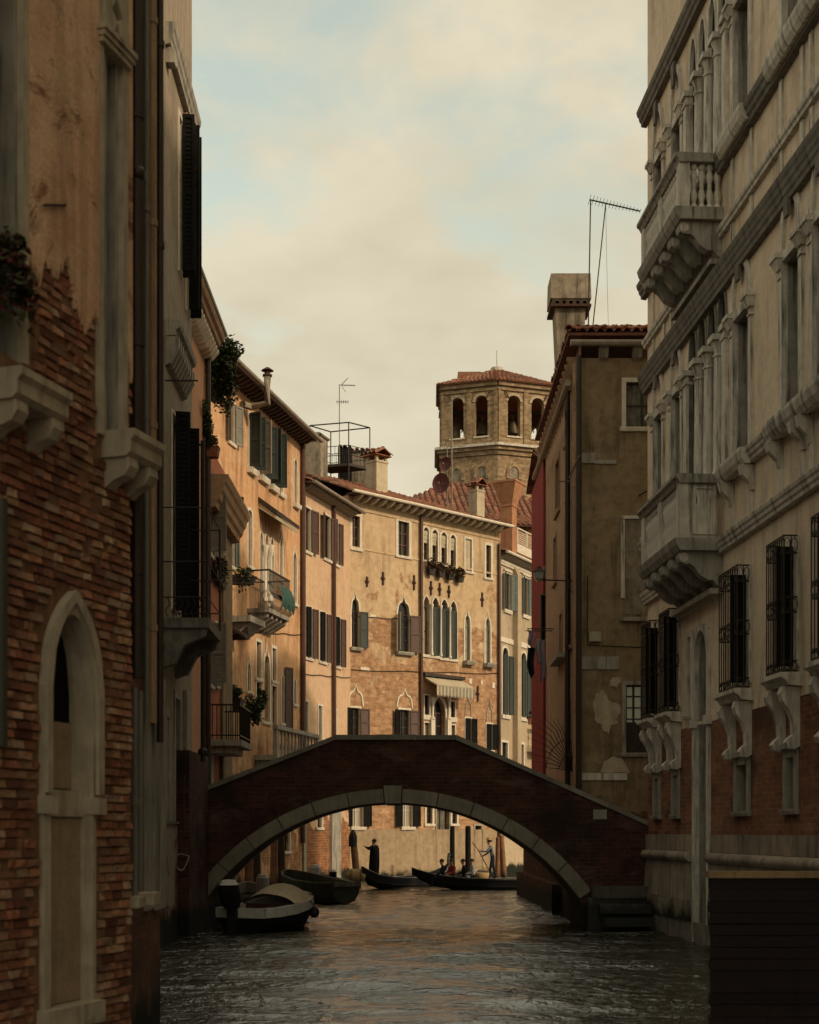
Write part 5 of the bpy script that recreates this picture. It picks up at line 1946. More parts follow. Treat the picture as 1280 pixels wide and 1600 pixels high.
# its canal side, going away from the viewer
KS = House('tan_house', '', (KX, 51.6), (KX, 41), 16.9, 2.0, 'side_plaster', host=TH, skip='lrb')
H = KS
for xa, xb, yt, yb, pn in ((866, 870, 840, 910, 'dark_room'), (875, 879, 960, 1030, 'dark_room'), (898, 901, 620, 690, 'beige_panel'), (890, 894, 905, 1010, 'dark_room'), (884, 889, 600, 690, 'glass'), (869, 875, 720, 800, 'dark_room'), (889, 893, 1100, 1180, 'dark_room')):
    H.winpx(xa, xb, yt, yb, fw=.10, pane=pn, sash='dark_wood', fmat='side_plaster')
H.slab('ledge', H.u(872), H.u(886), -.30, -.002, H.z(880, 1033), H.z(880, 1026), 'grey_stone')
for px, y in ((904.5, -.12), (899.5, -.14), (887, -.12)):
    H.pipe(H.u(px, -y), .6, 16.2, .085, y, 'pipe_metal' if px != 899.5 else 'side_plaster')
H.wall('canal_wall')
H.brackets(.2, H.L - .1, 16.45, 16, w=.16, h=.40, d=.36, mat='side_plaster', name='eave_bracket')
H.gutter(0, H.L + .35, H.z(908, 535, .45), -.42, .10)
s = MB()
s.tube([(H.u(896), -.05, H.z(896, 752)), (H.u(896), -.5, H.z(896, 752))], .02, 5)
s.tube([(H.u(890, .45), -.45, H.z(890, 752, .4)), (H.u(905, .45), -.45, H.z(890, 752, .4))], .03, 5)
H._bld('drying_rack', s, 'grey_pipe')
# tall block chimney
H = TH
q0 = ray(889, 600, 48.3)
cx_, cy_ = q0.x - KX, 48.3 - 41
ztop = ray(0, 487, 48.3).z
s = MB()
s.box(cx_ - .38, cx_ + .38, cy_ - .45, cy_ + .45, 13.0, ray(0, 608, 48.3).z)
s.frustum(cx_, cy_, ray(0, 608, 48.3).z, .80, .9, ztop - .05, 1.03, 1.0)
ch = H._bld('chimney', s, 'soot_plaster')
s = MB()
s.box(cx_ - .62, cx_ + .62, cy_ - .6, cy_ + .6, ztop + .16, ztop + .22)
s.frustum(cx_, cy_, ztop + .22, 1.38, 1.3, ztop + 1.08, 1.34, 1.2)
s.box(cx_ - .10, cx_ + .10, cy_ - .10, cy_ + .10, ztop + 1.08, ztop + 1.15)
s.build('chimney_cap', 'soot_plaster', ch)
s = MB()
s.box(cx_ - .69, cx_ + .69, cy_ - .66, cy_ + .66, ztop - .05, ztop + .03)
for i in range(6):
    x = cx_ - .58 + i * .232
    s.box(x - .06, x + .06, cy_ - .64, cy_ + .64, ztop + .03, ztop + .16)
s.build('chimney_vent', 'rust_iron', ch)

# wine red house behind, narrow strip with a hanging bay
WX = (849 - CX) / F * 52.3
WR = H = House('wine_house', 'dark wine red house squeezed behind the tan house', (WX, 52.3), (WX + 4, 52.3), 16.3, 5.0, 'wine_plaster')
H.slab('bay_base', 0.0, 1.6, -.16, -.002, H.z(858, 903), H.z(858, 886), 'grey_stone')
H.slab('bay', .02, 1.6, -.14, -.002, H.z(858, 885), 16.0, 'wine_plaster')
H.winpx(846, 857, 930, 1010, fw=.05, pane='dark_room', sash='dark_wood', fmat='dark_stone', sill=None, shut=(('R', 150, .35, 'black_shutter'),))
H.slab('panel_joint', .02, 1.6, -.15, -.141, H.z(858, 775), H.z(858, 773), 'dark_wood')
H.wall()
H.roof(16.32, slope=.35, over=.35, D=5, pitch=.28)
H.gutter(-.25, 2.0, 16.3, -.45, .08)

# ------------------------------------------------------------------ far tan house with dark green shutters, past the ochre one
pL, pR = wfr(1756, 780, 78, 780.5, 880)
FH = H = House('greige_house', 'greige far house with tall shuttered windows and a flared terracotta chimney', pL, pR, 18.0, 7.0, 'tan_plaster')
for xa, xb, yt, yb in ((788, 797, 896, 953), (817, 825, 903, 961), (838, 845, 908, 967)):
    H.winpx(xa, xb, yt, yb, fw=.09, pane='dark_room', sash='dark_wood', sill=.2, silld=.12, shut=(('L', 150, .38, TS), ('R', 150, .38, TS)), cap=True)
for xa, xb, yt, yb in ((785, 794, 1012, 1117), (814, 822, 1020, 1121), (838, 845, 1026, 1125)):
    zs = 1039 if xa == 785 else 1045
    H.winpx(xa, xb, yt, yb, head='round', fw=.12, pane='dark_room', sash='dark_wood', sill=.22, silld=.12,
            shut=(('L', 20, .3, GS), ('R', 160, .4, GS)))
    H.slab('stone_band', H.u(xa - 4), H.u(xb + 9), -.06, -.002, H.z(xa, yt - 9), H.z(xa, yt - 17), 'white_stone')
for xa, xb, yt, yb in ((784, 793, 1160, 1215), (811, 818, 1163, 1215), (832, 839, 1168, 1215)):
    H.winpx(xa, xb, yt, yb, fw=.13, pane='glass', sash='dark_wood')
H.wall()
# chimney breast that runs up the facade
u = H.u(804)
s = MB()
s.sweep_x([(-.003, H.z(804, 1195)), (-.32, H.z(804, 1195)), (-.32, H.z(804, 900)), (-.003, H.z(804, 880))], u - .28, u + .28)
H._bld('chimney_breast', s, 'tan_plaster')
H.brackets(.05, H.L, 17.95, 30, w=.10, h=.22, d=.42, mat='white_stone', name='dentil')
H.moulding('cornice', -.02, H.L, 17.35, 17.6, .14, 'white_stone', 2)
H.gutter(-.2, H.L, 17.98, -.55, .09, 'white_stone')
H.roof(17.99, slope=.30, over=.5, pitch=.28, row=.42)
chimney(FH, 795, 860, 793, 1.4, .72, .72, 'terracotta_plaster', flare=1.35)
# roof terrace parapet
s = MB()
a, z_ = H.loc(806, 850, -2.5)
b_ = H.loc(848, 850, -2.5)[0]
s.box(a, b_, 2.4, 2.5, z_ - .5, z_ + .05)
for i in range(4):
    x = a + (b_ - a) * i / 3
    s.box(x - .06, x + .06, 2.36, 2.54, z_ + .05, z_ + .95)
s.box(a, b_, 2.38, 2.52, z_ + .96, z_ + 1.03)
for i in range(6):
    z2 = z_ + .15 + i * .13
    s.box(a, b_, 2.43, 2.46, z2, z2 + .04)
H._bld('terrace_parapet', s, 'white_stone')

# cables slung along the far facades
for hs, pa, pb, py in ((OC, 548, 778, 1046), (OC, 548, 655, 962), (PK, 473, 547, 1052), (OR, 380, 470, 985)):
    s = MB()
    za, zb = hs.z(pa, py), hs.z(pb, py + 6)
    k = 14
    s.tube([(hs.u(pa) + (hs.u(pb) - hs.u(pa)) * i / k, -.05, za + (zb - za) * i / k - .06 * math.sin(math.pi * ((i * 3.0 / k) % 1))) for i in range(k + 1)], .018, 4)
    hs._bld('cable', s, 'iron')

# ------------------------------------------------------------------ church roof and bell tower
CH = H = House('church', 'church with a broad tiled roof below the bell tower', (-5.0, 97), (15.5, 99), 23.2, 17.0, 'tower_brick', cat='church')
H.wall()
H.roof(23.25, slope=.62, over=.6, hipR=True, hipL=True, pitch=.42, row=.62)
RH = House('rear_house', 'low roofed rear house between the church and the greige house', (4.4, 89.5), (12.0, 91), 22.0, 6.0, 'terracotta_plaster')
RH.wall()
RH.roof(22.02, slope=.38, over=.5, pitch=.36, row=.5)
RH.brackets(.2, RH.L - .2, 22.0, 14, w=.16, h=.26, d=.44, mat='eave_wood')

TZ = 120.0
tc0 = ((778 - CX) / F * TZ, TZ)
BT = thing('bell_tower', 'many sided brick bell tower with arched openings and a red tiled roof', 'tower', (0, 0, 0))
# plan: two blunt front faces that meet in the corner nearest the viewer, straight sides behind
plan = [tc0, (12.45, 121.7), (13.4, 126.5), (11.0, 131.5), (5.4, 131.5), (2.80, 127.0), (2.72, 121.6)]
ctr = Vector((7.8, 125.8))
BT.location = (ctr.x, ctr.y, 0)
plan = [(x - ctr.x, y - ctr.y) for x, y in plan]
NP = len(plan)
R8 = 0.0


def octo(e):
    """the plan grown outward by e"""
    out_ = []
    for k in range(NP):
        a, b, c = Vector(plan[k - 1]), Vector(plan[k]), Vector(plan[(k + 1) % NP])
        n1 = (b - a).normalized()
        n2 = (c - b).normalized()
        m = Vector((n1.y + n2.y, -n1.x - n2.x)).normalized()
        q = b + m * e / max(.5, m.dot(Vector((n1.y, -n1.x))))
        out_.append((q.x, q.y))
    return out_


zt_e = ray(0, 595, TZ).z                           # eave
zt_c = ray(0, 693, TZ).z                           # cornice below the belfry
s = MB()
oc = octo(0)
s.prism_z(oc, -1, zt_c - .9)
tw = s.build('wall', 'tower_brick', BT)
for e, z0, z1 in ((.55, zt_c - .22, zt_c), (.34, zt_c - .52, zt_c - .221), (.15, zt_c - .899, zt_c - .521)):
    s = MB()
    s.prism_z(octo(R8 + e), z0, z1)
    s.build('cornice', 'stone' if e > .5 else 'tower_brick', BT)
# belfry: each side a wall with two arched openings
for k in range(NP):
    p, q_ = Vector(oc[k]), Vector(oc[(k + 1) % NP])
    dd = (q_ - p).normalized()
    # seen from outside, going round against the clock runs to the viewer's right
    rz_ = math.atan2(dd.y, dd.x)   # outside lies on the wall's -y side
    hb = zt_e - zt_c
    s = MB()
    L_ = (q_ - p).length
    side_k = L_ / 5.2
    th = .55
    cols = [q * side_k for q in ((0, .92, 2.08, 3.12, 4.28, 5.2) if k in (0, NP - 1) else (0, .5, 2.4, 2.8, 4.7, 5.2))]
    zo0, zo1 = hb * .14, hb * .79
    rise = .5
    for i in range(5):
        op = i in (1, 3)
        x0, x1 = cols[i], cols[i + 1]
        if not op:
            s.quad((x0, 0, 0), (x1, 0, 0), (x1, 0, hb), (x0, 0, hb))
            s.quad((x0, th, 0), (x0, th, hb), (x1, th, hb), (x1, th, 0))
        else:
            s.quad((x0, 0, 0), (x1, 0, 0), (x1, 0, zo0), (x0, 0, zo0))
            s.quad((x0, th, 0), (x0, th, zo0), (x1, th, zo0), (x1, th, 0))
            pts = outline(x0, x1, zo0, zo1, 'round', rise, 10)
            for m_ in range(len(pts) - 1):
                (a, c), (b_, d) = pts[m_], pts[m_ + 1]
                s.quad((a, 0, c), (b_, 0, d), (b_, th, d), (a, th, c))
                if 0 < m_ < len(pts) - 2:
                    s.quad((a, 0, c), (b_, 0, d), (b_, 0, hb), (a, 0, hb))
                    s.quad((a, th, c), (a, th, hb), (b_, th, hb), (b_, th, d))
            s.quad((x0, 0, zo0), (x1, 0, zo0), (x1, th, zo0), (x0, th, zo0))
    f_ = s.build('belfry_wall', 'tower_brick', BT, loc=(p.x, p.y, zt_c), rz=rz_)
    for x0, x1 in ((cols[1], cols[2]), (cols[3], cols[4])):
        s = MB()
        ring(s, outline(x0, x1, zo1 - rise - .001, zo1, 'round', rise, 10), outline(x0 - .22, x1 + .22, zo1 - rise - .001, zo1 + .22, 'round', rise + .22, 10), -.07, .02)
        s.build('arch_moulding', 'tan_plaster', f_)
    for x0, x1 in ((cols[1], cols[2]), (cols[3], cols[4])):
        s = MB()
        s.box(x0 - .12, x1 + .12, -.10, .1, zo0 - .12, zo0 - .002)
        s.build('sill', 'white_stone', f_)
    for x0, x1 in ((.06, .30), (L_ / 2 - .2, L_ / 2 + .2), (L_ - .30, L_ - .06)):
        s = MB()
        s.box(x0, x1, -.09, -.003, .02, hb * .86)
        s.build('pilaster', 'tower_brick', f_)
    s = MB()
    s.box(.02, L_ - .02, -.12, -.003, hb * .86, hb * .90)
    s.box(.01, L_ - .01, -.22, -.003, hb * .93, hb - .01)
    s.build('eave_band', 'tower_brick', f_)
    # blind arches below the cornice
    for x0, x1 in ((.78 * side_k, 2.17 * side_k), (3.03 * side_k, 4.42 * side_k)):
        s = MB()
        zb_ = -2.9
        ring(s, outline(x0 + .28, x1 - .28, zb_, zb_ + 1.05, 'round', .4, 10), outline(x0, x1, zb_, zb_ + 1.35, 'round', .7, 10), -.10, .0)
        s.build('blind_arch', 'tower_brick', f_)
        s = MB()
        pts = outline(x0 + .29, x1 - .29, zb_, zb_ + 1.04, 'round', .4, 10)
        s.add([(x, -.015, z) for x, z in pts], [tuple(range(len(pts)))[::-1]])
        s.build('niche', 'soot_plaster', f_)
    for x, dx in ((.62, .35), (L_ - .62, -.35)):
        s = MB()
        s.tube([(x, -.10, hb * .86), (x + dx, -.14, hb * .74)], .05, 5)
        s.build('iron_tie', 'rust_iron', f_)
# roof of eight tiled slopes
apex = ray(0, 574, TZ + 5).z
ro = octo(R8 + .42)
mb = MB()
rr = random.Random(9)
for k in range(NP):
    p, q_ = Vector(ro[k]), Vector(ro[(k + 1) % NP])
    nr = 13
    for j in range(nr):
        t0, t1 = j / nr, min(1, (j + 1.12) / nr)
        n = max(1, int(15 * (1 - t0)))
        for i in range(n):
            c0 = (p + (q_ - p) * ((i + .5) / n)) * (1 - t0)
            c1 = (p + (q_ - p) * ((i + .5) / n)) * (1 - t1)
            e = (q_ - p).normalized() * .16
            za_, zb_ = zt_e + (apex - zt_e) * t0 + .06, zt_e + (apex - zt_e) * t1
            u_ = rr.uniform(0, .05)
            mb.add([(c0.x - e.x, c0.y - e.y, za_ + u_), (c0.x, c0.y, za_ + .15 + u_), (c0.x + e.x, c0.y + e.y, za_ + u_),
                    (c1.x - e.x * .8, c1.y - e.y * .8, zb_ + u_), (c1.x, c1.y, zb_ + .12 + u_), (c1.x + e.x * .8, c1.y + e.y * .8, zb_ + u_)], [(0, 1, 4, 3), (1, 2, 5, 4), (0, 2, 1)])
rf = mb.build('roof', 'roof_mass', BT)
s = MB()
v = [(x, y, zt_e - .02) for x, y in ro] + [(0, 0, apex)]
s.add(v, [(k, (k + 1) % NP, NP) for k in range(NP)] + [tuple(range(NP))[::-1]])
s.build('roof_bed', 'roof_tile', rf)
s = MB()
s.lathe([(.55, apex - .15), (.55, apex + .18), (.35, apex + .2), (.06, apex + .32)], 0, 0, 10)
s.tube([(0, 0, apex + .3), (0, 0, ray(0, 543, TZ + 5).z)], .045, 6)
s.build('finial', 'stone', rf)
s = MB()
bx_ = (Vector(oc[6]) + Vector(oc[5])) * .25
s.frustum(bx_.x, bx_.y, zt_e + (apex - zt_e) * .42, 2.2, 1.4, zt_e + (apex - zt_e) * .80, 2.0, 1.2)
s.build('roof_dormer', 'roof_mass', rf)
s = MB()
s.lathe([(.62, zt_c + 1.6), (.55, zt_c + 1.8), (.40, zt_c + 2.3), (.30, zt_c + 2.7), (.12, zt_c + 2.85), (.05, zt_c + 3.4)], -1.4, -2.6, 12)
s.build('bell', 'bell_bronze', BT, smooth=True)
s = MB()
s.lathe([(.62, zt_c + 1.6), (.55, zt_c + 1.8), (.40, zt_c + 2.3), (.30, zt_c + 2.7), (.12, zt_c + 2.85), (.05, zt_c + 3.4)], 1.2, -2.8, 12)
s.build('bell', 'bell_bronze', BT, smooth=True)
s = MB()
s.box(-4.6, 4.6, -2.95, -2.65, zt_c + 3.4, zt_c + 3.6)
s.build('bell_beam', 'dark_wood', BT)
s = MB()
s.prism_z(octo(R8 - .6), zt_c - .5, zt_c + .02)
s.build('belfry_floor', 'dark_brick', BT)

# ------------------------------------------------------------------ bridge
BY0, BY1 = 36.7, 39.9
bxp = lambda px: (px - CX) / 60.0 * (BY0 / 36.6667)
bzp = lambda py: CAMH + (HY - py) / 60.0 * (BY0 / 36.6667)
BG = thing('bridge', 'dark brick footbridge with a pale stone arch and sloping parapets over the canal', 'bridge', (0, BY0, 0))
top = [(bxp(300), bzp(1243)), (bxp(322), bzp(1236)), (bxp(525), bzp(1156)), (bxp(712), bzp(1156)), (bxp(1012), bzp(1290)), (bxp(1016), bzp(1292))]


def top_z(x):
    for (x0, z0), (x1, z1) in zip(top, top[1:]):
        if x <= x1:
            return z0 + (z1 - z0) * (x - x0) / (x1 - x0)
    return top[-1][1]


acx, acz = bxp(614), bzp(1613)
RI, RO = 360 / 60.0, 380 / 60.0


def arch_z(x, r):
    q = r * r - (x - acx) ** 2
    return acz + math.sqrt(q) if q > 0 else -99


zspr = bzp(1404)
xs_l, xs_r = acx - math.sqrt(RI ** 2 - (zspr - acz) ** 2), acx + math.sqrt(RI ** 2 - (zspr - acz) ** 2)
cols = sorted(set([top[0][0], top[-1][0], top[2][0], top[3][0], xs_l, xs_r] + [xs_l + (xs_r - xs_l) * i / 48 for i in range(49)]))
s = MB()


def low(x):
    return arch_z(x, RI) if xs_l < x < xs_r else -1.2


DY = BY1 - BY0
for x0, x1 in zip(cols, cols[1:]):
    m_ = (x0 + x1) / 2
    if xs_l < m_ < xs_r:
        l0, l1 = max(arch_z(x0, RI), zspr), max(arch_z(x1, RI), zspr)
    else:
        l0 = l1 = -1.2
    t0, t1 = top_z(x0), top_z(x1)
    s.quad((x0, 0, l0), (x1, 0, l1), (x1, 0, t1), (x0, 0, t0))
    s.quad((x1, DY, l1), (x0, DY, l0), (x0, DY, t0), (x1, DY, t1))
    d0, d1_ = t0 - 1.0, t1 - 1.0
    s.quad((x0, .3, d0), (x1, .3, d1_), (x1, DY - .3, d1_), (x0, DY - .3, d0))
    for ya, yb in ((0, .3), (DY - .3, DY)):
        s.quad((x0, ya, t0), (x1, ya, t1), (x1, yb, t1), (x0, yb, t0))
    s.quad((x1, .3, d1_), (x0, .3, d0), (x0, .3, t0), (x1, .3, t1))
    s.quad((x0, DY - .3, d0), (x1, DY - .3, d1_), (x1, DY - .3, t1), (x0, DY - .3, t0))
    if l0 > -1:
        s.quad((x0, 0, l0), (x0, DY, l0), (x1, DY, l1), (x1, 0, l1))
for x in (xs_l, xs_r):
    s.quad((x, 0, -1.2), (x, DY, -1.2), (x, DY, zspr), (x, 0, zspr))
for x in (top[0][0], top[-1][0]):
    t = top_z(x)
    s.quad((x, 0, -1.2), (x, DY, -1.2), (x, DY, t), (x, 0, t))
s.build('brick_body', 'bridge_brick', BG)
# ring of single arch stones with a keystone
a_l = math.acos((xs_l - acx) / RI)
a_r = math.acos((xs_r - acx) / RI)
key = .038
edges = [(a_l - (a_l - (math.pi / 2 + key)) * i / 6, a_l - (a_l - (math.pi / 2 + key)) * (i + 1) / 6) for i in range(6)] + \
        [((math.pi / 2 - key) - ((math.pi / 2 - key) - a_r) * i / 6, (math.pi / 2 - key) - ((math.pi / 2 - key) - a_r) * (i + 1) / 6) for i in range(6)]
for yy0, yy1 in ((-.05, .35), (DY - .35, DY + .05)):
    for aa, ab in edges:
        s = MB()
        P, Q = [], []
        for i in range(7):
            a = aa - .002 + (ab - aa + .004) * i / 6
            P.append((acx + (RI - .01) * math.cos(a), acz + (RI - .01) * math.sin(a)))
            Q.append((acx + (RO + .012) * math.cos(a), acz + (RO + .012) * math.sin(a)))
        jy = rnd.uniform(-.008, .008)
        s.prism_y((P + Q[::-1])[::-1], yy0 + jy, yy1)
        s.build('arch_stone', 'arch_stone', BG)
    s = MB()
    P = [(acx + (RI - .03) * math.cos(math.pi / 2 + k), acz + (RI - .03) * math.sin(math.pi / 2 + k)) for k in (.034, -.034)]
    Q = [(acx + (RO + .10) * math.cos(math.pi / 2 + k), acz + (RO + .10) * math.sin(math.pi / 2 + k)) for k in (-.037, .037)]
    s.prism_y(P + Q, yy0 - .05 if yy0 < 0 else yy0, yy1 if yy0 < 0 else yy1 + .05)
    s.build('keystone', 'arch_stone', BG)
# coping stones along the parapets
for ya, yb in ((-.06, .36), (DY - .36, DY + .06)):
    for (x0, z0), (x1, z1) in zip(top[1:], top[2:5]):
        n = max(2, int(round(math.hypot(x1 - x0, z1 - z0) / 1.15)))
        for i in range(n):
            a, b_ = i / n, (i + 1) / n
            xa_, xb_ = x0 + (x1 - x0) * a + .004, x0 + (x1 - x0) * b_ - .004
            za_, zb_ = z0 + (z1 - z0) * a, z0 + (z1 - z0) * b_
            s = MB()
            j_ = rnd.uniform(-.008, .008)
            s.prism_y([(xa_, za_ + .002), (xb_, zb_ + .002), (xb_, zb_ + .13 + j_), (xa_, za_ + .13 + j_)], ya, yb)
            s.build('coping_stone', 'coping_stone', BG)
s = MB()
s.box(bxp(927), bxp(948), -.035, -.002, bzp(1280), bzp(1265))
s.build('plaque', 'plaque', BG)
# abutment wall on the near side and landing stones on the far one
s = MB()
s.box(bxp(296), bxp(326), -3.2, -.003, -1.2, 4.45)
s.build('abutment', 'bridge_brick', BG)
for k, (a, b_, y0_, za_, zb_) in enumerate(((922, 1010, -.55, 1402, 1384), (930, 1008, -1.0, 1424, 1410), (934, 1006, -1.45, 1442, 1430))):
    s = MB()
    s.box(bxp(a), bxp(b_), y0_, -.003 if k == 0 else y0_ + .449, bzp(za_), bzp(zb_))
    s.build('landing_step', 'wet_shade_stone', BG)
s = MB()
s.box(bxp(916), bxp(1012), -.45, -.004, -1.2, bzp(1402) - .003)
s.build('landing_wall', 'wet_shade_stone', BG)
# bank wall that runs on under the bridge to the tan house
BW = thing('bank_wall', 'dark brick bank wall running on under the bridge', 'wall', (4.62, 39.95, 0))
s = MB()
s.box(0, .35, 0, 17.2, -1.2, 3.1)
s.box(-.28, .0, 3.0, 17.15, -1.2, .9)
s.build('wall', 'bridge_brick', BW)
s = MB()
s.box(-.06, .42, 0, 17.2, 3.1, 3.25)
s.build('coping_stone', 'wet_shade_stone', BW)

# ------------------------------------------------------------------ boats


def hull(parent, st, mat, rail, floor_z, inner='dark_wood', thick=.05, band=.05):
    """open hull from stations (x, half breadth, keel z, sheer z), bow last"""
    s, rl, fl = MB(), MB(), MB()
    P = []
    for x, b, zk, zs in st:
        P.append([(x, -b, zs), (x, -b * .93, zk + (zs - zk) * .55), (x, -b * .62, zk + (zs - zk) * .14), (x, 0, zk), (x, b * .62, zk + (zs - zk) * .14), (x, b * .93, zk + (zs - zk) * .55), (x, b, zs)])
    flat = [q for r in P for q in r]
    n = 7
    f = [(i * n + k, i * n + k + 1, (i + 1) * n + k + 1, (i + 1) * n + k) for i in range(len(st) - 1) for k in range(n - 1)]
    f.append(tuple(range(n))[::-1])
    f.append(tuple(range((len(st) - 1) * n, len(st) * n)))
    s.add(flat, f)
    h = s.build('hull', mat, parent, smooth=True)
    for sg in (-1, 1):
        o, i_ = [], []
        for x, b, zk, zs in st:
            o.append((x, sg * (b + .03), zs))
            i_.append((x, sg * max(0.0, b - thick), zs))
        for (a, c), (b_, d) in zip(zip(o, i_), zip(o[1:], i_[1:])):
            up = lambda q, e: (q[0], q[1], q[2] + e)
            rl.quad(up(a, .035), up(b_, .035), up(d, .035), up(c, .035))
            rl.quad(up(a, -band), up(b_, -band), up(b_, .035), up(a, .035))
            rl.quad(up(c, .035), up(d, .035), up(d, -.30), up(c, -.30))
    x, b, zk, zs = st[0]
    rl.box(x - .02, x + .05, -b, b, zs - band - .01, zs + .036)
    rl.build('gunwale', rail, parent)
    for (x0, b0, k0, s0), (x1, b1, k1, s1) in zip(st, st[1:]):
        z0, z1 = min(floor_z, s0 - .1), min(floor_z, s1 - .1)
        fl.quad((x0, -b0 * .9, z0), (x0, b0 * .9, z0), (x1, b1 * .9, z1), (x1, -b1 * .9, z1))
    fl.build('floor', inner, parent)
    return h


def outboard(parent, x, y, z, sc, cowl, band, tilt=0.0):
    s = MB()
    n = 12
    prof = [(.02, .62), (.16, .60), (.215, .50), (.23, .32), (.215, .12), (.17, .0), (.10, -.04)]
    pts, f = [], []
    for r, zz in prof:
        for k in range(n):
            a = 2 * math.pi * k / n
            pts.append((x + (r * 1.35 * math.cos(a) - zz * tilt) * sc, y + r * .85 * math.sin(a) * sc, z + zz * sc))
    for i in range(len(prof) - 1):
        for k in range(n):
            k2 = (k + 1) % n
            s.cur = 1 if i < 2 else 0
            s.add([pts[i * n + k], pts[i * n + k2], pts[(i + 1) * n + k2], pts[(i + 1) * n + k]], [(0, 3, 2, 1)])
    m = s.build('outboard_motor', [cowl, band], parent, smooth=True)
    s = MB()
    s.box(x - .10 * sc, x + .10 * sc, y - .06 * sc, y + .06 * sc, z - .9 * sc, z + .02 * sc)
    s.box(x - .02 * sc, x + .20 * sc, y - .10 * sc, y + .10 * sc, z - .28 * sc, z - .05 * sc)
    s.tube([(x + .15 * sc, y, z + .08 * sc), (x + .55 * sc, y, z + .18 * sc)], .025 * sc, 6)
    s.build('motor_leg', 'rubber', m)
    return m


def boat_at(name, label, pa, pb, group=None):
    """root at the middle of a boat that runs from stern point pa to bow point pb"""
    a, b = Vector(pa), Vector(pb)
    c = (a + b) / 2
    t = thing(name, label, 'boat', (c.x, c.y, 0), math.atan2(b.y - a.y, b.x - a.x), group)
    return t, (b - a).length


# cream motorboat moored in front of the bridge foot
t, L = boat_at('motorboat', 'cream motorboat with a tan cover and a big black outboard moored at the bridge foot', wpt(376, 34.9), wpt(471, 37.7))
h2 = L / 2
st = [(-h2, .70, -.10, .58), (-h2 * .6, .78, -.16, .58), (-h2 * .1, .82, -.18, .62), (h2 * .35, .78, -.16, .70), (h2 * .65, .64, -.10, .78), (h2 * .85, .42, .02, .84), (h2 * .96, .20, .18, .88), (h2, .05, .30, .89)]
hull(t, st, 'black_gloss', 'white_paint', .12, 'maroon_seat', .17, band=.20)
s = MB()                                            # tan cover stretched over the fore part
nu, nv = 10, 12
pts = []
for i in range(nu + 1):
    f = i / nu
    x = -h2 * .12 + (h2 * 1.0) * f
    for j in range(nv + 1):
        g_ = j / nv * 2 - 1
        b = np.interp(x, [q[0] for q in st], [q[1] for q in st]) * .97
        zs = np.interp(x, [q[0] for q in st], [q[3] for q in st])
        pts.append((x, b * g_, zs + .04 + (.44 * math.sin(math.pi * min(1, .18 + f * .95)) ** .9 * (1 - abs(g_) ** 2.4)) + .012 * math.sin(7 * f + 5 * g_)))
s.add(pts, [(i * (nv + 1) + j, (i + 1) * (nv + 1) + j, (i + 1) * (nv + 1) + j + 1, i * (nv + 1) + j + 1) for i in range(nu) for j in range(nv)])
s.build('canvas_cover', 'tan_canvas', t, smooth=True)
s = MB()
s.sweep_x([(-.62, .40), (.62, .40), (.62, .46), (-.62, .46)], -h2 * .55, -h2 * .35)
s.build('seat', 'maroon_seat', t)
s = MB()
s.box(-h2 * .16, -h2 * .13, -.72, .72, .14, .66)
s.build('bulkhead', 'maroon_seat', t)
outboard(t, -h2 - .12, .18, .62, 1.15, 'black_gloss', 'white_paint', .25)
s = MB()
s.ball((h2 * .80, -.56, .38), .14, .14, .15, 10, 7)
s.tube([(h2 * .8, -.54, .5), (h2 * .78, -.50, .84)], .012, 4)
s.build('fender', 'rubber', t, smooth=True)
s = MB()
s.tube([(h2 * .60, -.66, .84), (h2 * .66, -.64, .86), (h2 * .7, -.5, .87), (h2 * .62, -.45, .86)], .014, 5)
s.tube([(h2 * .35, -.80, .74), (h2 * .45, -.84, .60), (h2 * .55, -.78, .72)], .014, 5)
s.build('mooring_line', 'dark_wood', t)

t, L = boat_at('motorboat', 'small grey motorboat with a white outboard, hidden behind the tan covered one', wpt(404, 41.5), wpt(386, 46))
h2 = L / 2
hull(t, [(-h2, .6, -.1, .62), (-h2 * .3, .75, -.15, .62), (h2 * .3, .7, -.12, .7), (h2 * .8, .35, 0, .8), (h2, .04, .2, .85)], 'boat_green', 'grey_shutter', .15)
outboard(t, -h2 - .1, -.1, .66, 1.0, 'white_paint', 'white_paint', .35)

t, L = boat_at('workboat', 'dark green wooden workboat moored beyond the bridge with its square stern nearest', wpt(541, 48.6), wpt(449, 52.5))
h2 = L / 2
hull(t, [(-h2, .55, .0, .72), (-h2 * .5, .80, -.14, .72), (0, .88, -.16, .78), (h2 * .5, .75, -.1, .9), (h2 * .85, .40, .05, 1.02), (h2, .06, .3, 1.08)], 'boat_green', 'boat_green', .15)
s = MB()
for x in (-h2 * .45, h2 * .1):
    s.box(x - .12, x + .12, -.72, .72, .50, .54)
s.build('thwart', 'boat_green', t)
s = MB()
s.box(-h2 - .10, -h2 - .02, -.50, .50, .62, .78)
s.build('stern_board', 'old_wood', t)
t, L = boat_at('motorboat', 'low grey motorboat with a pale grey outboard behind the dark green workboat', wpt(488, 54), wpt(452, 57))
h2 = L / 2
hull(t, [(-h2, .6, -.1, .7), (-h2 * .3, .75, -.15, .66), (h2 * .3, .7, -.12, .7), (h2 * .8, .35, 0, .8), (h2, .04, .2, .85)], 'boat_green', 'grey_shutter', .15)
outboard(t, -h2 - .1, 0, .62, 1.05, 'white_paint', 'white_paint', .5)
t, L = boat_at('motorboat', 'little tender with a small dark outboard next to the stone corner pilaster', wpt(519, 57), wpt(497, 60))
h2 = L / 2
hull(t, [(-h2, .5, -.1, .55), (0, .65, -.15, .55), (h2 * .7, .4, -.05, .65), (h2, .04, .2, .7)], 'black_gloss', 'grey_shutter', .12)
outboard(t, -h2 - .1, 0, .5, .8, 'black_gloss', 'white_paint', .3)


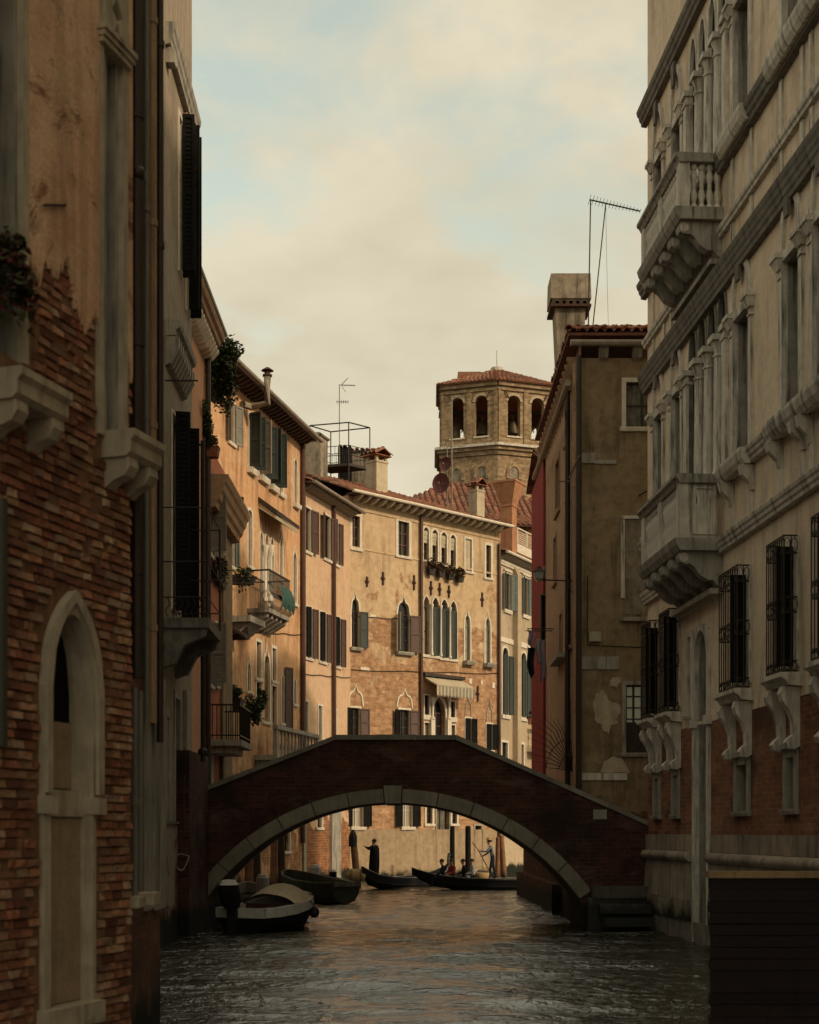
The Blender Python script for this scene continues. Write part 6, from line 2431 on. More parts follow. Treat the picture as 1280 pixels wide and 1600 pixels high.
def gondola(label, pa, pb, prow=True):
    t, L = boat_at('gondola', label, pa, pb, 'gondolas behind the bridge')
    h2 = L / 2
    st = [(-h2, .03, .75, .98), (-h2 * .93, .12, .45, .84), (-h2 * .8, .34, .14, .62), (-h2 * .55, .58, -.06, .48), (-h2 * .2, .70, -.12, .42), (h2 * .2, .70, -.12, .42), (h2 * .55, .56, -.06, .48), (h2 * .8, .32, .12, .62), (h2 * .93, .12, .42, .80), (h2, .03, .72, .94)]
    hull(t, st, 'black_gloss', 'black_gloss', .16)
    s = MB()
    for sg in (-1, 1):
        s.tube([(x, sg * (b + .02), zs + .04) for x, b, zk, zs in st[1:-1]], .016, 4)
    s.build('trim', 'grey_pipe', t)
    if not prow:
        return t
    s = MB()                                        # iron prow
    pr = [(h2 - .06, .55), (h2 + .06, .60), (h2 + .10, .9), (h2 + .24, .92), (h2 + .24, .98), (h2 + .10, 1.0), (h2 + .24, 1.04), (h2 + .24, 1.10), (h2 + .10, 1.12), (h2 + .13, 1.30), (h2 + .30, 1.36), (h2 + .26, 1.52), (h2 + .02, 1.48), (h2 - .06, 1.2)]
    s.prism_y(pr[::-1], -.02, .02)
    s.build('prow_iron', 'iron', t)
    return t


gA = gondola('gondola with the figure in black standing on it, by the leaning post', wpt(566, 60.6), wpt(700, 67.6))
gB = gondola('gondola carrying seated passengers and a rower in a straw hat', (10.0, 62.3), (0.1, 61.05), False)

# ------------------------------------------------------------------ people


def person(label, loc, rz, pose, top, legs, hat=None, coat=False, group=None, scale=1.0):
    """one continuous skinned body; the pose gives the joints that differ from standing at rest"""
    J = dict(pelvis=(0, 0, .96), waist=(0, 0, 1.12), chest=(0, 0, 1.34), neck=(0, .01, 1.51), chin=(0, .03, 1.58), head=(0, .035, 1.68), crown=(0, .02, 1.76),
             shl=(-.17, 0, 1.43), ell=(-.24, -.03, 1.15), wrl=(-.25, .08, .90), hal=(-.25, .11, .82), shr=(.17, 0, 1.43), elr=(.24, -.03, 1.15), wrr=(.25, .08, .90), har=(.25, .11, .82),
             hil=(-.09, 0, .92), knl=(-.10, .03, .50), anl=(-.10, 0, .09), tol=(-.11, .15, .04), hir=(.09, 0, .92), knr=(.10, .03, .50), anr=(.10, 0, .09), tor=(.11, .15, .04))
    J.update(pose)
    Rr = dict(pelvis=.15, waist=.135, chest=.16, neck=.055, chin=.075, head=.10, crown=.065, shl=.07, ell=.048, wrl=.034, hal=.038, shr=.07, elr=.048, wrr=.034, har=.038,
              hil=.095, knl=.065, anl=.045, tol=.038, hir=.095, knr=.065, anr=.045, tor=.038)
    if coat:
        for k, v in dict(pelvis=.27, waist=.24, chest=.23, hil=.21, hir=.21, knl=.21, knr=.21, ell=.085, elr=.085, shl=.11, shr=.11, anl=.15, anr=.15).items():
            Rr[k] = v
    E = [('pelvis', 'waist'), ('waist', 'chest'), ('chest', 'neck'), ('neck', 'chin'), ('chin', 'head'), ('head', 'crown'), ('chest', 'shl'), ('shl', 'ell'), ('ell', 'wrl'), ('wrl', 'hal'),
         ('chest', 'shr'), ('shr', 'elr'), ('elr', 'wrr'), ('wrr', 'har'), ('pelvis', 'hil'), ('hil', 'knl'), ('knl', 'anl'), ('anl', 'tol'), ('pelvis', 'hir'), ('hir', 'knr'), ('knr', 'anr'), ('anr', 'tor')]
    names = list(J)
    V = [Vector(J[k]) for k in names]
    rad = [Rr[k] for k in names]
    ed = [(names.index(a), names.index(b)) for a, b in E]
    for sd in 'lr':                                 # fingers and thumb
        w, hnd = Vector(J['wr' + sd]), Vector(J['ha' + sd])
        d = (hnd - w).normalized()
        sidev = d.cross(Vector((0, 0, 1)))
        sidev = sidev.normalized() if sidev.length > .1 else Vector((1, 0, 0))
        crl = Vector((0, 0, -1)) if abs(d.z) < .7 else Vector((0, 1, 0))
        for i, ln in enumerate((.055, .065, .062, .05)):
            a = hnd + d * .03 + sidev * (-.03 + .02 * i)
            V += [a, a + d * ln * .6, a + d * ln * .8 + crl * .03]
            rad += [.010, .009, .007]
            k = len(V)
            ed += [(names.index('ha' + sd), k - 3), (k - 3, k - 2), (k - 2, k - 1)]
        a = hnd - d * .02 + sidev * .035
        V += [a, a + d * .04 + sidev * .015]
        rad += [.011, .009]
        k = len(V)
        ed += [(names.index('ha' + sd), k - 2), (k - 2, k - 1)]
    me = bpy.data.meshes.new('body')
    me.from_pydata([tuple(v) for v in V], ed, [])
    ob = bpy.data.objects.new('body', me)
    COL.objects.link(ob)
    md = ob.modifiers.new('skin', 'SKIN')
    for i, sv in enumerate(me.skin_vertices[0].data):
        sv.radius = (rad[i], rad[i] * (.72 if names[i:i + 1] and names[i] in ('pelvis', 'waist', 'chest') else 1.0))
        sv.use_root = i == 0
    ob.modifiers.new('sub', 'SUBSURF').levels = 1
    dg = bpy.context.evaluated_depsgraph_get()
    dg.update()
    body = bpy.data.meshes.new_from_object(ob.evaluated_get(dg))
    bpy.data.objects.remove(ob)
    body.name = 'body'
    body.materials.clear()
    for mm in (top, legs, 'skin', 'rubber'):
        body.materials.append(MATS[mm])
    hd, hl, hr = Vector(J['head']), Vector(J['hal']), Vector(J['har'])
    for p in body.polygons:
        c = p.center
        p.use_smooth = True
        nj = min(names, key=lambda k: (Vector(J[k]) - c).length)
        p.material_index = 2 if nj in ('chin', 'head', 'crown', 'hal', 'har') or (nj == 'neck' and c.z > J['neck'][2]) else (3 if nj in ('tol', 'tor') else (1 if nj[:2] in ('kn', 'an', 'hi') else 0))
    t = thing('person', label, 'person', loc, rz, group)
    t.scale = (scale,) * 3
    put('body', body, t)
    s = MB()                                        # nose, eyes, ears belong to the face
    for e in (-1, 1):
        s.ball(hd + Vector((e * .034, .088, .015)), .011, .008, .009, 6, 4)
        s.ball(hd + Vector((e * .098, -.005, -.01)), .012, .02, .03, 6, 4)
    s.ball(hd + Vector((0, .10, -.015)), .013, .018, .022, 6, 4)
    s.build('face', 'skin', t, smooth=True)
    s = MB()
    s.ball(hd + Vector((0, -.02, .035)), .108, .108, .09, 10, 6)
    s.build('hair', 'hair', t, smooth=True)
    if hat:
        s = MB()
        s.lathe([(.20, .0), (.21, .012), (.115, .02), (.108, .095), (.06, .11), (.01, .112)], 0, 0, 14)
        o = s.build('hat', hat, t, loc=tuple(hd + Vector((0, -.005, .07))), smooth=True)
        o.rotation_euler = (.05, 0, 0)
    return t


pz = CAMH + (HY - 1370) / F * 62.6
p = wpt(585.5, 62.6)
person('person in a long black coat standing on the gondola with one arm stretched out', (p[0], p[1], .40), math.radians(62),
       dict(shl=(-.17, .02, 1.43), ell=(-.42, .06, 1.36), wrl=(-.62, .10, 1.44), hal=(-.68, .11, 1.47), elr=(.24, .10, 1.18), wrr=(.16, .28, 1.05), har=(.14, .32, 1.03)),
       'black_cloth', 'black_cloth', coat=True)
p = wpt(770, 61.9)
sc_ = person('person in a hat and pale blue sleeves standing and holding a long oar', (p[0], p[1], .42), math.radians(84),
             dict(waist=(0, .02, 1.12), chest=(0, .07, 1.33), neck=(0, .11, 1.49), chin=(0, .15, 1.56), head=(0, .165, 1.655), crown=(0, .15, 1.735), shl=(-.17, .08, 1.41), shr=(.17, .08, 1.41),
                  ell=(-.25, .26, 1.22), wrl=(-.18, .52, 1.24), hal=(-.16, .59, 1.25), elr=(.23, .24, 1.14), wrr=(.10, .44, 1.02), har=(.07, .50, 1.0), knl=(-.1, .10, .5), anl=(-.10, .12, .09), tol=(-.11, .27, .04), anr=(.1, -.14, .09), tor=(.11, .01, .04), knr=(.1, -.03, .5)),
             'blue_cloth', 'navy_cloth', hat='straw')
oar = thing('oar', 'long wooden oar slanting in the hands of the rower in the hat', 'oar', (p[0] - .62, p[1] + .1, 1.7))
s = MB()
s.tube([(-.28, -.05, .35), (0, 0, 0), (.55, .05, -1.05), (.95, .10, -1.75)], [.022, .024, .026, .028], 6)
s.build('shaft', 'pile_wood', oar, smooth=True)
s = MB()
s.frustum(1.05, .11, -2.1, .05, .17, -1.7, .05, .09)
s.build('blade', 'pile_wood', oar)
SIT = dict(pelvis=(0, 0, .12), waist=(0, -.02, .30), chest=(0, -.01, .52), neck=(0, .02, .68), chin=(0, .05, .75), head=(0, .06, .85), crown=(0, .05, .93), shl=(-.18, 0, .60), shr=(.18, 0, .60), ell=(-.24, .06, .35), wrl=(-.16, .26, .28), hal=(-.13, .33, .28),
           elr=(.24, .06, .35), wrr=(.16, .26, .28), har=(.13, .33, .28), hil=(-.10, .03, .10), hir=(.10, .03, .10), knl=(-.11, .44, .16), knr=(.11, .44, .16), anl=(-.11, .50, -.22), anr=(.11, .50, -.22), tol=(-.11, .64, -.26), tor=(.11, .64, -.26))
for k, (px, Z, lab, c1, c2, a) in enumerate(((692, 61.0, 'seated gondola passenger in a dark jacket, foremost of the group', 'navy_cloth', 'navy_cloth', 95), (707, 61.3, 'seated gondola passenger in red clothes next to the dark jacket', 'red_cloth', 'navy_cloth', 120),
                                             (725, 61.4, 'seated gondola passenger in a black coat leaning beside the red clothes', 'black_cloth', 'navy_cloth', 80), (739, 61.5, 'seated gondola passenger in pale clothes nearest the rower with the oar', 'pale_cloth', 'navy_cloth', 100))):
    q = wpt(px, Z)
    person(lab, (q[0], q[1], .40), math.radians(a), dict(SIT), c1, c2, scale=.97)
b_ = wpt(752, 61.6)
bd = thing('basket', 'tan wicker basket on the gondola by the feet of the rower', 'basket', (b_[0], b_[1], .36))
s = MB()
s.lathe([(.24, 0), (.33, .14), (.36, .30), (.34, .36)], 0, 0, 12)
s.build('bowl', 'straw', bd, smooth=True)
s = MB()
s.tube([(-.33, 0, .34), (-.25, 0, .56), (0, 0, .64), (.25, 0, .56), (.33, 0, .34)], .02, 6)
s.build('handle', 'straw', bd)
b_ = wpt(557, 60.9)
bd = thing('canvas_bundle', 'pale tan canvas bundle lying on the gondola beside the figure in black', 'bundle', (b_[0], b_[1], .62))
s = MB()
rr = random.Random(2)
s.ball((0, 0, .02), .48, .36, .26, 14, 9)
s.v = [(x * (1 + .10 * mnoise.noise((x * 3, y * 3, z * 4))), y * (1 + .2 * mnoise.noise((x * 4, y * 2, z * 3 + 4))), z + .06 * mnoise.noise((x * 5, y * 5, 1))) for x, y, z in s.v]
s.build('canvas', 'straw', bd, smooth=True)
s = MB()
for k in (-.22, .18):
    s.tube([(k, .38 * math.cos(a), .02 + .28 * math.sin(a)) for a in [q * math.pi / 8 for q in range(17)]], .018, 5)
s.build('strap', 'dark_wood', bd)

# ------------------------------------------------------------------ mooring posts


def post(label, px, Z, yt, r, mat, lean=(0, 0), cap=None, name='mooring_post', group='mooring posts standing in the canal'):
    q = wpt(px, Z)
    zt = CAMH + (HY - yt) / F * Z
    t = thing(name, label, 'post', (q[0], q[1], 0), 0, group)
    s = MB()
    s.tube([(-lean[0] * .3, -lean[1] * .3, -1.0), (0, 0, 0), (lean[0] * .5, lean[1] * .5, zt * .5), (lean[0], lean[1], zt)], [r * 1.05, r, r * .97, r * .9], 9)
    s.build('shaft', mat, t, smooth=True)
    s = MB()
    if cap:
        s.lathe([(r * 1.15, zt - .55), (r * 1.15, zt - .1), (r * .9, zt + .05), (r * .3, zt + .22)], lean[0], lean[1], 9)
    else:
        s.lathe([(r * .92, zt), (r * .7, zt + .04), (r * .1, zt + .06)], lean[0], lean[1], 9)
    s.build('post_cap', cap or mat, t)
    return t


post('leaning orange brown mooring post with a black cap next to the figure in black', 559, 64, 1304, .17, 'pile_wood', (-.22, 0), 'rubber')
post('straight black mooring post by the ochre house door, under a pale sill', 707, 70, 1292, .13, 'black_shutter')
post('thicker black mooring post between the rower and the ochre house door', 731.5, 70, 1292, .15, 'black_shutter')
post('brown mooring post right behind the rower in the hat', 777, 63.5, 1309, .12, 'pile_wood', (.05, 0))
post('slightly leaning brown mooring post in front of the sunlit far wall', 789, 63.5, 1306, .13, 'pile_wood', (-.16, 0))
for px, Z, yt, mt, lab in ((388, 47, 1318, 'pile_wood', 'reddish mooring post nearest the arch foot'), (403, 50, 1312, 'pile_dark', 'dark mooring post behind the boat with the white outboard'), (427, 52, 1300, 'pile_wood', 'pale patched mooring post under the arch'), (441, 54, 1296, 'pile_dark', 'tall dark mooring post by the pale wall edge')):
    post(lab, px, Z, yt, .15, mt, (rnd.uniform(-.1, .1), 0))

# ------------------------------------------------------------------ things at the foot of the pale house
rp = thing('rope', 'pale rope loop hanging from the dark abutment beside the bridge', 'rope', (-5.5, 33.4, 1.85))
s = MB()
pts = []
for k in range(13):
    f = k / 12
    pts.append((-.18 + .46 * f, -.03, .08 - .34 * math.sin(math.pi * f ** 1.3)))
s.tube(pts, .014, 5)
s.tube([(-.18, -.03, .08), (.1, -.02, .13), (.28, -.03, .08)], .010, 5)
s.build('strand', 'rope', rp)
chn = thing('chain', 'rusty brown chain hanging down the wall edge near the bridge abutment', 'chain', (-5.27, 33.0, 2.5))
lk = MB()
lk.tube([(.018 * math.cos(a), 0, .034 * math.sin(a)) for a in [q * math.pi / 4 for q in range(9)]], .007, 4)
s = MB()
s.box(-.03, .03, -.01, .03, 1.28, 1.34)
s.build('hook', 'rust_iron', chn)
s = MB()
s.tube([(0, 0, 1.3), (-.02, 0, .6), (.01, 0, 0)], .022, 5)
s.build('links', 'rust_iron', chn)
# dark post that carries the iron balcony of the pale house down past the salmon wall
pp = thing('iron_post', 'thin black iron post rising beside the salmon wall from the abutment', 'post', (-5.02, 34.2, 0))
s = MB()
s.tube([(0, 0, 4.2), (0, 0, 12.0)], .055, 8)
s.build('shaft', 'iron', pp, smooth=True)
s = MB()
s.lathe([(.12, 4.38), (.12, 4.48), (.06, 4.55)], 0, 0, 8)
s.build('foot', 'iron', pp)
s = MB()
s.tube([(0, 0, 11.9), (-.5, .1, 11.95)], .03, 6)
s.build('bracket', 'iron', pp)

# ------------------------------------------------------------------ plants on sills, balconies and terraces
q = ray(338, 585, 45.4)
plant('terrace_bush', 'big dark bush on the terrace above the red house cornice', (q.x, 45.5, q.z), (.80, 1.2, 1.25), 7000, .085, 31, clumps=18)
q = ray(316, 527, 43.5)
plant('potted_plant', 'wispy plant in a red trough under the salmon house eave', (q.x, 43.5, q.z + .12), (.34, .7, .30), 500, .06, 32, 'leaf', pot=(.6, .42, 1.3, 'pot_clay'), clumps=5)
q = ray(322, 660, 43.6)
plant('hanging_plant', 'straggling vine hanging from the terrace beneath the big dark bush', (q.x, 43.6, q.z), (.22, .6, .75), 900, .06, 33, 'leaf', clumps=9)
q = ray(331, 692, 44.0)
plant('flower_pot', 'pot of dark red flowers at the top of the red house cornice', (q.x + .02, 44.1, q.z), (.30, .4, .26), 420, .06, 34, 'leaf_flower', pot=(.4, .3, .4, 'pot_clay'), clumps=4)
q = ray(340, 885, 46.8)
plant('window_flowers', 'trailing window flowers on the sill of the red house', (q.x, 46.9, q.z), (.30, 1.5, .42), 1500, .07, 35, 'leaf_flower', pot=(.30, .24, 2.6, 'pot_dark'), clumps=12, droop=.5)
q = ray(366, 1086, 50.8)
plant('balcony_shrub', 'clipped dark green shrub on the balcony of the red house', (q.x, 50.9, q.z), (.46, .8, .34), 1500, .055, 36, 'leaf', pot=(.6, .4, 1.2, 'pot_dark'), clumps=6)
q = ray(398, 1116, 54.6)
plant('balcony_shrub', 'large almost black shrub in front of the orange house stone balcony', (q.x, 54.6, q.z), (.55, .75, .62), 2200, .07, 37, 'leaf', clumps=9)
q = ray(410, 1092, 55.2)
plant('balcony_shrub', 'pointed little shrub standing above the large almost black one', (q.x, 55.3, q.z), (.24, .3, .5), 700, .06, 38, 'leaf', clumps=4)
q = ray(832, 1118, 76)
plant('flower_pot', 'small pot of red flowers on the greige house balcony', (q.x, 76.6, q.z), (.35, .35, .25), 300, .06, 39, 'leaf_flower', pot=(.4, .3, .4, 'pot_clay'), clumps=3)

# second little balcony of the orange house with its planters
H = OR
ua, ub = H.u(359), H.u(383)
zb = H.z(370, 952, .8)
s = MB()
s.box(ua, ub, -.85, -.003, zb - .24, zb)
s.sweep_x([(-.003, zb - .245), (-.75, zb - .245), (-.4, zb - .6), (-.003, zb - .75)], ua + .2, ub - .2)
bl = H._bld('balcony', s, 'grey_stone')
s = MB()
zt = H.z(370, 886, .8)
for x in (ua + .02, ub - .04):
    s.box(x, x + .03, -.82, -.01, zt - .04, zt)
s.box(ua, ub, -.84, -.80, zt - .04, zt)
for i in range(14):
    x = ua + .03 + (ub - ua - .06) * i / 13
    s.tube([(x, -.82, zb), (x, -.82, zt - .03)], .013, 4)
s.build('railing', 'iron', bl)
q = H.world(H.u(376, .9), -1.0, H.z(380, 899, .9))
plant('window_flowers', 'dark drooping balcony flowers in a trough beside the green draped balcony', tuple(q), (.55, .55, .25), 700, .06, 40, 'leaf', pot=(1.0, .26, .3, 'pot_dark'), clumps=6, droop=.5)
for pa, pb, pt in ((357, 366, 768), (366, 374, 972)):
    s = MB()
    a, b_ = H.u(pa, .3), H.u(pb, .3)
    z = H.z(pb, pt, .5)
    s.sweep_x([(-.005, z), (-.005, z - .12), (-.72, z - .62), (-.76, z - .52)], a, b_)
    hd_ = H._bld('window_hood', s, 'dark_wood')
    s = MB()
    s.prism_y([(b_ - .02, z - .1), (b_ - .02, z - .62), (b_ - .06, z - .62), (b_ - .06, z - .1)][::-1], -.7, -.01)
    s.build('hood_side', 'dark_wood', hd_)

# small stone balcony of the greige house
H = FH
ua, ub = H.u(823), H.u(850)
zt, zb = H.z(834, 1127, .7), H.z(834, 1166, .7)
s = MB()
s.box(ua, ub, -.8, -.003, zb - .25, zb)
bl = H._bld('balcony', s, 'white_stone')
s = MB()
s.box(ua, ub, -.82, -.60, zt - .14, zt)
s.build('balcony_rail', 'white_stone', bl)
s = MB()
k = zt - .141 - zb
s.lathe([(.10, 0), (.10, .08 * k), (.05, .15 * k), (.13, .34 * k), (.05, .5 * k), (.13, .7 * k), (.05, .88 * k), (.10, k)], 0, 0, 8)
me = s.mesh('baluster', 'white_stone', True)
for i in range(4):
    put('baluster', me, bl, (ua + .2 + (ub - ua - .4) * i / 3, -.71, zb + .001))

# ------------------------------------------------------------------ laundry, lamp, iron fan on the tan house side
lq = ray(858, 984, 49)
lr = thing('drying_rack', 'iron drying rack sticking out from the house behind the bridge', 'rack', (4.99, 49, lq.z))
s = MB()
for dy in (-.25, .25):
    s.tube([(0, dy, 0), (-.92, dy, 0)], .018, 5)
s.build('arm', 'iron', lr)
s = MB()
for x in (-.18, -.50, -.86):
    s.tube([(x, -.25, 0), (x, .25, 0)], .010, 4)
s.build('line', 'rope', lr)


def cloth(name, label, px0, px1, y0, y1, Z, mat, seed):
    rr_ = random.Random(seed)
    a, b = ray(px0, y0, Z), ray(px1, y1, Z)
    t_ = thing(name, label, 'laundry', (a.x, Z, a.z), 0, 'washing hung on the drying rack')
    w_, h_ = b.x - a.x, a.z - b.z
    nu_, nv_ = 10, 12
    s_ = MB()
    pts_ = []
    for side in (0, .012):
        for j in range(nv_ + 1):
            f = j / nv_
            for i in range(nu_ + 1):
                g2 = i / nu_
                pts_.append((w_ * (.5 + (g2 - .5) * (1 - .25 * f * math.sin(seed))) + .03 * math.sin(5 * f + seed), .05 * math.sin(9 * g2 + seed + 2 * f) * (.3 + f) + side, -h_ * f * (1 - .08 * math.sin(6 * g2 + seed))))
    n_ = (nu_ + 1) * (nv_ + 1)
    s_.add(pts_, [(j * (nu_ + 1) + i, j * (nu_ + 1) + i + 1, (j + 1) * (nu_ + 1) + i + 1, (j + 1) * (nu_ + 1) + i) for j in range(nv_) for i in range(nu_)] +
           [(n_ + j * (nu_ + 1) + i, n_ + (j + 1) * (nu_ + 1) + i, n_ + (j + 1) * (nu_ + 1) + i + 1, n_ + j * (nu_ + 1) + i + 1) for j in range(nv_) for i in range(nu_)])
    s_.build('cloth', mat, t_, smooth=True)
    for x in (.02, w_ - .02):
        s_ = MB()
        s_.box(x - .01, x + .01, -.012, .024, -.04, .05)
        s_.build('peg', 'beam_wood', t_)


cloth('shirt', 'short lilac shirt pegged at the outer end of the drying rack', 825, 835, 986, 1010, 48.85, 'lilac_cloth', 1)
cloth('trousers', 'dark trousers hanging lowest of the washing on the rack', 824, 836, 1012, 1056, 49.1, 'navy_cloth', 2)
cloth('towel', 'pale grey towel in the middle of the washing on the rack', 838, 844, 998, 1035, 48.9, 'pale_cloth', 3)
cloth('dress', 'long mauve dress hanging nearest the wall on the rack', 844, 853, 1000, 1062, 49.0, 'lilac_cloth', 4)

zl = CAMH + (HY - 908) / F * 41.2
sl = thing('street_lamp', 'wrought iron wall lamp with a scrolled bracket on the tan house corner', 'lamp', (KX - .01, 41.2, zl))
s = MB()
s.box(-.03, .0, -.06, .06, -.55, .16)
s.tube([(0, 0, 0), (-1.22, 0, .04)], .022, 6)
s.tube([(0, 0, -.48), (-.16, 0, -.40), (-.30, 0, -.22), (-.42, 0, -.03)], .016, 5)
s.build('arm', 'iron', sl)
s = MB()
for cx2, cz2, r2 in ((-.14, -.17, .11), (-.12, -.38, .07), (-.32, -.09, .06)):
    s.tube([(cx2 + r2 * (1 - k / 26) * math.cos(k * .5), 0, cz2 + r2 * (1 - k / 26) * math.sin(k * .5)) for k in range(20)], .011, 5)
s.build('scroll', 'iron', sl)
s = MB()
s.frustum(-1.20, 0, -.02, .10, .10, .06, .22, .22)
s.frustum(-1.20, 0, .062, .24, .24, .26, .30, .30)
s.build('lantern', 'pale_pane', sl)
s = MB()
s.frustum(-1.20, 0, .262, .36, .36, .36, .14, .14)
s.lathe([(.04, .36), (.05, .41), (.0, .46)], -1.20, 0, 8)
for a in (-1, 1):
    for b in (-1, 1):
        s.tube([(-1.20 + a * .118, b * .118, .06), (-1.20 + a * .15, b * .15, .262)], .010, 4)
s.build('lantern_cap', 'iron', sl)

fz = CAMH + (HY - 1205) / F * 42.5
fan = thing('iron_fan', 'spiky iron fan barrier bristling from the tan house wall behind the bridge', 'barrier', (KX - .02, 42.6, fz))
s = MB()
for k in range(13):
    a = math.radians(100 + k * 6.2)
    ln = 1.0 + .75 * math.sin(k * .26)
    s.tube([(0, 0, 0), (ln * math.cos(a) * .55, 0, ln * math.sin(a) * .9), (ln * math.cos(a), 0, ln * math.sin(a) * 1.25)], [.014, .012, .003], 4)
s.build('spike', 'iron', fan)
s = MB()
s.tube([(.45 * math.cos(math.radians(100 + k * 6.2)), -.014, .55 * math.sin(math.radians(100 + k * 6.2))) for k in range(13)], .012, 4)
s.tube([(.85 * math.cos(math.radians(100 + k * 6.2)), -.014, 1.02 * math.sin(math.radians(100 + k * 6.2))) for k in range(13)], .012, 4)
s.build('hoop', 'iron', fan)

# ------------------------------------------------------------------ roof things


def alt_pt(px, py, Z):
    return ray(px, py, Z)


A, B_, C_, D_ = alt_pt(484, 665, 76.6), alt_pt(545, 660, 76.0), alt_pt(578, 668, 77.0), alt_pt(517, 675, 77.8)
zt = (A.z + B_.z + C_.z + D_.z) / 4
zd = ray(540, 727, 76.5).z
o = Vector((B_.x, B_.y, zd))
al = thing('roof_terrace', 'roof terrace of thin poles and railings on the tiled roof', 'terrace', tuple(o))
cs = [Vector((q.x - o.x, q.y - o.y, 0)) for q in (A, B_, C_, D_)]
ztl = zt - zd
for c in cs:
    s = MB()
    s.tube([(c.x, c.y, -1.6), (c.x, c.y, ztl)], .035, 6)
    s.build('pole', 'iron', al)
s = MB()
for i in range(4):
    a, b = cs[i], cs[(i + 1) % 4]
    s.tube([(a.x, a.y, ztl), (b.x, b.y, ztl)], .035, 6)
s.build('top_frame', 'iron', al)
s = MB()
s.prism_z([(c.x * .98, c.y * .98) for c in cs], -.14, 0)
s.build('deck', 'dark_wood', al)
s = MB()
for i in range(4):
    a, b = cs[i], cs[(i + 1) % 4]
    for z in (.45, .95):
        s.tube([(a.x, a.y, z), (b.x, b.y, z)], .02, 4)
    n = int((b - a).length / .22)
    for k in range(n):
        q = a + (b - a) * (k + .5) / n
        s.tube([(q.x, q.y, 0), (q.x, q.y, .95)], .011, 4)
s.build('railing', 'iron', al)
# dormer behind it
q = ray(562, 718, 79)
dm = thing('roof_cabin', 'small dark roof cabin with a red tiled lid next to the roof terrace', 'cabin', (q.x, 79, q.z - 1.2))
s = MB()
s.box(-.72, .72, -.5, .5, -1.2, 1.55)
s.build('wall', 'soot_plaster', dm)
tiles(dm, 'roof', -.9, .9, 1.2, 1.56, .22, .62, pitch=.26, row=.36, single=True)
q = ray(540, 716, 78.5)
wt_ = thing('water_tank', 'dark box under a short tiled lid at the foot of the antenna mast', 'box', (q.x, 78.5, q.z - .6))
s = MB()
s.box(-.40, .35, -.4, .4, -1.2, 1.1)
s.build('wall', 'black_shutter', wt_)
tiles(wt_, 'roof', -.40, .35, .8, 1.11, .15, .42, pitch=.25, row=.4, single=True)

q = ray(530.5, 725, 77.2)
an = thing('tv_antenna', 'thin tv antenna mast above the roof terrace', 'antenna', tuple(q))
hm = ray(530.5, 601, 77.2).z - q.z
k_ = 77.2 / F
s = MB()
s.tube([(0, 0, -1.2), (0, 0, hm)], .028, 6)
s.build('mast', 'grey_pipe', an)
s = MB()
s.tube([(-.04, 0, hm - .02), (25 * k_, 0, hm - .05)], .02, 5)
s.tube([(3 * k_, 0, hm - .02), (13 * k_, 0, hm + 10 * k_)], .018, 5)
s.tube([(4 * k_, .0, hm - .1), (10 * k_, 0, hm - 12 * k_)], .012, 4)
for i in range(9):
    x = (5 + i * 2.3) * k_
    s.tube([(x, -.22 + .012 * i, hm - .04), (x, .22 - .012 * i, hm - .04)], .007, 4)
s.build('aerial', 'iron', an)
s = MB()
z2 = hm - 27 * k_
s.tube([(-4 * k_, 0, z2), (14 * k_, 0, z2)], .02, 5)
for i in range(6):
    x = (-4 + i * 3.5) * k_
    s.tube([(x, -.2, z2), (x, .2, z2)], .010, 4)
    s.tube([(x, 0, z2 - .1), (x, 0, z2 + .1)], .010, 4)
s.build('lower_aerial', 'iron', an)

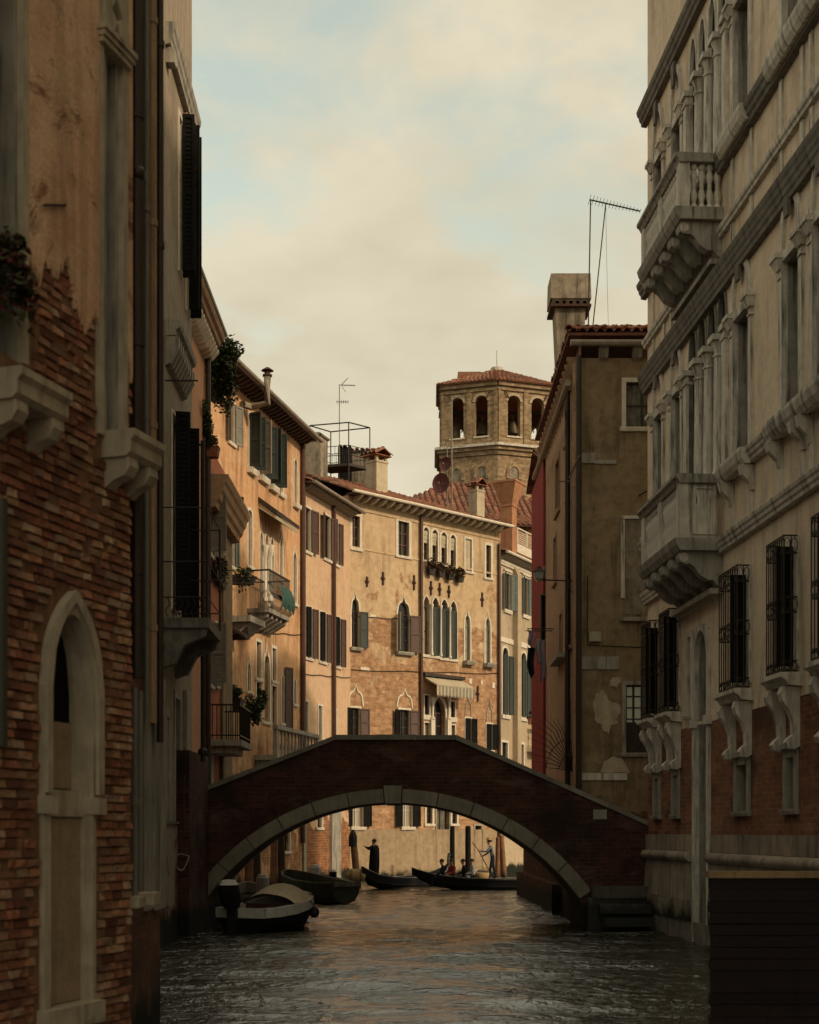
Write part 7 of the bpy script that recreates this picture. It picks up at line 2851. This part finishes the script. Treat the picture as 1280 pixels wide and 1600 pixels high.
q = ray(706, 787, 78)
ms = thing('aerial_mast', 'tall grey double mast with a short top arm on the ochre roof', 'mast', tuple(q))
k_ = 78 / F
s = MB()
s.tube([(0, 0, -.8), (0, 0, 168 * k_)], .045, 6)
s.tube([(-7 * k_, .1, -.4), (-7 * k_, .1, 97 * k_)], .03, 6)
s.build('pole', 'grey_pipe', ms)
s = MB()
s.tube([(0, 0, 166 * k_), (17 * k_, 0, 167 * k_)], .03, 5)
for x in (5, 10, 15):
    s.tube([(x * k_, -.2, 167 * k_), (x * k_, .2, 167 * k_)], .012, 4)
    s.tube([(x * k_, 0, 164 * k_), (x * k_, 0, 170 * k_)], .012, 4)
s.tube([(-7 * k_, .1, 90 * k_), (17 * k_, .1, 91 * k_)], .018, 4)
s.build('top_arm', 'grey_pipe', ms)
for px, py, r, lab in ((696, 725, .36, 'round dark red satellite dish, upper of the pair on the mast'), (689, 755, .52, 'larger dark red satellite dish, lower of the pair on the mast')):
    q = ray(px, py, 77.8)
    ds = thing('satellite_dish', lab, 'dish', tuple(q), math.radians(-25), 'satellite dishes on the mast')
    s = MB()
    n = 16
    P = [(0, .12, 0)]
    for rr_ in (.4, .75, 1.0):
        for k in range(n):
            a = 2 * math.pi * k / n
            P.append((r * rr_ * math.cos(a), .12 - .14 * rr_ ** 2, r * rr_ * 1.08 * math.sin(a)))
    fc = [(0, 1 + k, 1 + (k + 1) % n) for k in range(n)]
    for j in range(2):
        fc += [(1 + j * n + k, 1 + (j + 1) * n + k, 1 + (j + 1) * n + (k + 1) % n, 1 + j * n + (k + 1) % n) for k in range(n)]
    s.add(P, fc)
    s.build('dish', 'dish_red', ds, smooth=True)
    s = MB()
    s.tube([(0, .1, -r), (0, -.30, -.05)], .014, 4)
    s.tube([(0, .12, 0), (.3, .16, 0)], .03, 5)
    s.box(-.04, .04, -.36, -.28, -.09, .01)
    s.build('feed_arm', 'grey_pipe', ds)

q = ray(918.5, 512, 44)
ra = thing('roof_antenna', 'two tall rods carrying a long slanting antenna boom above the tan house roof', 'antenna', tuple(q))
k_ = 44 / F
s = MB()
s.tube([(0, 0, -1.0), (4.5 * k_, 0, 200 * k_)], .022, 6)
s.build('mast', 'iron', ra)
s = MB()
s.tube([(4 * k_, .1, -.8), (29 * k_, .1, 197 * k_)], .020, 6)
s.build('stay', 'iron', ra)
s = MB()
s.tube([(3 * k_, 0, 200 * k_), (82 * k_, 0, 182 * k_)], .022, 6)
for i in range(16):
    f = i / 15
    x, z = (3 + 79 * f) * k_, (200 - 18 * f) * k_
    s.tube([(x, -.35 + .014 * i, z), (x, .35 - .014 * i, z)], .008, 4)
s.build('boom', 'iron', ra)
s = MB()
s.tube([(29 * k_, .1, 196 * k_), (30 * k_, .1, 120 * k_), (33 * k_, .1, 0)], .005, 4)
s.build('wire', 'iron', ra)
